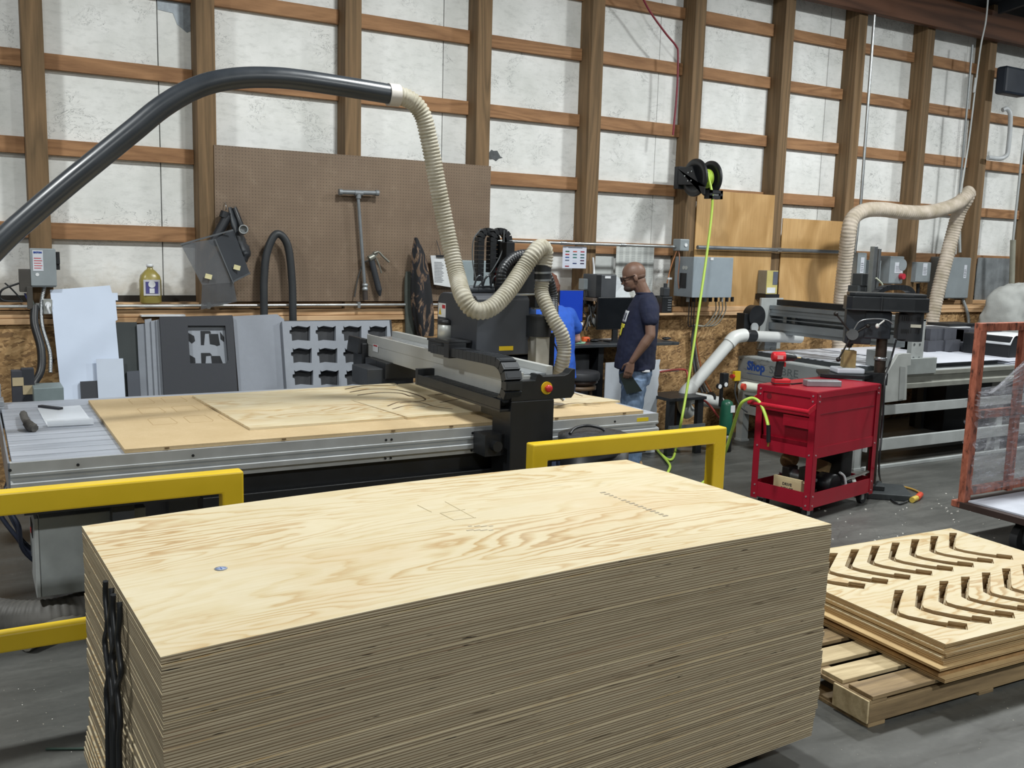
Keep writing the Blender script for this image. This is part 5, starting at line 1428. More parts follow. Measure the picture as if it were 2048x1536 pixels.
for (yy, zz_) in ((.0, .06), (.05, .05), (.0, -.03), (.05, -.03), (.1, .02)):
    m = MB(); m.cyl((x0-.05, RY+yy, RC.z+zz_), (x0-.0455, RY+yy, RC.z+zz_), .008, n=8); obj('bolt', m, STEEL, arm)
g0, g1 = W(1413, 380, Y=RY-.13), W(1437, 399, Y=RY-.13)
m = MB(); m.box((g0.x, RY-.19, g1.z), (g0.x+.03, RY-.10, g0.z)); m.box((g1.x-.03, RY-.19, g1.z), (g1.x, RY-.10, g0.z)); m.box((g0.x, RY-.19, g1.z), (g1.x, RY-.175, g1.z+.03)); m.box((g0.x, RY-.19, g0.z-.03), (g1.x, RY-.175, g0.z)); obj('hose_guide', m, BLACKM, t)
m = MB(); m.cyl((g0.x+.035, RY-.16, g1.z+.04), (g1.x-.035, RY-.16, g1.z+.04), .01, n=10); m.cyl((g0.x+.035, RY-.16, g0.z-.04), (g1.x-.035, RY-.16, g0.z-.04), .01, n=10); obj('guide_roller', m, WHITE, t)
# green hose
G = M('b2cf52', .4, 0, .04)
pts = []
for (x, y, yy) in ((1415, 345, 7.33), (1424, 388, 7.24), (1423, 430, 7.22), (1412, 520, 7.15), (1399, 610, 7.05), (1386, 700, 6.95), (1372, 790, 6.85), (1361, 850, 6.8)):
    pts.append(W(x, y, Y=yy))
for (x, y) in ((1352, 895), (1346, 916), (1336, 919), (1322, 908), (1314, 899), (1316, 902), (1332, 920), (1340, 932), (1336, 944), (1330, 955)):
    pts.append(W(x, y, Z=.018))
m = MB(); m.tube(spline(pts, 8), .0125, 10)
obj('air_hose', m, G, label='lime green air hose dropping from the reel and looping on the floor', cat='hose')
pts = [W(1393, 975, Z=.014), W(1410, 962, Z=.014), W(1425, 950, Z=.014), W(1447, 912, Y=5.6), W(1462, 868, Y=5.45), W(1472, 835, Y=5.35), W(1482, 808, Y=5.25), W(1496, 798, Y=5.2), W(1508, 797, Y=5.18), W(1520, 806, Y=5.14), W(1530, 828, Y=5.07), W(1536, 850, Y=5.0), W(1537, 868, Y=5.0)]
t = thing('air_hose_end', 'lime green hose end draped over the handle of the red cart', 'hose', tuple(pts[7]))
m = MB(); m.tube(spline(pts, 8), .0125, 10); obj('hose', m, G, t)
m = MB(); m.tube([W(1537, 850, Y=4.99), W(1537, 884, Y=4.99)], .016, 10); obj('hose_grip', m, BLACK, t)
m = MB(); m.tube([W(1537, 884, Y=4.99), W(1536, 893, Y=4.99)], .009, 8); obj('brass_fitting', m, M('9a7a3c', .4, .7), t, label='brass fitting')
# red air line on the wall top
pts = [W(1270, -40, Y=7.55), W(1295, 15, Y=7.62), W(1330, 65, Y=7.62), W(1352, 92, Y=7.62), W(1356, 110, Y=7.62), W(1354, 180, Y=7.62), W(1346, 270, Y=7.62)]
m = MB(); m.tube(spline(pts, 8), .010, 8); obj('red_hose', m, M('7c2030', .45), label='dark red air line running down beside the hose reel post', cat='hose')
# pvc dust pipe at the wall
t = thing('dust_duct', 'white PVC dust duct rising diagonally from the floor to the far router', 'duct', (6.4, 7.3, .3))
PV = M('c9cbc9', .4, 0, .04, 6)
A = W(1385, 772, Y=7.22); B = W(1462, 682, Y=7.22); C2 = W(1486, 671, Y=7.22)
m = MB(); m.tube([A, B], .062, 20); obj('duct_pipe', m, PV, t)
m = MB(); m.tube(spline([B-(B-A).normalized()*.04, B+Vector((.04, 0, .03)), C2+Vector((-.02, 0, .0)), C2+Vector((.02, 0, 0))], 6), .07, 20); obj('duct_elbow', m, M('d2d4d2', .35, 0, .03), t)
m = MB(); D2 = W(1508, 672, Y=7.22); m.tube([C2, D2], .062, 20); obj('rubber_coupling', m, BLACK, t)
m = MB(); E2 = W(1600, 676, Y=7.22); m.tube([D2, E2], .056, 20); obj('duct_pipe', m, PV, t)
m = MB(); m.tube(spline([A, A-(B-A).normalized()*.12, A+Vector((-.09, 0, -.20)), A+Vector((-.02, 0, -.28))], 6), .072, 20); m.tube([A+Vector((.0, 0, -.12)), W(1440, 806, Y=7.25)], .064, 20); obj('duct_wye', m, M('bfc1bf', .4), t)
m = MB(); c_ = W(1420, 797, Y=7.25); m.tube([c_+Vector((-.012, 0, .006)), c_+Vector((.012, 0, -.006))], .070, 20); m.tube([W(1434, 804, Y=7.25), W(1437, 805, Y=7.25)], .068, 20); obj('band', m, BLACK, t)
# red line near it
m = MB(); m.tube(spline([W(1300, 748, Y=7.45), W(1330, 742, Y=7.45), W(1362, 739, Y=7.45), W(1374, 745, Y=7.45), W(1378, 780, Y=7.3), W(1395, 796, Y=7.1), W(1415, 806, Y=7.1), W(1440, 840, Y=7.1), W(1455, 870, Z=.02)], 6), .011, 8)
obj('red_hose', m, M('9a3f3a', .45), label='faded red hose running behind the black stand to the duct', cat='hose')
m = MB(); a = W(1318, 742, Y=7.5); m.cyl((a.x-.05, 7.5, a.z), (a.x+.25, 7.5, a.z), .014); obj('white_pipe', m, WHITE, label='short white pipe behind the ragged white sheet', cat='pipe')
# black stand
t = thing('tool_stand', 'low black steel stand at the wall below the duct', 'stand', (6.05, 7.2, 0))
a = W(1337, 796, Y=7.0); b = W(1400, 808, Y=7.0); zt_ = a.z
m = MB(); m.box((a.x-.02, 6.95, zt_-.03), (b.x+.04, 7.35, zt_)); obj('stand_top', m, BLACK, t, .004)
for x in (a.x-.01, b.x-.05):
    for y in (6.97, 7.28):
        m = MB(); m.box((x, y, 0), (x+.07, y+.05, zt_-.031)); obj('leg', m, BLACK, t)
m = MB(); m.box((a.x-.015, 6.94, .22), (b.x+.03, 6.965, .30)); obj('crossbar', m, M('5a6063', .45, .3), t)
# green tank and gauges
t = thing('green_tank', 'small dark green gas tank standing by the left leg of the far router', 'tank', (6.70, 7.2, 0))
TKx, TKy = W(1451, 850, Y=6.95).x, 6.95
m = MB(); m.lathe([(.001, .17), (.058, .17), (.065, .19), (.065, .47), (.055, .50), (.02, .52), (.001, .52)], (TKx, TKy, 0), 24); obj('tank_body', m, M('1f5a45', .4), t)
m = MB(); m.lathe([(.001, 0), (.07, 0), (.07, .169), (.001, .169)], (TKx, TKy, 0), 24); obj('tank_base', m, BLACK, t)
m = MB(); m.box((TKx-.005, TKy-.069, .40), (TKx+.05, TKy-.062, .47)); obj('white_label', m, WHITE, t)
t = thing('pressure_regulator', 'round white pressure gauges on a black regulator by the far router leg', 'regulator', tuple(W(1450, 770, Y=7.0)))
for (x, y) in ((1452, 769), (1440, 773)):
    c_ = W(x, y, Y=6.9); m = MB(); m.cyl(c_, c_+Vector((0, .03, 0)), .026, n=20); g_ = obj('gauge', m, BLACK, t); m = MB(); m.cyl(c_-Vector((0, .002, 0)), c_-Vector((0, .0005, 0)), .022, n=20); obj('dial', m, WHITE, g_)
c_ = W(1448, 760, Y=6.95); m = MB(); m.cbox(c_, (.07, .06, .14)); m.cbox(c_+Vector((0, .03, -.17)), (.03, .03, .2)); obj('regulator_body', m, BLACK, t, .006)
# black drum with lid beside the gantry leg
DX, DY, DR = 3.06, 4.34, .205
t = thing('black_drum', 'black drum with crinkled plastic over its lid beside the gantry leg', 'drum', (DX, DY, 0))
m = MB(); m.lathe([(.001, .0), (DR*.95, .0), (DR*.95, .3), (DR*.97, .31), (DR*.95, .32), (DR*.95, .6), (DR*.97, .61), (DR*.95, .62), (DR*.95, .86), (.001, .86)], (DX, DY, 0), 40); obj('drum_body', m, BLACK, t)
m = MB(); m.lathe([(.001, .862), (DR, .862), (DR+.008, .875), (DR+.005, .90), (DR-.02, .91), (.001, .905)], (DX, DY, 0), 40); obj('lid', m, M('2b2d30', .3, 0, .6, 30, .8), t)
m = MB(); m.tube(spline([(DX-.16, DY+.02, .915), (DX-.1, DY+.06, .935), (DX, DY+.08, .94), (DX+.06, DY+.04, .93), (DX+.08, DY+.02, .915)], 5), .009, 8); obj('lid_handle', m, BLACK, t)
# ------------------------------------------------------------------ far router (wall side, right)
SX, SYF, SYB, SZ = 7.0, 5.75, 7.38, .895
t = thing('flatbed_router', 'worn grey flatbed router with lettered end panel standing along the wall at right', 'router machine', (9.0, 6.5, 0))
def worn():
    q_ = NT('worn_grey_paint'); v = q_.coord()
    n = q_.noise(q_.coord((1, .5, 2.2)), 6, 6, .75, .5); n2 = q_.noise(v, 2, 3)
    c_ = q_.ramp(n2, [(.3, srgb('878d8f')), (.7, srgb('9ea4a6'))])
    c_ = q_.mix(q_.ramp(n, [(.56, 0.0), (.64, .8)]), c_, srgb('43474a'))
    q_.col(c_); return q_.pr(.45, .2)
WORN = worn()
m = MB(); m.box((SX, SYF+.0, .665), (SX+.03, SYB, SZ)); ep = obj('end_panel', m, WORN, t, .004)
m = MB(); m.box((SX+.001, SYF+.05, .50), (SX+.028, SYB-.05, .662)); obj('lower_end_panel', m, SSG, t, .003)
m = MB(); m.box((SX+.031, SYF+.02, .80), (10.6, SYB-.02, .90)); obj('bed', m, SSG, t)
# lettering on the end panel (faces -x): text reads along -y
lz = .75
def side_text(s_, y, z, size, mat, bold=0, sx=1): return text(s_, Vector((SX-.0015, y, z)), size, mat, ep, rot=(R(90), 0, R(-90)), align='LEFT', bold=bold, sx=sx)
side_text('Shop', 7.24, lz+.02, .125, M('234a94', .5), .006, 1.0)
side_text('SABRE', 6.93, lz+.02, .105, M('5c6468', .5), .0, 1.35)
side_text('8', 6.30, lz+.02, .105, M('5c6468', .5), .0, 1.35)
m = MB(); m.box((SX-.002, 6.10, lz-.022), (SX-.0005, 7.24, lz-.016)); m2 = obj('underline', m, M('3c5a8e', .5), ep)
for (y, z) in ((7.34, .86), (7.34, .72), (7.34, .60), (6.9, .60), (5.82, .86)):
    m = MB(); m.cyl((SX-.004, y, z), (SX-.0005, y, z), .01, n=8); obj('bolt', m, M('55595b', .5, .4), t)
for x in (SX+.0, 9.1, 10.48):
    for y in (SYF+.04, SYB-.12):
        m = MB(); m.box((x+.002, y, .02), (x+.09, y+.09, .66 if x < 7.5 else .8)); m.box((x-.01, y-.01, 0), (x+.1, y+.1, .02)); obj('leg', m, SSG, t)
for (z0, z1) in ((.51, .60), (.175, .285), (.0, .03)):
    m = MB(); m.box((SX+.095, SYF-.0, z0), (10.5, SYF+.04, z1)); obj('long_beam', m, SSG, t, .003)
m = MB(); m.box((SX+.01, SYF+.14, .30), (SX+.06, SYB-.13, .38)); obj('cross_beam', m, SSG, t)
m = MB()
m.prism([(0, 0), (-.03, 0), (-.03, -.035), (-.01, -.04), (-.01, -.10), (-.035, -.11), (-.035, -.15), (-.0, -.16)], (SX+.3, SYF, .905), (0, 1, 0), (0, 0, 1), (3.3, 0, 0)); obj('side_rail', m, M('9b9c94', .4, .5), t)
# vacuum bed slab with striped surface
def vac():
    q_ = NT('slotted_white_bed'); v = q_.coord()
    x, y, z = q_.sep(v)
    g = q_.math('FRACT', q_.math('MULTIPLY', y, 11)); g2 = q_.math('FRACT', q_.math('ADD', q_.math('MULTIPLY', x, 2.2), q_.math('MULTIPLY', y, 1.3)))
    f_ = q_.math('MULTIPLY', q_.ramp(g, [(.55, 0.0), (.62, 1.0)], 'LINEAR'), q_.ramp(g2, [(.4, 0.0), (.45, 1.0)]))
    c_ = q_.mix(f_, srgb('c6cad2'), srgb('565a62'))
    c_ = q_.mix(q_.ramp(q_.noise(v, 3, 3), [(.45, 0.0), (.7, .4)]), c_, srgb('7f848c'))
    q_.col(c_); return q_.pr(.5)
m = MB(); m.box((7.18, 5.95, .902), (9.25, 7.28, .95)); vb = obj('vacuum_bed', m, [vac()], t)
m = MB(); m.box((7.176, 5.946, .903), (7.18, 7.284, .945)); m.box((7.18, 5.944, .903), (9.25, 5.948, .945)); obj('bed_edge', m, M('33373a', .5), vb)
# gantry
GXl = 7.42
zb1, zb0 = 1.455, 1.17
m = MB(); m.box((7.30, 7.40, .95), (7.62, 7.43, 1.50)); obj('gantry_side', m, SSG, t, .003)
m = MB(); m.box((7.29, 7.30, .95), (7.46, 7.395, 1.05)); m.box((7.40, 7.34, 1.05), (7.46, 7.395, 1.12)); obj('gantry_bearing', m, WORN, t, .004)
m = MB()
m.box((GXl, 5.80, 1.385), (GXl+.16, 7.395, 1.425)); m.box((GXl+.015, 5.80, 1.345), (GXl+.16, 7.395, 1.384)); m.box((GXl+.004, 5.80, 1.315), (GXl+.16, 7.395, 1.344))
m.box((GXl+.12, 5.80, 1.245), (GXl+.16, 7.395, 1.314)); m.box((GXl+.0, 5.80, 1.17), (GXl+.16, 7.395, 1.244)); m.box((GXl+.03, 5.80, 1.13), (GXl+.16, 7.395, 1.169))
m.box((GXl+.03, 5.80, 1.276), (GXl+.06, 7.395, 1.286))
gb2 = obj('gantry_beam', m, M('8f959a', .38, .6, .1, 4), t, .001)
m = MB(); m.box((GXl+.02, 5.95, 1.43), (GXl+.10, 7.32, 1.49)); obj('black_cover', m, BLACK, t, .004)
for y in (7.2, 7.08): 
    m = MB(); m.box((GXl+.06, y, 1.25), (GXl+.09, y+.05, 1.31)); obj('rail_block', m, STEEL, t)
rz0, rz1 = .935, 1.395
m = MB(); m.box((7.60, 5.74, rz0), (7.775, 5.79, rz1)); m.box((7.595, 5.74, rz1-.02), (7.78, 5.82, rz1)); rp = obj('riser_plate', m, M('a3a7a6', .45, .2), t, .003)
for (x, y) in ((1834, 633), (1844, 633), (1833, 643), (1843, 643), (1830, 675), (1841, 675), (1829, 689), (1840, 689), (1827, 716), (1838, 716), (1827, 730), (1836, 730)):
    p = W(x, y, Y=5.738); m = MB(); m.cyl(p, p+Vector((0, .004, 0)), .013, n=10); obj('bolt', m, M('65696a', .4, .4), rp)
m = MB(); m.box((7.40, 5.70, .885), (7.93, 5.735, 1.035)); obj('carriage_plate', m, M('8c918f', .45, .2), t, .004)
pp = [(1797, 709), (1806, 707), (1822, 707), (1822, 731), (1815, 732), (1813, 800), (1766, 806), (1767, 760), (1774, 747)]
m = MB(); pts = [W(x, y, Y=5.66) for x, y in pp]; m.plate(pts, (0, .035, 0)); br = obj('drive_bracket', m, M('a2a5a2', .45, .2), t, .003)
pp = [(1801, 733), (1811, 734), (1810, 765), (1808, 797), (1798, 800)]
m = MB(); pts = [W(x, y, Y=5.652) for x, y in pp]; m.plate(pts, (0, .006, 0)); obj('bracket_rib', m, M('8f9290', .45, .2), br)
m = MB(); m.box((7.30, 5.80, .95), (7.42, 6.0, 1.10)); obj('rear_block', m, M('85898a', .45, .2), t, .003)
# tall z axis with drag chain
za = W(1744, 560, Y=6.1)
m = MB(); m.box((za.x, 6.10, 1.15), (za.x+.05, 6.15, W(1747, 493, Y=6.1).z)); m.box((za.x+.07, 6.10, 1.15), (za.x+.10, 6.15, W(1747, 497, Y=6.1).z)); obj('z_column', m, STEEL, t, .002)
q0, q1 = W(1718, 547, Y=6.2), W(1741, 582, Y=6.2)
m = MB(); m.box((q0.x, 6.2, q1.z-.06), (q1.x, 6.32, q1.z+.05)); m.box((q0.x+.03, 6.19, q1.z+.05), (q1.x, 6.3, q0.z)); obj('z_motor_block', m, M('4b4e50', .4, .4), t, .004)
m = MB(); m.tube(spline([W(1752, 556, Y=6.1), W(1765, 570, Y=6.1), W(1757, 583, Y=6.1), W(1748, 590, Y=6.1)], 5), .008, 6); m.tube(spline([W(1746, 588, Y=6.0), W(1762, 577, Y=6.0), W(1776, 574, Y=6.0)], 5), .010, 6); obj('white_cable', m, M('b9bda8', .5), t)
pth = [W(1748, 590, Y=5.95), W(1762, 579, Y=5.95), W(1775, 575, Y=5.95), W(1800, 575, Y=5.95), W(1815, 578, Y=5.95), W(1824, 590, Y=5.95), W(1828, 604, Y=5.95)]
chain('drag_chain', spline(pth, 5), .07, .045, t, BLACK, (0, 1, 0), .05)
# dark motor and e-stop left of the gantry
p = W(1508, 632, Y=7.35)
m = MB(); m.cyl((p.x, 7.30, p.z), (p.x, 7.40, p.z), .115, n=28); m.box((p.x-.16, 7.32, p.z-.22), (p.x-.02, 7.44, p.z+.03)); obj('spindle_drive', m, BLACK, t, .004)
m = MB(); g = W(1513, 655, Y=7.28); m.cyl((g.x-.03, 7.27, g.z), (g.x-.03, 7.285, g.z), .05, n=24); obj('round_gauge', m, M('a4a8aa', .4), t)
p = W(1473, 752, Y=7.15)
m = MB(); m.box((p.x-.04, 7.13, p.z-.05), (p.x+.04, 7.17, p.z+.05)); sb = obj('stop_box', m, YEL, t, .004, label='yellow emergency stop box')
m = MB(); m.cyl((p.x-.075, 7.14, p.z), (p.x-.0405, 7.15, p.z), .022, n=16); obj('red_button', m, M('b8342c', .4), sb)
m = MB(); m.tube(spline([(p.x, 7.15, p.z-.05), W(1470, 785, Y=7.15), W(1478, 810, Y=7.15), W(1495, 825, Y=7.1)], 6), .008, 6); obj('stop_cable', m, M('4b4e50', .5), t)
a, b = W(1481, 772, Y=6.6), W(1520, 778, Y=6.6)
m = MB(); m.tube([a, a.lerp(b, .2), a.lerp(b, .8), b], [.035, .05, .05, .045], 16); wt = obj('filter_canister', m, M('c9cabc', .4), t, label='white filter canister')
p = W(1490, 774, Y=6.54); m = MB(); m.cyl(p, p+Vector((-.01, .03, 0)), .032, n=16); obj('red_knob', m, M('c2402f', .4), wt)
for i, (x0, x1) in enumerate(((8.38, 8.46), )):
    pass
a, b = W(1848, 775, Y=7.0), W(1867, 855, Y=7.0)
m = MB(); m.box((a.x, 7.0, .0), (b.x, 7.08, .8)); obj('rear_post', m, M('4d5154', .5, .2), t)
a, b = W(1893, 775, Y=6.75), W(1960, 860, Y=6.75)
m = MB(); m.box((a.x, 6.75, 0), (b.x+.3, 7.2, .78)); obj('vacuum_pump_cabinet', m, M('0f1216', .5), bevel=.006, label='black cabinet standing under the far router bed', cat='cabinet')
m = MB(); a = W(1790, 800, Y=7.0); m.box((7.75, 6.8, .0), (8.35, 7.1, .62)); obj('plywood_crate', m, M('7b6544', .7), bevel=.003, label='tan plywood box under the far router behind the drive bracket', cat='box')
# white sheets on the bed
rr = random.Random(8)
for i in range(6):
    z = .904+i*.007
    x0 = [9.27, 9.28, 9.30, 9.32, 9.27, 9.31][i]; y0 = 5.80+[.0, .05, .02, .1, .04, .12][i]
    m = MB(); m.box((x0-1.05 if False else x0, y0, z), (10.58-rr.uniform(0, .1), 7.30, z+.006)); obj('plastic_sheet', m, M('c9ccd6', .45, 0, .02), label='white plastic sheet in the low pile on the far router bed' if i < 5 else 'topmost white plastic sheet of the low pile on the far router bed', cat='plastic sheet', group='white plastic sheets piled on the far router')
m = MB(); m.box((8.02, 5.86, .952), (9.262, 7.2, .957)); obj('plastic_sheet', m, M('ccd0da', .45, 0, .02), label='single white plastic sheet covering the far router bed beside the pile', cat='plastic sheet')
# dark foam blocks on the sheets
FZ = .95
def foam(px0, px1, ytop, Y, label, depth=.35, z0=None, mat=None, notch=4):
    a = W(px0, ytop, Y=Y); b = W(px1, ytop, Y=Y); z0 = z0 or FZ; zt = W((px0+px1)/2, ytop, Y=Y).z
    m = MB(); w = (b.x-a.x)/notch
    for i in range(notch): m.box((a.x+i*w, Y+.02*(i % 2), z0+.001), (a.x+(i+1)*w-.006, Y+depth, zt))
    m.box((a.x, Y+.06, z0+.001), (b.x-.006, Y+depth-.01, zt-.01))
    return obj('foam_block', m, mat or M('43454c', .85, 0, .1, 20, .2), label=label, cat='foam block', group='dark foam blocks on the far router'), zt
_, z1_ = foam(1857, 1925, 681, 6.60, 'lower left ribbed charcoal foam block on the white sheets', .35)
_, z2_ = foam(1862, 1918, 657, 6.62, 'upper left ribbed charcoal foam block stacked on the lower one', .3, z1_)
_, z3_ = foam(1928, 2012, 684, 6.60, 'lower right long charcoal foam block behind the orange rack', .5, None, None, 2)
foam(1938, 2008, 658, 6.66, 'upper right charcoal foam block behind the orange rack post', .4, z3_, None, 2)
a = W(1895, 657, Y=6.85); m = MB(); m.box((a.x, 6.85, a.z), (a.x+.42, 7.15, a.z+.012)); obj('white_sheet', m, WHITE, label='white panel lying on the upper left foam block', cat='panel')
m = MB(); m.box((a.x+.10, 6.9, a.z+.013), (a.x+.62, 7.2, a.z+.045)); obj('black_tray', m, BLACK, bevel=.006, label='flat black tray on top of the white panel', cat='tray')
a = W(2022, 674, Y=6.0); m = MB(); m.box((a.x, 6.0, FZ), (a.x+.6, 6.55, a.z)); o = obj('black_bin', m, M('17191c', .5), bevel=.01, label='black bin with curled white liner at the right edge of the picture', cat='bin')
m = MB(); m.grid(lambda u, v: (a.x-.01+u*.5, 5.99+v*.4, a.z+.012-(.10*(1-u*6)**2 if u < .166 else 0)), 18, 4); obj('white_liner', m, WHITE, o, solid=.004)

# right wall boxes -----------------------------------------------------------
def wbox(px0, py0, px1, py1, label, Y=7.62, depth=.14, wall=7.66, **k):
    a = W(px0, py0, Y=wall-depth); b = W(px1, py1, Y=wall-depth)
    return disconnect('disconnect_switch', a.x, b.x, b.z, a.z, wall, depth, label, **k)
wbox(1716, 505, 1728, 568, 'narrow grey switch box partly behind the ribbed hose, leftmost of the right-hand boxes', sticker=(.35, .35, .75, .85), handle=False)
wbox(1738, 520, 1758, 566, 'small blue-grey box between two switch boxes, behind the router column', handle=False, depth=.1)
bb_ = wbox(1781, 512, 1803, 568, 'grey switch box with white sheet and red plug at its side', sticker=(.35, .40, .95, .78), handle=False, depth=.30, wall=7.86)
p = W(1808, 553, Y=7.5); m = MB(); m.cyl(p, p+Vector((0, .05, 0)), .035, n=16); obj('red_plug', m, M('b02b3a', .45), bb_)
m = MB(); p = W(1806, 530, Y=7.55); m.cyl(p, p+Vector((0, .05, 0)), .07, n=20); obj('round_hub', m, BOXG, bb_)
wbox(1833, 524, 1858, 565, 'small grey switch box with white strip label, middle of the right wall', sticker=(.45, .35, .75, .95), wall=7.86, depth=.25)
wbox(1897, 514, 1934, 597, 'large tall grey switch box with black label right of the ribbed hose', sticker=(.72, .5, .84, .82), handle=False, wall=7.86, depth=.28)
t = thing('grey_conduits', 'grey conduits dropping from the tall switch box to the wainscot', 'conduit', tuple(W(1935, 640, Y=7.65)))
m = MB(); m.tube(spline([W(1925, 598, Y=7.63), W(1933, 620, Y=7.6), W(1937, 640, Y=7.6), W(1936, 665, Y=7.6)], 6), .02, 10, rib=(.015, .1)); obj('flexible_conduit', m, M('8f9496', .4, .4), t)
m = MB(); m.cyl(W(1920, 505, Y=7.62), W(1918, 415, Y=7.7), .018, n=10); obj('conduit_pipe', m, M('a5a9a8', .4, .5), t)
m = MB(); m.cyl(W(1836, 567, Y=7.7), W(1835, 620, Y=7.7), .02, n=10); obj('conduit_pipe', m, BLACKM, label='short black conduit under the small switch box', cat='conduit')
# tall vertical conduit, far pipes, cables
m = MB(); m.cyl(W(1749, 30, Y=7.60), W(1721, 412, Y=7.60), .017, n=12); m.cyl(W(1721, 412, Y=7.60), W(1700, 590, Y=7.60), .014, n=12)
o = obj('vertical_conduit', m, CONDUIT, label='tall shiny vertical conduit rising behind the looping ribbed hose', cat='conduit')
m = MB(); m.cyl(W(1945, 90, Y=7.655), W(1908, 512, Y=7.655), .013, n=12); obj('vertical_conduit', m, M('8b8f90', .4, .6), label='thin vertical conduit behind the hanging cables at right', cat='conduit')
t = thing('roof_cable', 'pale cable and rope dropping from the roof to hold up the ribbed hose', 'cable', tuple(W(1926, 385, Y=7.15)))
m = MB(); m.tube(spline([W(1978, -30, Y=6.9), W(1972, 40, Y=6.95), W(1962, 90, Y=7.0), W(1952, 165, Y=7.05), W(1938, 280, Y=7.1), W(1922, 385, Y=7.15)], 6), .009, 8); obj('cable', m, M('a9adad', .45), t)
m = MB(); m.tube([W(1955, 150, Y=7.05), W(1938, 280, Y=7.1), W(1920, 388, Y=7.15)], .005, 6); obj('rope', m, M('c2c4c0', .6), t)
m = MB(); m.tube([W(1952, 155, Y=7.04), W(1948, 185, Y=7.06)], .016, 8); obj('turnbuckle', m, M('b9bcbc', .4, .5), t)
t = thing('pvc_vent', 'white PVC pipe with two elbows on the upper right wall', 'pipe', tuple(W(2015, 270, Y=7.55)))
m = MB(); m.tube(spline([W(2005, 220, Y=7.6), W(2014, 218, Y=7.58), W(2021, 235, Y=7.55), W(2016, 300, Y=7.55), W(2010, 313, Y=7.56), W(1998, 317, Y=7.58), W(1976, 315, Y=7.6)], 6), .028, 14); obj('pipe_run', m, M('b5b9bb', .4), t)
m = MB(); m.cyl(W(2048, 270, Y=7.5), W(2026, 480, Y=7.5), .016, n=12); o = obj('vertical_pipe', m, M('aeb2b2', .4, .3), label='pale vertical pipe near the right edge of the picture', cat='pipe')
m = MB(); m.cyl(W(2026, 480, Y=7.5), W(2022, 620, Y=7.5), .034, n=12); obj('wide_section', m, M('8d8c7f', .6), o)
m = MB(); a, b = W(2019, 125, Y=7.35), W(2060, 190, Y=7.35); m.box((a.x+.12, 7.45, b.z), (b.x+.1, 7.60, a.z)); obj('wall_speaker', m, M('18222f', .5), bevel=.03, label='dark blue-black speaker box high on the right wall', cat='speaker')
# foil and panel between far posts
a, b = W(1957, 515, Y=7.8), W(2005, 600, Y=7.8); m = MB(); m.box((a.x, 7.80, b.z), (b.x+.1, 7.81, a.z)); o = obj('grey_sheet', m, M('7f8487', .35, .1, .3, 6), label='grey translucent panel standing between the far posts', cat='panel')
# grey fabric cover over a machine
rings = []
cxx = W(2035, 620, Y=7.2); 
for (py, xl, xr, d) in ((668, 1978, 2110, .28), (640, 1977, 2110, .28), (620, 1981, 2108, .27), (600, 1987, 2104, .25), (585, 1995, 2098, .22), (573, 2006, 2088, .16), (567, 2025, 2070, .07)):
    a, b = W(xl, py, Y=7.25), W(xr, py, Y=7.25); c = (a+b)/2; w = (b.x-a.x)/2; ring = []
    for k_ in range(32):
        an = 2*math.pi*k_/32; f_ = 1+.05*math.sin(5*an+py*.03)
        ring.append((c.x+w*math.copysign(abs(math.cos(an))**.7, math.cos(an))*f_, c.y+d*math.copysign(abs(math.sin(an))**.7, math.sin(an))*f_, c.z))
    rings.append(ring)
m = MB(); m.loft(rings); t = thing('covered_machine', 'machine under a loose light grey fabric cover at the right edge', 'covered machine', (cxx.x, 7.25, 0))
obj('fabric_cover', m, M('a6a8a5', .85, 0, .08, 5, .6), t, subsurf=2)
_d = bpy.data.objects['fabric_cover'].modifiers.new('disp', 'DISPLACE'); _tx = bpy.data.textures.new('cover_folds', 'CLOUDS'); _tx.noise_scale = .22; _d.texture = _tx; _d.strength = .10; _d.texture_coords = 'LOCAL'
m = MB(); lo = W(2035, 668, Y=7.25); m.box((lo.x-.25, 7.05, 0), (lo.x+.45, 7.5, lo.z+.1)); obj('machine_base', m, DKGREY, t)

# hanging ribbed hose loop -----------------------------------------------
def HQ(x, y, Y=7.15): return W(x, y, Y=Y)
hp = [HQ(1678, 700, 7.3), HQ(1679, 660, 7.3), HQ(1681, 610, 7.3), HQ(1686, 560, 7.25), HQ(1692, 510, 7.2), HQ(1697, 465), HQ(1706, 436), HQ(1730, 421), HQ(1765, 419), HQ(1805, 424), HQ(1850, 425), HQ(1890, 417), HQ(1918, 405), HQ(1934, 389), HQ(1938, 385), HQ(1932, 400, 7.18), HQ(1918, 425, 7.25), HQ(1905, 470, 7.3), HQ(1892, 520, 7.3), HQ(1878, 575, 7.32), HQ(1868, 620, 7.32), HQ(1862, 660, 7.32), HQ(1860, 685, 7.32)]
hn = NT('beige_ribbed_hose'); nz = hn.noise(hn.coord(), 10, 3); hn.col(hn.ramp(nz, [(.3, srgb('ada28f')), (.7, srgb('d3c7b9'))])); HOSE2 = hn.pr(.4, 0, Transmission_Weight=.15, IOR=1.1)
m = MB(); m.tube(spline(hp, 8), .078, 20, cap=False, rib=(.034, .05))
obj('ribbed_hose', m, HOSE2, label='beige ribbed dust hose looped up over the far router by a roof cable', cat='hose')

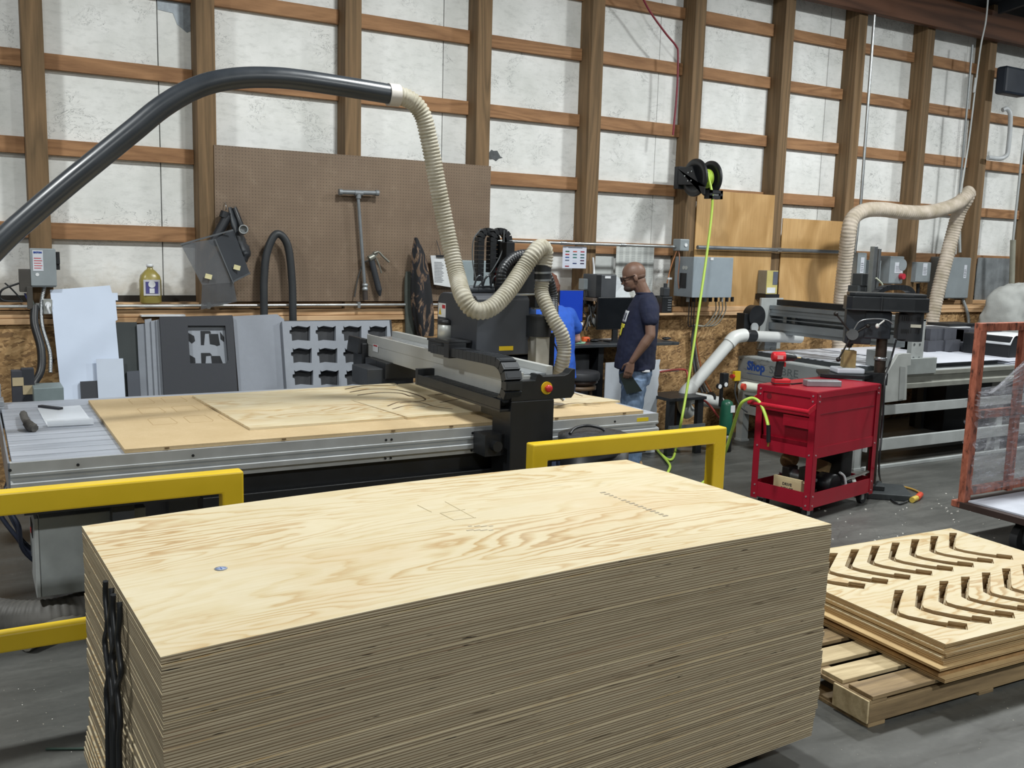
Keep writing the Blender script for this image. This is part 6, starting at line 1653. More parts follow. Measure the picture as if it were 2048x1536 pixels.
# ------------------------------------------------------------------ drill press
DPY = 5.16; DPX = W(1757, 765, Y=DPY).x
t = thing('drill_press', 'floor-standing black drill press behind the red cart', 'drill press', (DPX, DPY, 0))
dv = Vector((.75, -.66, 0)); dn_ = Vector((.66, .75, 0))     # motor direction, sideways
C0 = Vector((DPX, DPY, 0))
def loc(a, b, z): return C0 + dv*a + dn_*b + Vector((0, 0, z))
TD = Matrix(((dv.x, dn_.x, 0, DPX), (dv.y, dn_.y, 0, DPY), (0, 0, 1, 0), (0, 0, 0, 1)))
m = MB(TD); m.box((-.13, -.20, 0), (.30, .20, .05)); m.box((-.12, -.1, .05), (.1, .1, .09)); obj('base', m, M('3a3f41', .5, .2), t, .006)
m = MB(); m.cyl((DPX, DPY, .09), (DPX, DPY, 1.50), .044, n=24); obj('column', m, M('4a413a', .35, .7, .3, 12), t)
m = MB(); m.lathe([(.046, 0), (.052, .0), (.052, .03), (.046, .03)], (DPX, DPY, 1.12), 24); obj('collar', m, STEEL, t)
m = MB(TD); m.prism([(-.16, -.09), (-.16, .09), (-.03, .10), (.05, .07), (.05, -.07), (-.03, -.10)], (0, 0, 1.30), (1, 0, 0), (0, 1, 0), (0, 0, .22)); m.prism([(-.30, -.065), (-.30, .065), (-.10, .09), (-.10, -.09)], (0, 0, 1.25), (1, 0, 0), (0, 1, 0), (0, 0, .28)); obj('head', m, M('2b3036', .4, .1), t, .01)
m = MB(TD); poly = [(-.31, -.09), (-.27, -.14), (.20, -.15), (.32, -.09), (.32, .09), (.20, .15), (-.27, .14), (-.31, .09)]
m.prism(poly, (0, 0, 1.525), (1, 0, 0), (0, 1, 0), (0, 0, .115)); m.prism([(a*.94, b*.9) for a, b in poly], (0, 0, 1.64), (1, 0, 0), (0, 1, 0), (0, 0, .03)); bc = obj('belt_cover', m, M('25282b', .35, .1), t, .008)
m = MB(TD); m.prism([(a*1.01, b*1.015) for a, b in poly], (0, 0, 1.53), (1, 0, 0), (0, 1, 0), (0, 0, .012)); m.box((-.055, -.164, 1.53), (-.05, .164, 1.645)); obj('cover_seam', m, M('3b3e41', .4, .2), bc)
m = MB(TD); m.cyl((.21, 0, 1.29), (.21, 0, 1.52), .095, n=28); m.box((.10, -.085, 1.30), (.22, .085, 1.51)); mo = obj('motor', m, M('26292d', .5, .1), t, .008)
m = MB(TD); m.box((.19, -.101, 1.405), (.27, -.097, 1.43)); obj('name_plate', m, M('b9b7a8', .5), mo)
for zz_ in (1.36, 1.46):
    for i in range(9):
        m = MB(TD); m.box((.125+i*.017, -.0945, zz_), (.131+i*.017, -.088, zz_+.03)) ; obj('vent_slot', m, M('0c0d0e', .6), mo)
m = MB(TD); m.cyl((-.25, 0, 1.275), (-.25, 0, 1.32), .032, n=20); m.cyl((-.25, 0, 1.235), (-.25, 0, 1.275), .030, .033, 20); m.cyl((-.25, 0, 1.212), (-.25, 0, 1.235), .016, .026, 16); obj('chuck', m, M('3f4246', .3, .8), t)
m = MB(TD); m.cyl((-.25, 0, 1.192), (-.25, 0, 1.212), .005, n=8); obj('drill_bit', m, M('c0b67a', .3, .8), t)
m = MB(TD); m.cyl((-.25, -.13, 1.33), (-.25, -.06, 1.33), .045, n=20); hb = obj('feed_hub', m, M('6f7375', .35, .6), t)
for an, L in ((-2.1, .24), (2.4, .24), (.5, .16)):
    p1 = loc(-.25+math.cos(an)*L*.8, -.13, 1.33+math.sin(an)*L); p0 = loc(-.25, -.115, 1.33)
    m = MB(); m.cyl(p0, p1, .007, n=8); m.ell(p1, .019, 12, 8); obj('feed_handle', m, M('2a2826', .4, .3), hb)
m = MB(TD); m.tube(spline([(-.24, -.11, 1.37), (-.20, -.12, 1.44), (-.10, -.13, 1.465), (.0, -.13, 1.46), (.05, -.12, 1.43)], 6), .006, 6); obj('lamp_neck', m, STEEL, t)
m = MB(TD); m.tube([(-.02, -.14, 1.455), (-.06, -.15, 1.42)], .007, 6); m.ell((-.07, -.15, 1.41), (.016, .016, .02), 12, 8); obj('lamp_bulb', m, M('e2e2dd', .3), t)
m = MB(TD); m.prism([(-.48, -.16), (-.48, .16), (-.42, .19), (-.14, .19), (-.06, .06), (-.06, -.06), (-.14, -.19), (-.42, -.19)], (0, 0, .975), (1, 0, 0), (0, 1, 0), (0, 0, .03)); m.box((-.12, -.05, .92), (.06, .05, 1.02)); obj('table', m, M('26292c', .35, .4), t, .004)
m = MB(TD); m.box((-.37, -.10, 1.0055), (-.14, .08, 1.05), (0, 0, .25)); obj('foam_piece', m, M('cdd1da', .6, 0, .05), bevel=.012, label='white foam piece on the drill press table', cat='foam piece')
m = MB(TD); m.box((-.30, -.05, 1.0505), (-.20, .05, 1.19), (0, 0, .1)); obj('wood_block', m, M('8e7a50', .7, 0, .2, 20), bevel=.002, label='wooden block standing on the white foam under the drill chuck', cat='wood block')
m = MB(); m.tube(spline([loc(.10, -.05, 1.30), loc(.06, -.08, 1.1), W(1770, 760, Y=4.86), W(1765, 850, Y=4.84), W(1758, 930, Y=4.83), W(1762, 965, Z=.012), W(1775, 990, Z=.012), W(1795, 1007, Z=.012), W(1815, 1003, Z=.012)], 8), .008, 8)
obj('power_cord', m, BLACK, label='black power cord hanging from the drill press to the floor', cat='cord')
t = thing('extension_cord', 'yellow-tan extension cord with orange plug lying on the floor', 'cord', tuple(W(1810, 985, Z=0)))
m = MB(); m.tube(spline([W(1700, 965, Z=.01), W(1745, 968, Z=.01), W(1785, 970, Z=.01), W(1820, 977, Z=.01), W(1840, 986, Z=.01), W(1840, 992, Z=.014)], 6), .009, 8); obj('cord', m, M('a8853c', .5), t)
m = MB(); m.tube([W(1841, 989, Z=.022), W(1834, 996, Z=.022)], .024, 12); obj('orange_plug', m, M('c7452a', .45), t)
m = MB(); m.tube([W(1833, 996, Z=.024), W(1824, 1000, Z=.024)], .023, 12); obj('yellow_socket', m, M('c5ac4c', .45), t)

# ------------------------------------------------------------------ red service cart
TC = Matrix.Translation((5.30, 4.755, 0)) @ Matrix.Rotation(R(10.8), 4, 'Z')
CL, CW_, CT = .90, .505, .972
t = thing('service_cart', 'red steel service cart with a closed box top and an open lower tray', 'cart', (5.30, 4.755, 0), R(10.8))
m = MB(TC); m.box((-.0, -.0, CT-.012), (CL, CW_, CT)); m.box((-.004, -.004, CT-.05), (CL+.004, -.0005, CT-.004)); m.box((-.004, -.004, CT-.05), (-.0005, CW_+.004, CT-.004)); obj('top_panel', m, RED, t, .002)
m = MB(TC); m.box((.02, .003, .55), (CL-.02, .02, CT-.05)); m.box((.02, CW_-.02, .55), (CL-.02, CW_-.003, CT-.05)); m.box((CL-.02, .02, .55), (CL-.005, CW_-.02, CT-.05)); m.box((.02, .02, .55), (CL-.02, CW_-.02, .57)); obj('side_panel', m, RED, t, .002)
m = MB(TC); m.box((.022, -.0005, .80), (CL-.022, .0025, .803)); obj('seam_line', m, M('5c1420', .5), t)
m = MB(TC); m.box((.003, .04, .78), (.018, CW_-.04, CT-.052)); dr = obj('drawer', m, RED, t, .002)
m = MB(TC); m.cyl((.0015, CW_-.1, .89), (.0028, CW_-.1, .89), .022, n=20); obj('emblem', m, M('6a1b26', .4), dr)
m = MB(TC); m.add([(.018, .035, .775), (.018, CW_-.04, .775), (.05, .035, .58), (.05, CW_-.04, .58)], [(0, 1, 3, 2)]); m.box((.02, .035, .555), (.05, CW_-.04, .58)); m.box((.0, .035, .69), (.016, .27, .77)); obj('pocket_panel', m, RED, t, solid=.002)
LEGW = .05
for i, (x, y, sx, sy) in enumerate(((0, 0, 1, 1), (CL, 0, -1, 1), (0, CW_, 1, -1), (CL, CW_, -1, -1))):
    m = MB(TC); xx = sorted((x-.006*sx, x+LEGW*sx)); yy = sorted((y-.006*sy, y-.002*sy)); m.box((xx[0], yy[0], .085), (xx[1], yy[1], CT-.006))
    xx = sorted((x-.006*sx, x-.002*sx)); yy = sorted((y-.006*sy, y+LEGW*sy)); m.box((xx[0], yy[0], .085), (xx[1], yy[1], CT-.006))
    lg = obj('corner_post', m, RED, t, .001)
    for z in (.12, .19, .50, .90, .94):
        m = MB(TC); m.cyl((x+.028*sx, y-.006*sy, z), (x+.028*sx, y-.010*sy, z), .007, n=8); m.cyl((x-.006*sx, y+.028*sy, z), (x-.010*sx, y+.028*sy, z), .007, n=8); obj('rivet', m, M('b39a9e', .4, .5), lg)
for (z0, z1) in ((.10, .215), (.475, .555)):
    m = MB(TC); m.box((.0, -.002, z0), (CL, .002, z1)); m.box((0, CW_-.002, z0), (CL, CW_+.002, z1)); m.box((-.002, 0, z0), (.002, CW_, z1)); m.box((CL-.002, 0, z0), (CL+.002, CW_, z1)); 
    if z0 < .2: m.box((.003, .003, z0+.005), (CL-.003, CW_-.003, z0+.012))
    obj('lower_tray' if z0 < .2 else 'mid_rail', m, RED, t)
m = MB(TC); m.tube([(-.10, -.01, .835), (-.10, CW_+.01, .835)], .018, 14); m.bar((-.10, .0, .835), (-.006, .0, .87), .006, .04); m.bar((-.10, CW_, .835), (-.006, CW_, .87), .006, .04); obj('push_handle', m, M('b01b2e', .3), t)
for (x, y) in ((.06, .06), (CL-.06, .06), (.06, CW_-.06), (CL-.06, CW_-.06)):
    fixed = x > .5
    m = MB(TC); m.box((x-.035, y-.03, .083), (x+.035, y+.03, .099)); m.box((x-.02, y-.022, .035), (x+.02, y-.019, .083)); m.box((x-.02, y+.019, .035), (x+.02, y+.022, .083)); cs = obj('caster', m, M('a9adae', .3, .8), t)
    m = MB(TC); m.cyl((x+.018, y-.018, .055), (x+.018, y+.018, .055), .054, n=24); obj('wheel', m, RUBBER, cs)
# things on the cart top
def ct(x, y, z): return TC @ Vector((x, y, z))
t = thing('cordless_drill', 'red and black cordless drill standing on its battery on the cart', 'drill', tuple(ct(.06, .36, CT)))
TDR = Matrix.Translation(W(1562, 770, Z=CT+.0)) @ Matrix.Rotation(R(-25), 4, 'Z') @ Matrix.Scale(1.12, 4)
def mbD(): return MB(TDR)
REDP = M('c4242c', .35, 0, .05)
m = mbD(); m.box((-.06, -.035, .001), (.055, .035, .045)); bt = obj('battery', m, M('b8222b', .4), t, .010)
m = mbD(); m.box((-.062, -.037, .010), (.057, .037, .018)); obj('battery_band', m, BLACK, bt, .004)
m = mbD(); m.box((-.055, -.03, .046), (.0, .03, .06)); m.hexa([(-.05, -.018, .06), (-.005, -.018, .06), (-.005, .018, .06), (-.05, .018, .06), (-.038, -.018, .165), (.006, -.018, .165), (.006, .018, .165), (-.038, .018, .165)]); obj('grip', m, BLACK, t, .006)
m = mbD(); m.tube([(-.075, 0, .193), (-.068, 0, .193), (.01, 0, .193)], [.026, .034, .034], 20); bd = obj('motor_housing', m, REDP, t, .004)
m = mbD(); m.box((-.05, -.0355, .18), (-.01, -.034, .205)); obj('white_badge', m, M('d48f90', .5), bd)
m = mbD(); m.tube([(.011, 0, .193), (.03, 0, .193), (.075, 0, .190)], [.033, .03, .024], 18); m.tube([(.076, 0, .19), (.095, 0, .189)], [.022, .012], 16); obj('chuck', m, BLACK, t)
m = mbD(); m.tube([(.096, 0, .189), (.125, 0, .188)], .004, 8); obj('bit', m, M('c9b884', .3, .8), t)
m = mbD(); m.box((.01, -.010, .125), (.022, .010, .158)); obj('trigger', m, REDP, t, .003)
m = MB(); p = W(1646, 773, Z=CT); m.box((p.x-.13, p.y-.03, CT+.001), (p.x+.14, p.y+.06, CT+.048), (0, 0, -.45)); obj('steel_block', m, M('9b9ea2', .35, .6), bevel=.006, label='flat grey steel block lying on the cart top', cat='steel block')
m = MB(); m.bar(W(1583, 768, Z=CT+.006), W(1604, 766, Z=CT+.006), .012, .008); obj('steel_key', m, M('2b2b2e', .4, .5), label='small dark key between drill and steel block on the cart', cat='key')
# things in the lower tray
TZc = .1125
t = thing('wood_offcut', 'pale wooden block with stamped words in the cart lower tray', 'wood block', tuple(ct(.12, .18, TZc)))
m = MB(TC); m.box((.035, .10, TZc+.001), (.14, .34, TZc+.15)); wbk = obj('block', m, M('c4b189', .7, 0, .1), t, .002); m = MB(TC); m.box((.035, .10, TZc+.151), (.06, .34, TZc+.175)); obj('raised_edge', m, M('c9b78f', .7), t)
for i, w_ in enumerate(('DRIVE', 'IMPACT', 'ONLY')):
    p = ct(.0335, .22, TZc+.115-i*.035); text(w_, p, .030, INK, wbk, name='stamped_word', rot=(R(90), 0, R(10.8-90)), bold=.0005)
m = MB(TC); m.tube([(.05, .36, TZc+.045), (.05, .48, TZc+.045)], .042, 20); obj('paper_roll', m, M('9da3ab', .4, .3), label='grey roll lying at the left corner of the cart tray', cat='roll')
t = thing('angle_vise', 'dark steel drill vise in the cart tray behind the stamped block', 'vise', tuple(ct(.24, .28, TZc)))
m = MB(TC); m.box((.17, .14, TZc+.001), (.33, .38, TZc+.06)); m.box((.18, .16, TZc+.06), (.30, .22, TZc+.24)); m.box((.17, .30, TZc+.06), (.30, .36, TZc+.22)); obj('vise_body', m, M('3a3836', .4, .5), t, .006)
m = MB(TC); m.tube([(.24, .20, TZc+.15), (.24, .34, TZc+.15)], .055, 20); m.tube([(.24, .10, TZc+.15), (.24, .42, TZc+.15)], .014, 12); obj('screw_drum', m, STEEL, t)
t = thing('dust_port', 'black moulded dust port with a wide round mouth in the cart tray', 'dust port', tuple(ct(.52, .15, TZc)))
m = MB(TC); m.lathe([(.055, 0), (.085, 0), (.085, .12), (.055, .12), (.055, .004)], (.44, .06, TZc+.092), 28, (0, 1, 0)); obj('round_mouth', m, BLACK, t)
m = MB(TC); m.box((.36, .19, TZc+.001), (.60, .32, TZc+.12)); m.box((.54, .05, TZc+.001), (.66, .18, TZc+.08)); obj('port_body', m, M('1c1e20', .5), t, .01)
m = MB(TC); m.tube(spline([(.50, .06, TZc+.185), (.55, .05, TZc+.15), (.565, .04, TZc+.08), (.57, .04, TZc+.03)], 5), .010, 8); obj('bone_handle_tool', m, WHITE, label='white bone-shaped handle leaning on the black dust port', cat='tool')
m = MB(TC); m.box((.56, .24, TZc+.121), (.70, .36, TZc+.22), (.2, .3, .3)); obj('cardboard_scrap', m, M('8d744e', .8), label='crumpled brown cardboard at the back of the cart tray', cat='cardboard')
m = MB(TC); m.ell((.36, .42, TZc+.24), (.10, .06, .07), 12, 8); obj('work_glove', m, M('8a6e48', .9, 0, .3, 20, .6), label='tan work glove hanging behind the corner post of the cart', cat='glove')
for i, (x0, y0, x1, y1, lb) in enumerate(((.66, .02, .80, .12, 'left black and white strip in the cart tray'), (.70, .12, .88, .03, 'right black and white strip in the cart tray'))):
    m = MB(TC); m.bar((x0, y0, TZc+.09), (x1, y1, TZc+.10+.05*i), .03, .012); obj('striped_strip', m, M('b5b8b2', .6, 0, .3, 30), label=lb, cat='strip', group='strips in the cart tray')
m = MB(TC); m.box((.70, .16, TZc+.001), (.86, .42, TZc+.30)); obj('black_case', m, M('17191b', .5), bevel=.01, label='black case standing at the right end of the cart tray', cat='case')
m = MB(TC); m.box((.68, .14, TZc+.001), (.86, .155, TZc+.06)); m.box((.67, .05, TZc+.001), (.69, .14, TZc+.085)); obj('black_clamp', m, DKGREY, bevel=.004, label='dark clamp lying in front of the black case in the cart tray', cat='clamp')

# ------------------------------------------------------------------ orange rack cart with stretch film
t = thing('rack_cart', 'rusty orange A-frame rack cart wrapped in clear stretch film', 'rack cart', (6.5, 3.9, 0))
ORG = NT('rusty_orange_paint'); v_ = ORG.coord((3, 3, 1)); n_ = ORG.noise(v_, 9, 5, .7)
c_ = ORG.ramp(n_, [(.36, srgb('45281f')), (.46, srgb('8f503c')), (.62, srgb('aa6650'))]); ORG.col(c_); ORG = ORG.pr(.55)
RX0, RX1, RYp = 5.965, 7.35, 4.0
def rz(py, px=1945): return W(px, py, Y=RYp).z
RT = 1.525
a0 = Vector((RX0+.03, RYp, .27)); 
rt = W(1957, 652, Y=RYp); RXt = rt.x
m = MB(); m.bar((RX0+.035, RYp, .26), (RXt+.03, RYp, RT), .07, .05, (0, 1, 0)); obj('post', m, ORG, t, .003)
x2 = W(2035, 750, Y=RYp).x
for xx in (x2+.02, 7.25):
    m = MB(); m.bar((xx, RYp, .30), (xx+(.0), RYp, RT-.05), .06, .045, (0, 1, 0)); obj('post', m, ORG, t, .003)
zt2 = RT
m = MB(); m.box((RXt+.0, RYp-.03, RT-.055), (7.3, RYp+.03, RT)); obj('top_bar', m, ORG, t, .003)
zm = W(1975, 822, Y=RYp).z
m = MB(); m.box((RX0+.08, RYp-.025, zm-.045), (7.3, RYp+.025, zm+.01)); obj('mid_bar', m, ORG, t, .003)
m = MB(); m.box((RX0+.07, RYp-.025, .315), (7.3, RYp+.025, .37)); obj('low_bar', m, ORG, t, .003)
# deck runs toward the camera and to the right
m = MB(); m.box((RX0-.01, 3.10, .225), (7.3, RYp+.06, .27)); obj('deck_frame', m, M('33241f', .6), t, .003)
m = MB(); m.box((RX0-.012, RYp-.0, .228), (RX0+.09, RYp+.065, .272)); obj('corner_bracket', m, ORG, t, .003)
m = MB(); m.box((RX0+.04, 3.12, .271), (7.28, RYp-.03, .282)); obj('deck_board', m, M('b6bac4', .5, 0, .08), t)
for (x, y) in ((6.10, 3.62), (7.1, 3.62)):
    m = MB(); m.box((x-.05, y-.05, .205), (x+.05, y+.05, .224)); m.box((x-.035, y-.034, .07), (x+.045, y-.030, .205)); m.box((x-.035, y+.030, .07), (x+.045, y+.034, .205)); cs = obj('caster', m, M('6b6f72', .4, .6), t)
    m = MB(); m.cyl((x, y-.026, .10), (x, y+.026, .10), .10, n=32); wh = obj('wheel', m, RUBBER, cs)
    m = MB(); m.cyl((x, y-.030, .10), (x, y+.030, .10), .045, n=20); obj('hub', m, M('4a4d50', .4, .5), wh)
# film: wavy wrinkled sheets around the frame
fm = NT('stretch_film')
v_ = fm.coord((1, 1, 5.5), rot=(0, .35, 0)); n_ = fm.noise(v_, 7, 6, .75, .6)
fm.col((.80, .82, .90, 1)); fm.bump(n_, 1.0, .05)
al = fm.ramp(n_, [(.42, .14), (.56, .26), (.66, .85)]); fm.l(al, fm.b.inputs['Alpha'])  # denser streaks paint white highlights into the film
FILM2 = fm.pr(.16, 0, Specular_IOR_Level=1.0)
def film(corners, lab_off, nm='stretch_film'):
    A_, B_, C_2, D_ = [Vector(c) for c in corners]
    rr = random.Random(lab_off)
    def f_(u, v):
        p = A_.lerp(B_, u).lerp(D_.lerp(C_2, u), v)
        w = .012*math.sin(34*v+5*u+rr.random()*.3)+.008*math.sin(61*v-9*u)
        return p+Vector((0, -w-.01, 0))
    m = MB(); m.grid(f_, 36, 60); return obj(nm, m, FILM2, t)
yf_ = RYp-.045
film([(RX0+.02, yf_, .33), (7.25, yf_, .40), (7.25, yf_, 1.12), (RXt-.0, yf_, 1.06)], 1)
film([(RX0+.05, RYp+.05, .33), (7.25, RYp+.05, .40), (7.25, RYp+.05, 1.10), (RX0+.02, RYp+.05, 1.06)], 2)
film([(RX0+.10, yf_-.01, 1.04), (7.25, yf_-.01, 1.10), (7.25, yf_-.01, 1.75), (RX0+.12, yf_-.01, 1.05)], 3)
film([(RXt-.03, yf_-.012, .88), (7.25, yf_-.012, .80), (7.25, yf_-.012, 1.02), (RXt-.035, yf_-.012, 1.06)], 4, 'film_highlight')  # added strip that paints the bright highlight band across the film
# debris on the floor (bits of foam and dust)
rr = random.Random(21)
m = MB()
for i in range(150):
    x = rr.uniform(4.6, 7.2); y = rr.uniform(2.9, 5.0); s_ = rr.uniform(.003, .010)
    m.cbox((x, y, s_*.4+.001), (s_, s_*1.4, s_*.8), (0, 0, rr.random()*3))
for i in range(60):
    x = rr.uniform(-1, .3); y = rr.uniform(3.0, 4.6); s_ = rr.uniform(.002, .004); m.cbox((x, y, s_*.4+.001), (s_, s_, s_*.8), (0, 0, rr.random()*3))
obj('floor_debris', m, M('d5d3cc', .7), label='scattered white chips and dust on the concrete floor', cat='debris', kind='stuff')
m = MB(); m.tube([W(92, 1498, Z=.006), W(200, 1497, Z=.006)], .005, 6); obj('green_rod', m, M('33483f', .5), label='thin dark green rod lying on the floor at bottom left', cat='rod')
# dust duct on the floor under the table, far left
t = thing('floor_duct', 'dusty grey flexible duct lying on the floor under the left end of the table', 'duct', (0, 5.1, 0))
m = MB(); m.tube(spline([(-.45, 5.9, .5), (-.25, 5.5, .30), (-.05, 5.15, .11), (.25, 4.95, .085), (.55, 5.1, .085), (.9, 5.5, .1)], 8), .085, 18, rib=(.03, .03)); obj('duct', m, M('6d6b67', .6, .1, .2), t)
m = MB(); m.tube([(.15, 4.75, .05), (.5, 5.02, .07)], .045, 12); obj('duct_branch', m, M('77746c', .6), t)
# ------------------------------------------------------------------ people
def remesh(o, vox, smooth=4, disp=0, dscale=.1):
    m = o.modifiers.new('remesh', 'REMESH'); m.mode = 'VOXEL'; m.voxel_size = vox; m.use_smooth_shade = True
    s_ = o.modifiers.new('smooth', 'SMOOTH'); s_.factor = .5; s_.iterations = smooth
    if disp:
        tx = bpy.data.textures.new('folds', 'CLOUDS'); tx.noise_scale = dscale; tx.noise_depth = 2
        d = o.modifiers.new('disp', 'DISPLACE'); d.texture = tx; d.strength = disp; d.mid_level = .5; d.texture_coords = 'LOCAL'
    return o
def limb(m, pts, rad, n=14, flat=1.0):
    pts = [Vector(p) for p in pts]
    m.tube(pts, rad, n)
    m.ell(pts[0], rad[0], 12, 8); m.ell(pts[-1], rad[-1], 12, 8)
def ring(cx, cy, z, wx, wy, n=24, tilt=0):
    return [(cx+wx*math.cos(2*math.pi*i/n), cy+wy*math.sin(2*math.pi*i/n), z+tilt*math.cos(2*math.pi*i/n)) for i in range(n)]
def hand(m, wrist, dirv, palmn, L=.19, curl=(.5, .6, .7, .8), side=1):
    """palm, four unequal fingers and a thumb; dirv = pointing direction, palmn = palm normal"""
    d = Vector(dirv).normalized(); pn = Vector(palmn); pn = (pn-d*pn.dot(d)).normalized(); s_ = d.cross(pn).normalized()*side
    w = Vector(wrist); P = L*.52
    c = w+d*P*.5
    rings = []
    for t_, a, b in ((-.05, .024, .018), (.25, .032, .018), (.6, .040, .016), (1.0, .041, .014)):
        q = w+d*P*t_; rings.append([q+s_*a*math.cos(2*math.pi*i/14)+pn*b*math.sin(2*math.pi*i/14) for i in range(14)])
    m.loft(rings)
    for i, (off, ln) in enumerate(((.031, .40), (.011, .46), (-.010, .43), (-.030, .34))):
        k0 = w+d*P*.95+s_*off; seg = L*ln/3; an = 0; pt = [k0]; r_ = [.0095]
        for j in range(3):
            an += curl[i]*(.55+.25*j)
            v = d*math.cos(an)+pn*math.sin(an)
            pt.append(pt[-1]+v*seg*(1.15-.15*j)); r_.append(.0088-.0010*j)
        limb(m, pt, r_, 8)
    t0 = w+d*P*.28+s_*.030; v1 = (d*.55+s_*.65+pn*.45).normalized(); v2 = (d*.85+s_*.15+pn*.5).normalized()
    limb(m, [t0, t0+v1*.036, t0+v1*.036+v2*.032, t0+v1*.036+v2*.055], [.013, .011, .010, .008], 8)
def head(m, c, tilt, r=1.0):
    """face looking along +x, pitched down by tilt"""
    Mx = Matrix.Translation(c) @ Matrix.Rotation(tilt, 4, 'Y') @ Matrix.Scale(r, 4)
    h = MB(Mx)
    h.ell((-.012, 0, .030), (.098, .075, .090), 24, 16)      # cranium
    h.ell((.030, 0, -.035), (.062, .058, .075), 20, 14)      # face
    h.ell((-.030, 0, -.045), (.066, .060, .060), 18, 12)     # nape
    h.ell((.048, 0, -.088), (.034, .034, .028), 16, 10)      # chin
    h.ell((.020, .0, -.070), (.060, .052, .040), 16, 10)     # jaw
    h.ell((.074, 0, .012), (.018, .050, .012), 14, 8)        # brow
    h.hexa([(.080, -.016, -.040), (.108, -.013, -.040), (.108, .013, -.040), (.080, .016, -.040), (.080, -.008, .008), (.090, -.006, .004), (.090, .006, .004), (.080, .008, .008)])
    h.ell((.100, 0, -.036), (.013, .014, .010), 10, 8)       # nose tip
    h.ell((.082, 0, -.060), (.012, .026, .006), 12, 6); h.ell((.079, 0, -.071), (.012, .022, .007), 12, 6)   # lips
    for s_ in (-1, 1):
        h.ell((-.006, s_*.076, -.012), (.018, .008, .030), 12, 8, (0, .15, 0))   # ears
        h.ell((.062, s_*.036, -.028), (.020, .018, .020), 10, 8)                 # cheeks
    m.v += [tuple(v) for v in h.v] if False else []
    o = len(m.v)
    tf, m.tf = m.tf, None
    vs = [tf @ Vector(v) if tf is not None else Vector(v) for v in h.v]
    m.v += [tuple(v) for v in vs]; m.f += [tuple(i+o for i in f) for f in h.f]; m.sm += h.sm; m.mi += h.mi
    m.tf = tf
    return Mx

# ---- man in the navy t-shirt, side on
bp = Vector((5.13, 6.70, 0)); ang = math.atan2(.47, -.88)
TP = Matrix.Translation(bp) @ Matrix.Rotation(ang, 4, 'Z')
t = thing('person', 'bald man in navy t-shirt and jeans, standing side-on at the desk with a dark tablet', 'person', tuple(bp), ang)
m = MB(TP)
hc_ = Vector((.055, 0, 1.728))
MH = head(m, hc_, .26, 1.07)
limb(m, [(-.065, 0, 1.52), (-.035, 0, 1.60), (.01, 0, 1.68)], [.075, .062, .064], 16)
m.loft([ring(-.01, 0, .90, .11, .14), ring(-.01, 0, 1.05, .115, .13), ring(-.03, 0, 1.25, .115, .145), ring(-.05, 0, 1.42, .10, .15), ring(-.055, 0, 1.53, .06, .08)])
for s_ in (1, -1):
    if s_ > 0: sh, el, wr = (-.065, .20, 1.49), (-.075, .265, 1.235), (.075, .26, 1.005)
    else: sh, el, wr = (-.05, -.20, 1.49), (-.03, -.25, 1.24), (.03, -.21, 1.01)
    limb(m, [sh, ((sh[0]+el[0])/2, (sh[1]+el[1])/2, (sh[2]+el[2])/2), el], [.036, .046, .044], 14)
    a = Vector(el); b = Vector(wr); limb(m, [a, a.lerp(b, .3), a.lerp(b, .7), b], [.043, .045, .034, .026], 14)
    d = (b-a).normalized()
    if s_ > 0: hand(m, b, (.25, .0, -1), (-.2, -1, 0), .19, (.35, .45, .5, .55), -1)
    else: hand(m, b, (.2, .0, -1), (-.2, 1, 0), .19, (.4, .45, .5, .55), 1)
for s_ in (1, -1):
    x0 = .02 if s_ > 0 else -.01
    limb(m, [(.0, .072*s_, .92), (x0+.01, .09*s_, .70), (x0+.01, .095*s_, .50), (x0-.015, .10*s_, .12)], [.068, .066, .055, .040], 14)
    limb(m, [(x0-.05, .10*s_, .05), (x0+.06, .11*s_, .045), (x0+.16, .12*s_, .035)], [.040, .040, .030], 12)
body = remesh(obj('body', m, M('725647', .48, 0, .10, 9), t), .0048, 3)
# hair stubble / beard shadow
m = MB(TP @ MH); m.ell((.058, 0, -.082), (.040, .046, .032), 18, 12); m.ell((.086, 0, -.052), (.012, .026, .006), 12, 6)
remesh(obj('beard', m, M('3f322b', .8, 0, .2, 60), t, label='short dark goatee'), .004, 2)
m = MB(TP @ MH)
m.ell((-.030, 0, -.006), (.0735, .0715, .036), 22, 12)
obj('hair_stubble', m, M('5f4638', .7, 0, .2, 60), t, label='shaved stubble at the back of the head')
m = MB(TP @ MH)
for s_ in (-1, 1):
    m.bar((.098, s_*.060, .004), (-.004, s_*.081, .012), .004, .009)
    m.lathe([(.018, -.002), (.023, -.002), (.023, .002), (.018, .002), (.018, -.002)], (.100, s_*.032, -.002), 20, (1, 0, 0))
m.bar((.103, -.012, .004), (.103, .012, .004), .004, .004)
gls = obj('glasses', m, M('2a1a14', .35), t)
m = MB(TP @ MH)
for s_ in (-1, 1): m.cyl((.0995, s_*.032, -.002), (.1005, s_*.032, -.002), .018, n=18)
obj('lens', m, M('1d1f22', .1, 0, .1, 6), gls)
m = MB(TP @ MH)
for s_ in (-1, 1): m.ell((.074, s_*.032, -.006), (.012, .014, .008), 10, 8)
obj('eyes', m, M('4a3a33', .3), t)
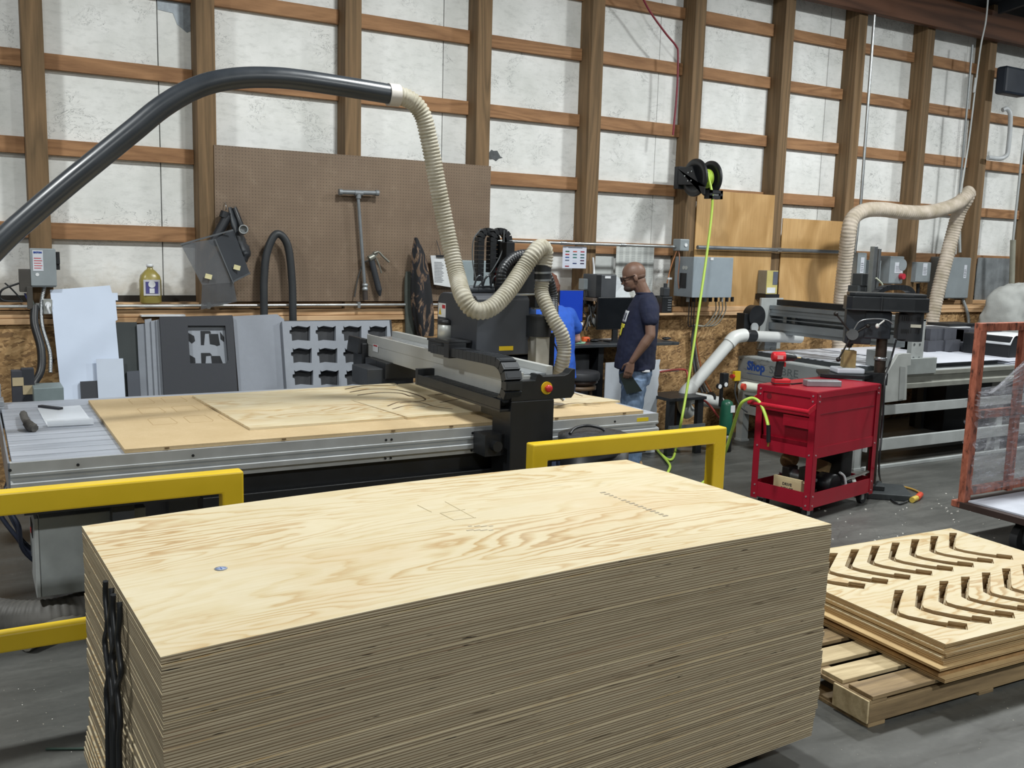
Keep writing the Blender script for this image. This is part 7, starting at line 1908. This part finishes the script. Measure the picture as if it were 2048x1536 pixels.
# shirt
m = MB(TP)
m.loft([ring(.008, 0, .915, .178, .205), ring(.005, 0, 1.00, .178, .200), ring(-.005, 0, 1.12, .172, .195), ring(-.022, 0, 1.26, .160, .200), ring(-.038, 0, 1.38, .150, .210), ring(-.052, 0, 1.48, .128, .205), ring(-.060, 0, 1.545, .098, .150), ring(-.058, 0, 1.585, .074, .085)])
for s_ in (1, -1):
    if s_ > 0: limb(m, [(-.065, .155, 1.49), (-.07, .205, 1.43), (-.073, .232, 1.375)], [.086, .082, .074], 16)
    else: limb(m, [(-.05, -.155, 1.49), (-.04, -.205, 1.43), (-.03, -.23, 1.375)], [.086, .082, .074], 16)
NAVY = M('161c35', .85, 0, .12, 14)
sh_ = remesh(obj('t_shirt', m, NAVY, t), .0075, 5, .016, .10)
m = MB(TP); m.lathe([(.066, 0), (.078, .0), (.080, .012), (.068, .018), (.066, 0)], (-.05, 0, 1.578), 28); obj('collar', m, NAVY, sh_)
# sleeve hollow is dark: cuff ring
m = MB(TP)
for i in range(1):
    P0 = Vector((.158, -.02, 1.335))
m.add([(.118, .05, 1.40), (.128, .115, 1.36), (.150, .085, 1.26), (.150, .02, 1.28)], [(0, 1, 2, 3)])
pr_ = MB(TP)
# chest print: white block above yellow stroke, wrapped on the front-left of the chest
def on_chest(u, z):      # u = lateral angle in degrees from front, z height
    zz_ = [(1.12, .172, .195, -.005), (1.26, .160, .200, -.022), (1.38, .150, .210, -.038), (1.48, .128, .205, -.052)]
    for i in range(3):
        if z <= zz_[i+1][0] or i == 2:
            k_ = (z-zz_[i][0])/(zz_[i+1][0]-zz_[i][0]); wx = zz_[i][1]*(1-k_)+zz_[i+1][1]*k_; wy = zz_[i][2]*(1-k_)+zz_[i+1][2]*k_; cx = zz_[i][3]*(1-k_)+zz_[i+1][3]*k_; break
    a = R(u); return (cx+(wx+.008)*math.cos(a), (wy+.008)*math.sin(a), z)
def chest_patch(u0, u1, z0, z1, mat, nm, sk=0):
    m = MB(TP); m.grid(lambda u, v: on_chest(u0+(u1-u0)*u+sk*v, z0+(z1-z0)*v), 8, 6); return obj(nm, m, mat, sh_, solid=.002)
chest_patch(-28, 24, 1.33, 1.43, M('c9cdd0', .7), 'white_print'); chest_patch(-22, 22, 1.28, 1.315, M('d8cf3e', .7), 'yellow_print'); chest_patch(0, 14, 1.21, 1.28, M('d8cf3e', .7), 'yellow_print')
for i in range(3): chest_patch(-14+i*12, -7+i*12, 1.35, 1.41, NAVY, 'print_letter')
# jeans
m = MB(TP)
m.loft([ring(.0, 0, .78, .130, .168), ring(-.005, 0, .86, .145, .176), ring(-.005, 0, .97, .140, .172)])
for s_ in (1, -1):
    x0 = .03 if s_ > 0 else -.02
    m.tube([(0+x0*.3, .085*s_, .84), (x0, .09*s_, .70), (x0+.01, .095*s_, .50), (x0-.01, .10*s_, .30), (x0-.02, .10*s_, .10), (x0-.015, .10*s_, .055)], [.112, .103, .082, .078, .076, .078], 18)
JEAN = NT('faded_denim'); v_ = JEAN.coord(); n_ = JEAN.noise(JEAN.coord((1, 1, .35)), 7, 5, .6)
JEAN.col(JEAN.ramp(n_, [(.3, srgb('41566f')), (.7, srgb('7388a3'))])); JEAN = JEAN.pr(.85)
jn = remesh(obj('jeans', m, JEAN, t), .0075, 5, .022, .09)
m = MB(TP); m.box((-.10, .172, .905), (-.03, .19, .925)); obj('belt_clip', m, WHITE, jn, .004)
for s_ in (1, -1):
    x0 = .03 if s_ > 0 else -.02
    m = MB(TP); m.loft([[(x0+.045+.155*math.cos(2*math.pi*i/20), .11*s_+.052*math.sin(2*math.pi*i/20), z*1.0) for i in range(20)] if z < .04 else [(x0+.02+(.10 if z < .07 else .06)*math.cos(2*math.pi*i/20), .108*s_+.044*math.sin(2*math.pi*i/20), z) for i in range(20)] for z in (.002, .035, .065, .10)]); obj('shoe', m, M('b3936c' if s_ > 0 else 'a98a63', .7), t, subsurf=1)
# dark tablet in the left hand
t2 = thing('tablet', 'dark flat tablet held in the left hand of the man in navy', 'tablet', tuple(TP @ Vector((.10, .245, .80))))
m = MB(TP); m.hexa([(.165, .218, .93), (.015, .222, .735), (.015, .228, .735), (.165, .224, .93), (.165, .218, .93), (.015, .222, .735), (.015, .228, .735), (.165, .224, .93)]) if False else m.plate([(.175, .222, .885), (.10, .222, .925), (-.035, .222, .745), (.10, .222, .715)], (0, .008, 0))
obj('tablet_body', m, M('16201f', .4), t2)

# ---- person in the blue t-shirt, leaning on the desk, back to the camera
bp = Vector((4.36, 6.78, 0)); ang = R(95)
TP = Matrix.Translation(bp) @ Matrix.Rotation(ang, 4, 'Z') @ Matrix.Diagonal((.95, .95, .95, 1))
t = thing('person', 'person in a bright blue t-shirt with reddish-brown hair, bent over the desk behind the router', 'person', tuple(bp), ang)
m = MB(TP)
MH = head(m, Vector((.22, -.03, 1.70)), .65)
limb(m, [(.10, 0, 1.50), (.14, -.01, 1.58), (.20, -.02, 1.65)], [.07, .058, .058], 16)
m.loft([ring(.0, 0, .90, .11, .14), ring(.02, 0, 1.08, .11, .13), ring(.05, 0, 1.26, .115, .15), ring(.08, 0, 1.42, .11, .165), ring(.10, 0, 1.52, .065, .10)])
for s_ in (1, -1):
    sh = Vector((.09, .195*s_, 1.46)); el = Vector((.10, .285*s_, 1.235)) if s_ < 0 else Vector((.20, .25, 1.24)); wr = Vector((.30, .29*s_, 1.185)) if s_ < 0 else Vector((.42, .10, 1.20))
    limb(m, [sh, (sh+el)/2, el], [.038, .044, .040], 14); limb(m, [el, el.lerp(wr, .35), wr], [.040, .040, .025], 14)
    hand(m, wr, (1, .25*-s_, -.05), (0, 0, -1), .18, (.25, .3, .35, .4), s_)
for s_ in (1, -1):
    limb(m, [(.0, .08*s_, .92), (.01, .09*s_, .50), (-.03, .09*s_, .12)], [.085, .058, .040], 14)
    limb(m, [(-.05, .09*s_, .05), (.06, .10*s_, .045), (.15, .10*s_, .035)], [.040, .040, .030], 12)
remesh(obj('body', m, SKIN2, t), .005, 3)
m = MB(TP @ MH); m.ell((-.022, 0, .030), (.108, .087, .100), 26, 16); m.ell((-.055, 0, -.03), (.062, .075, .07), 20, 12)
remesh(obj('hair', m, M('5e3524', .7, 0, .3, 40), t), .006, 2, .02, .03)
m = MB(TP)
m.loft([ring(-.0, 0, .90, .155, .185), ring(.01, 0, 1.00, .150, .178), ring(.03, 0, 1.14, .145, .180), ring(.05, 0, 1.28, .145, .195), ring(.075, 0, 1.40, .140, .205), ring(.095, 0, 1.48, .120, .195), ring(.11, 0, 1.545, .075, .10)])
for s_ in (1, -1):
    el = Vector((.095, .255*s_, 1.34)) if s_ < 0 else Vector((.16, .235, 1.31))
    limb(m, [(.09, .165*s_, 1.455), ((.09+el.x)/2, .21*s_, 1.39), el], [.080, .078, .074], 16)
BLU = M('2456b8', .85, 0, .12, 14)
remesh(obj('t_shirt', m, BLU, t), .0075, 5, .016, .10)
m = MB(TP)
m.loft([ring(.0, 0, .78, .12, .155), ring(.0, 0, .94, .125, .155)])
for s_ in (1, -1): m.tube([(0, .08*s_, .84), (.01, .09*s_, .50), (-.02, .09*s_, .10), (-.02, .09*s_, .055)], [.108, .080, .076, .078], 18)
remesh(obj('jeans', m, M('2c3850', .85, 0, .15, 12), t), .009, 5, .02, .09)
for s_ in (1, -1):
    m = MB(TP); m.loft([[(.045+.155*math.cos(2*math.pi*i/20), .09*s_+.05*math.sin(2*math.pi*i/20), z) for i in range(20)] for z in (.002, .035, .06)]); obj('shoe', m, BLACK, t, subsurf=1)
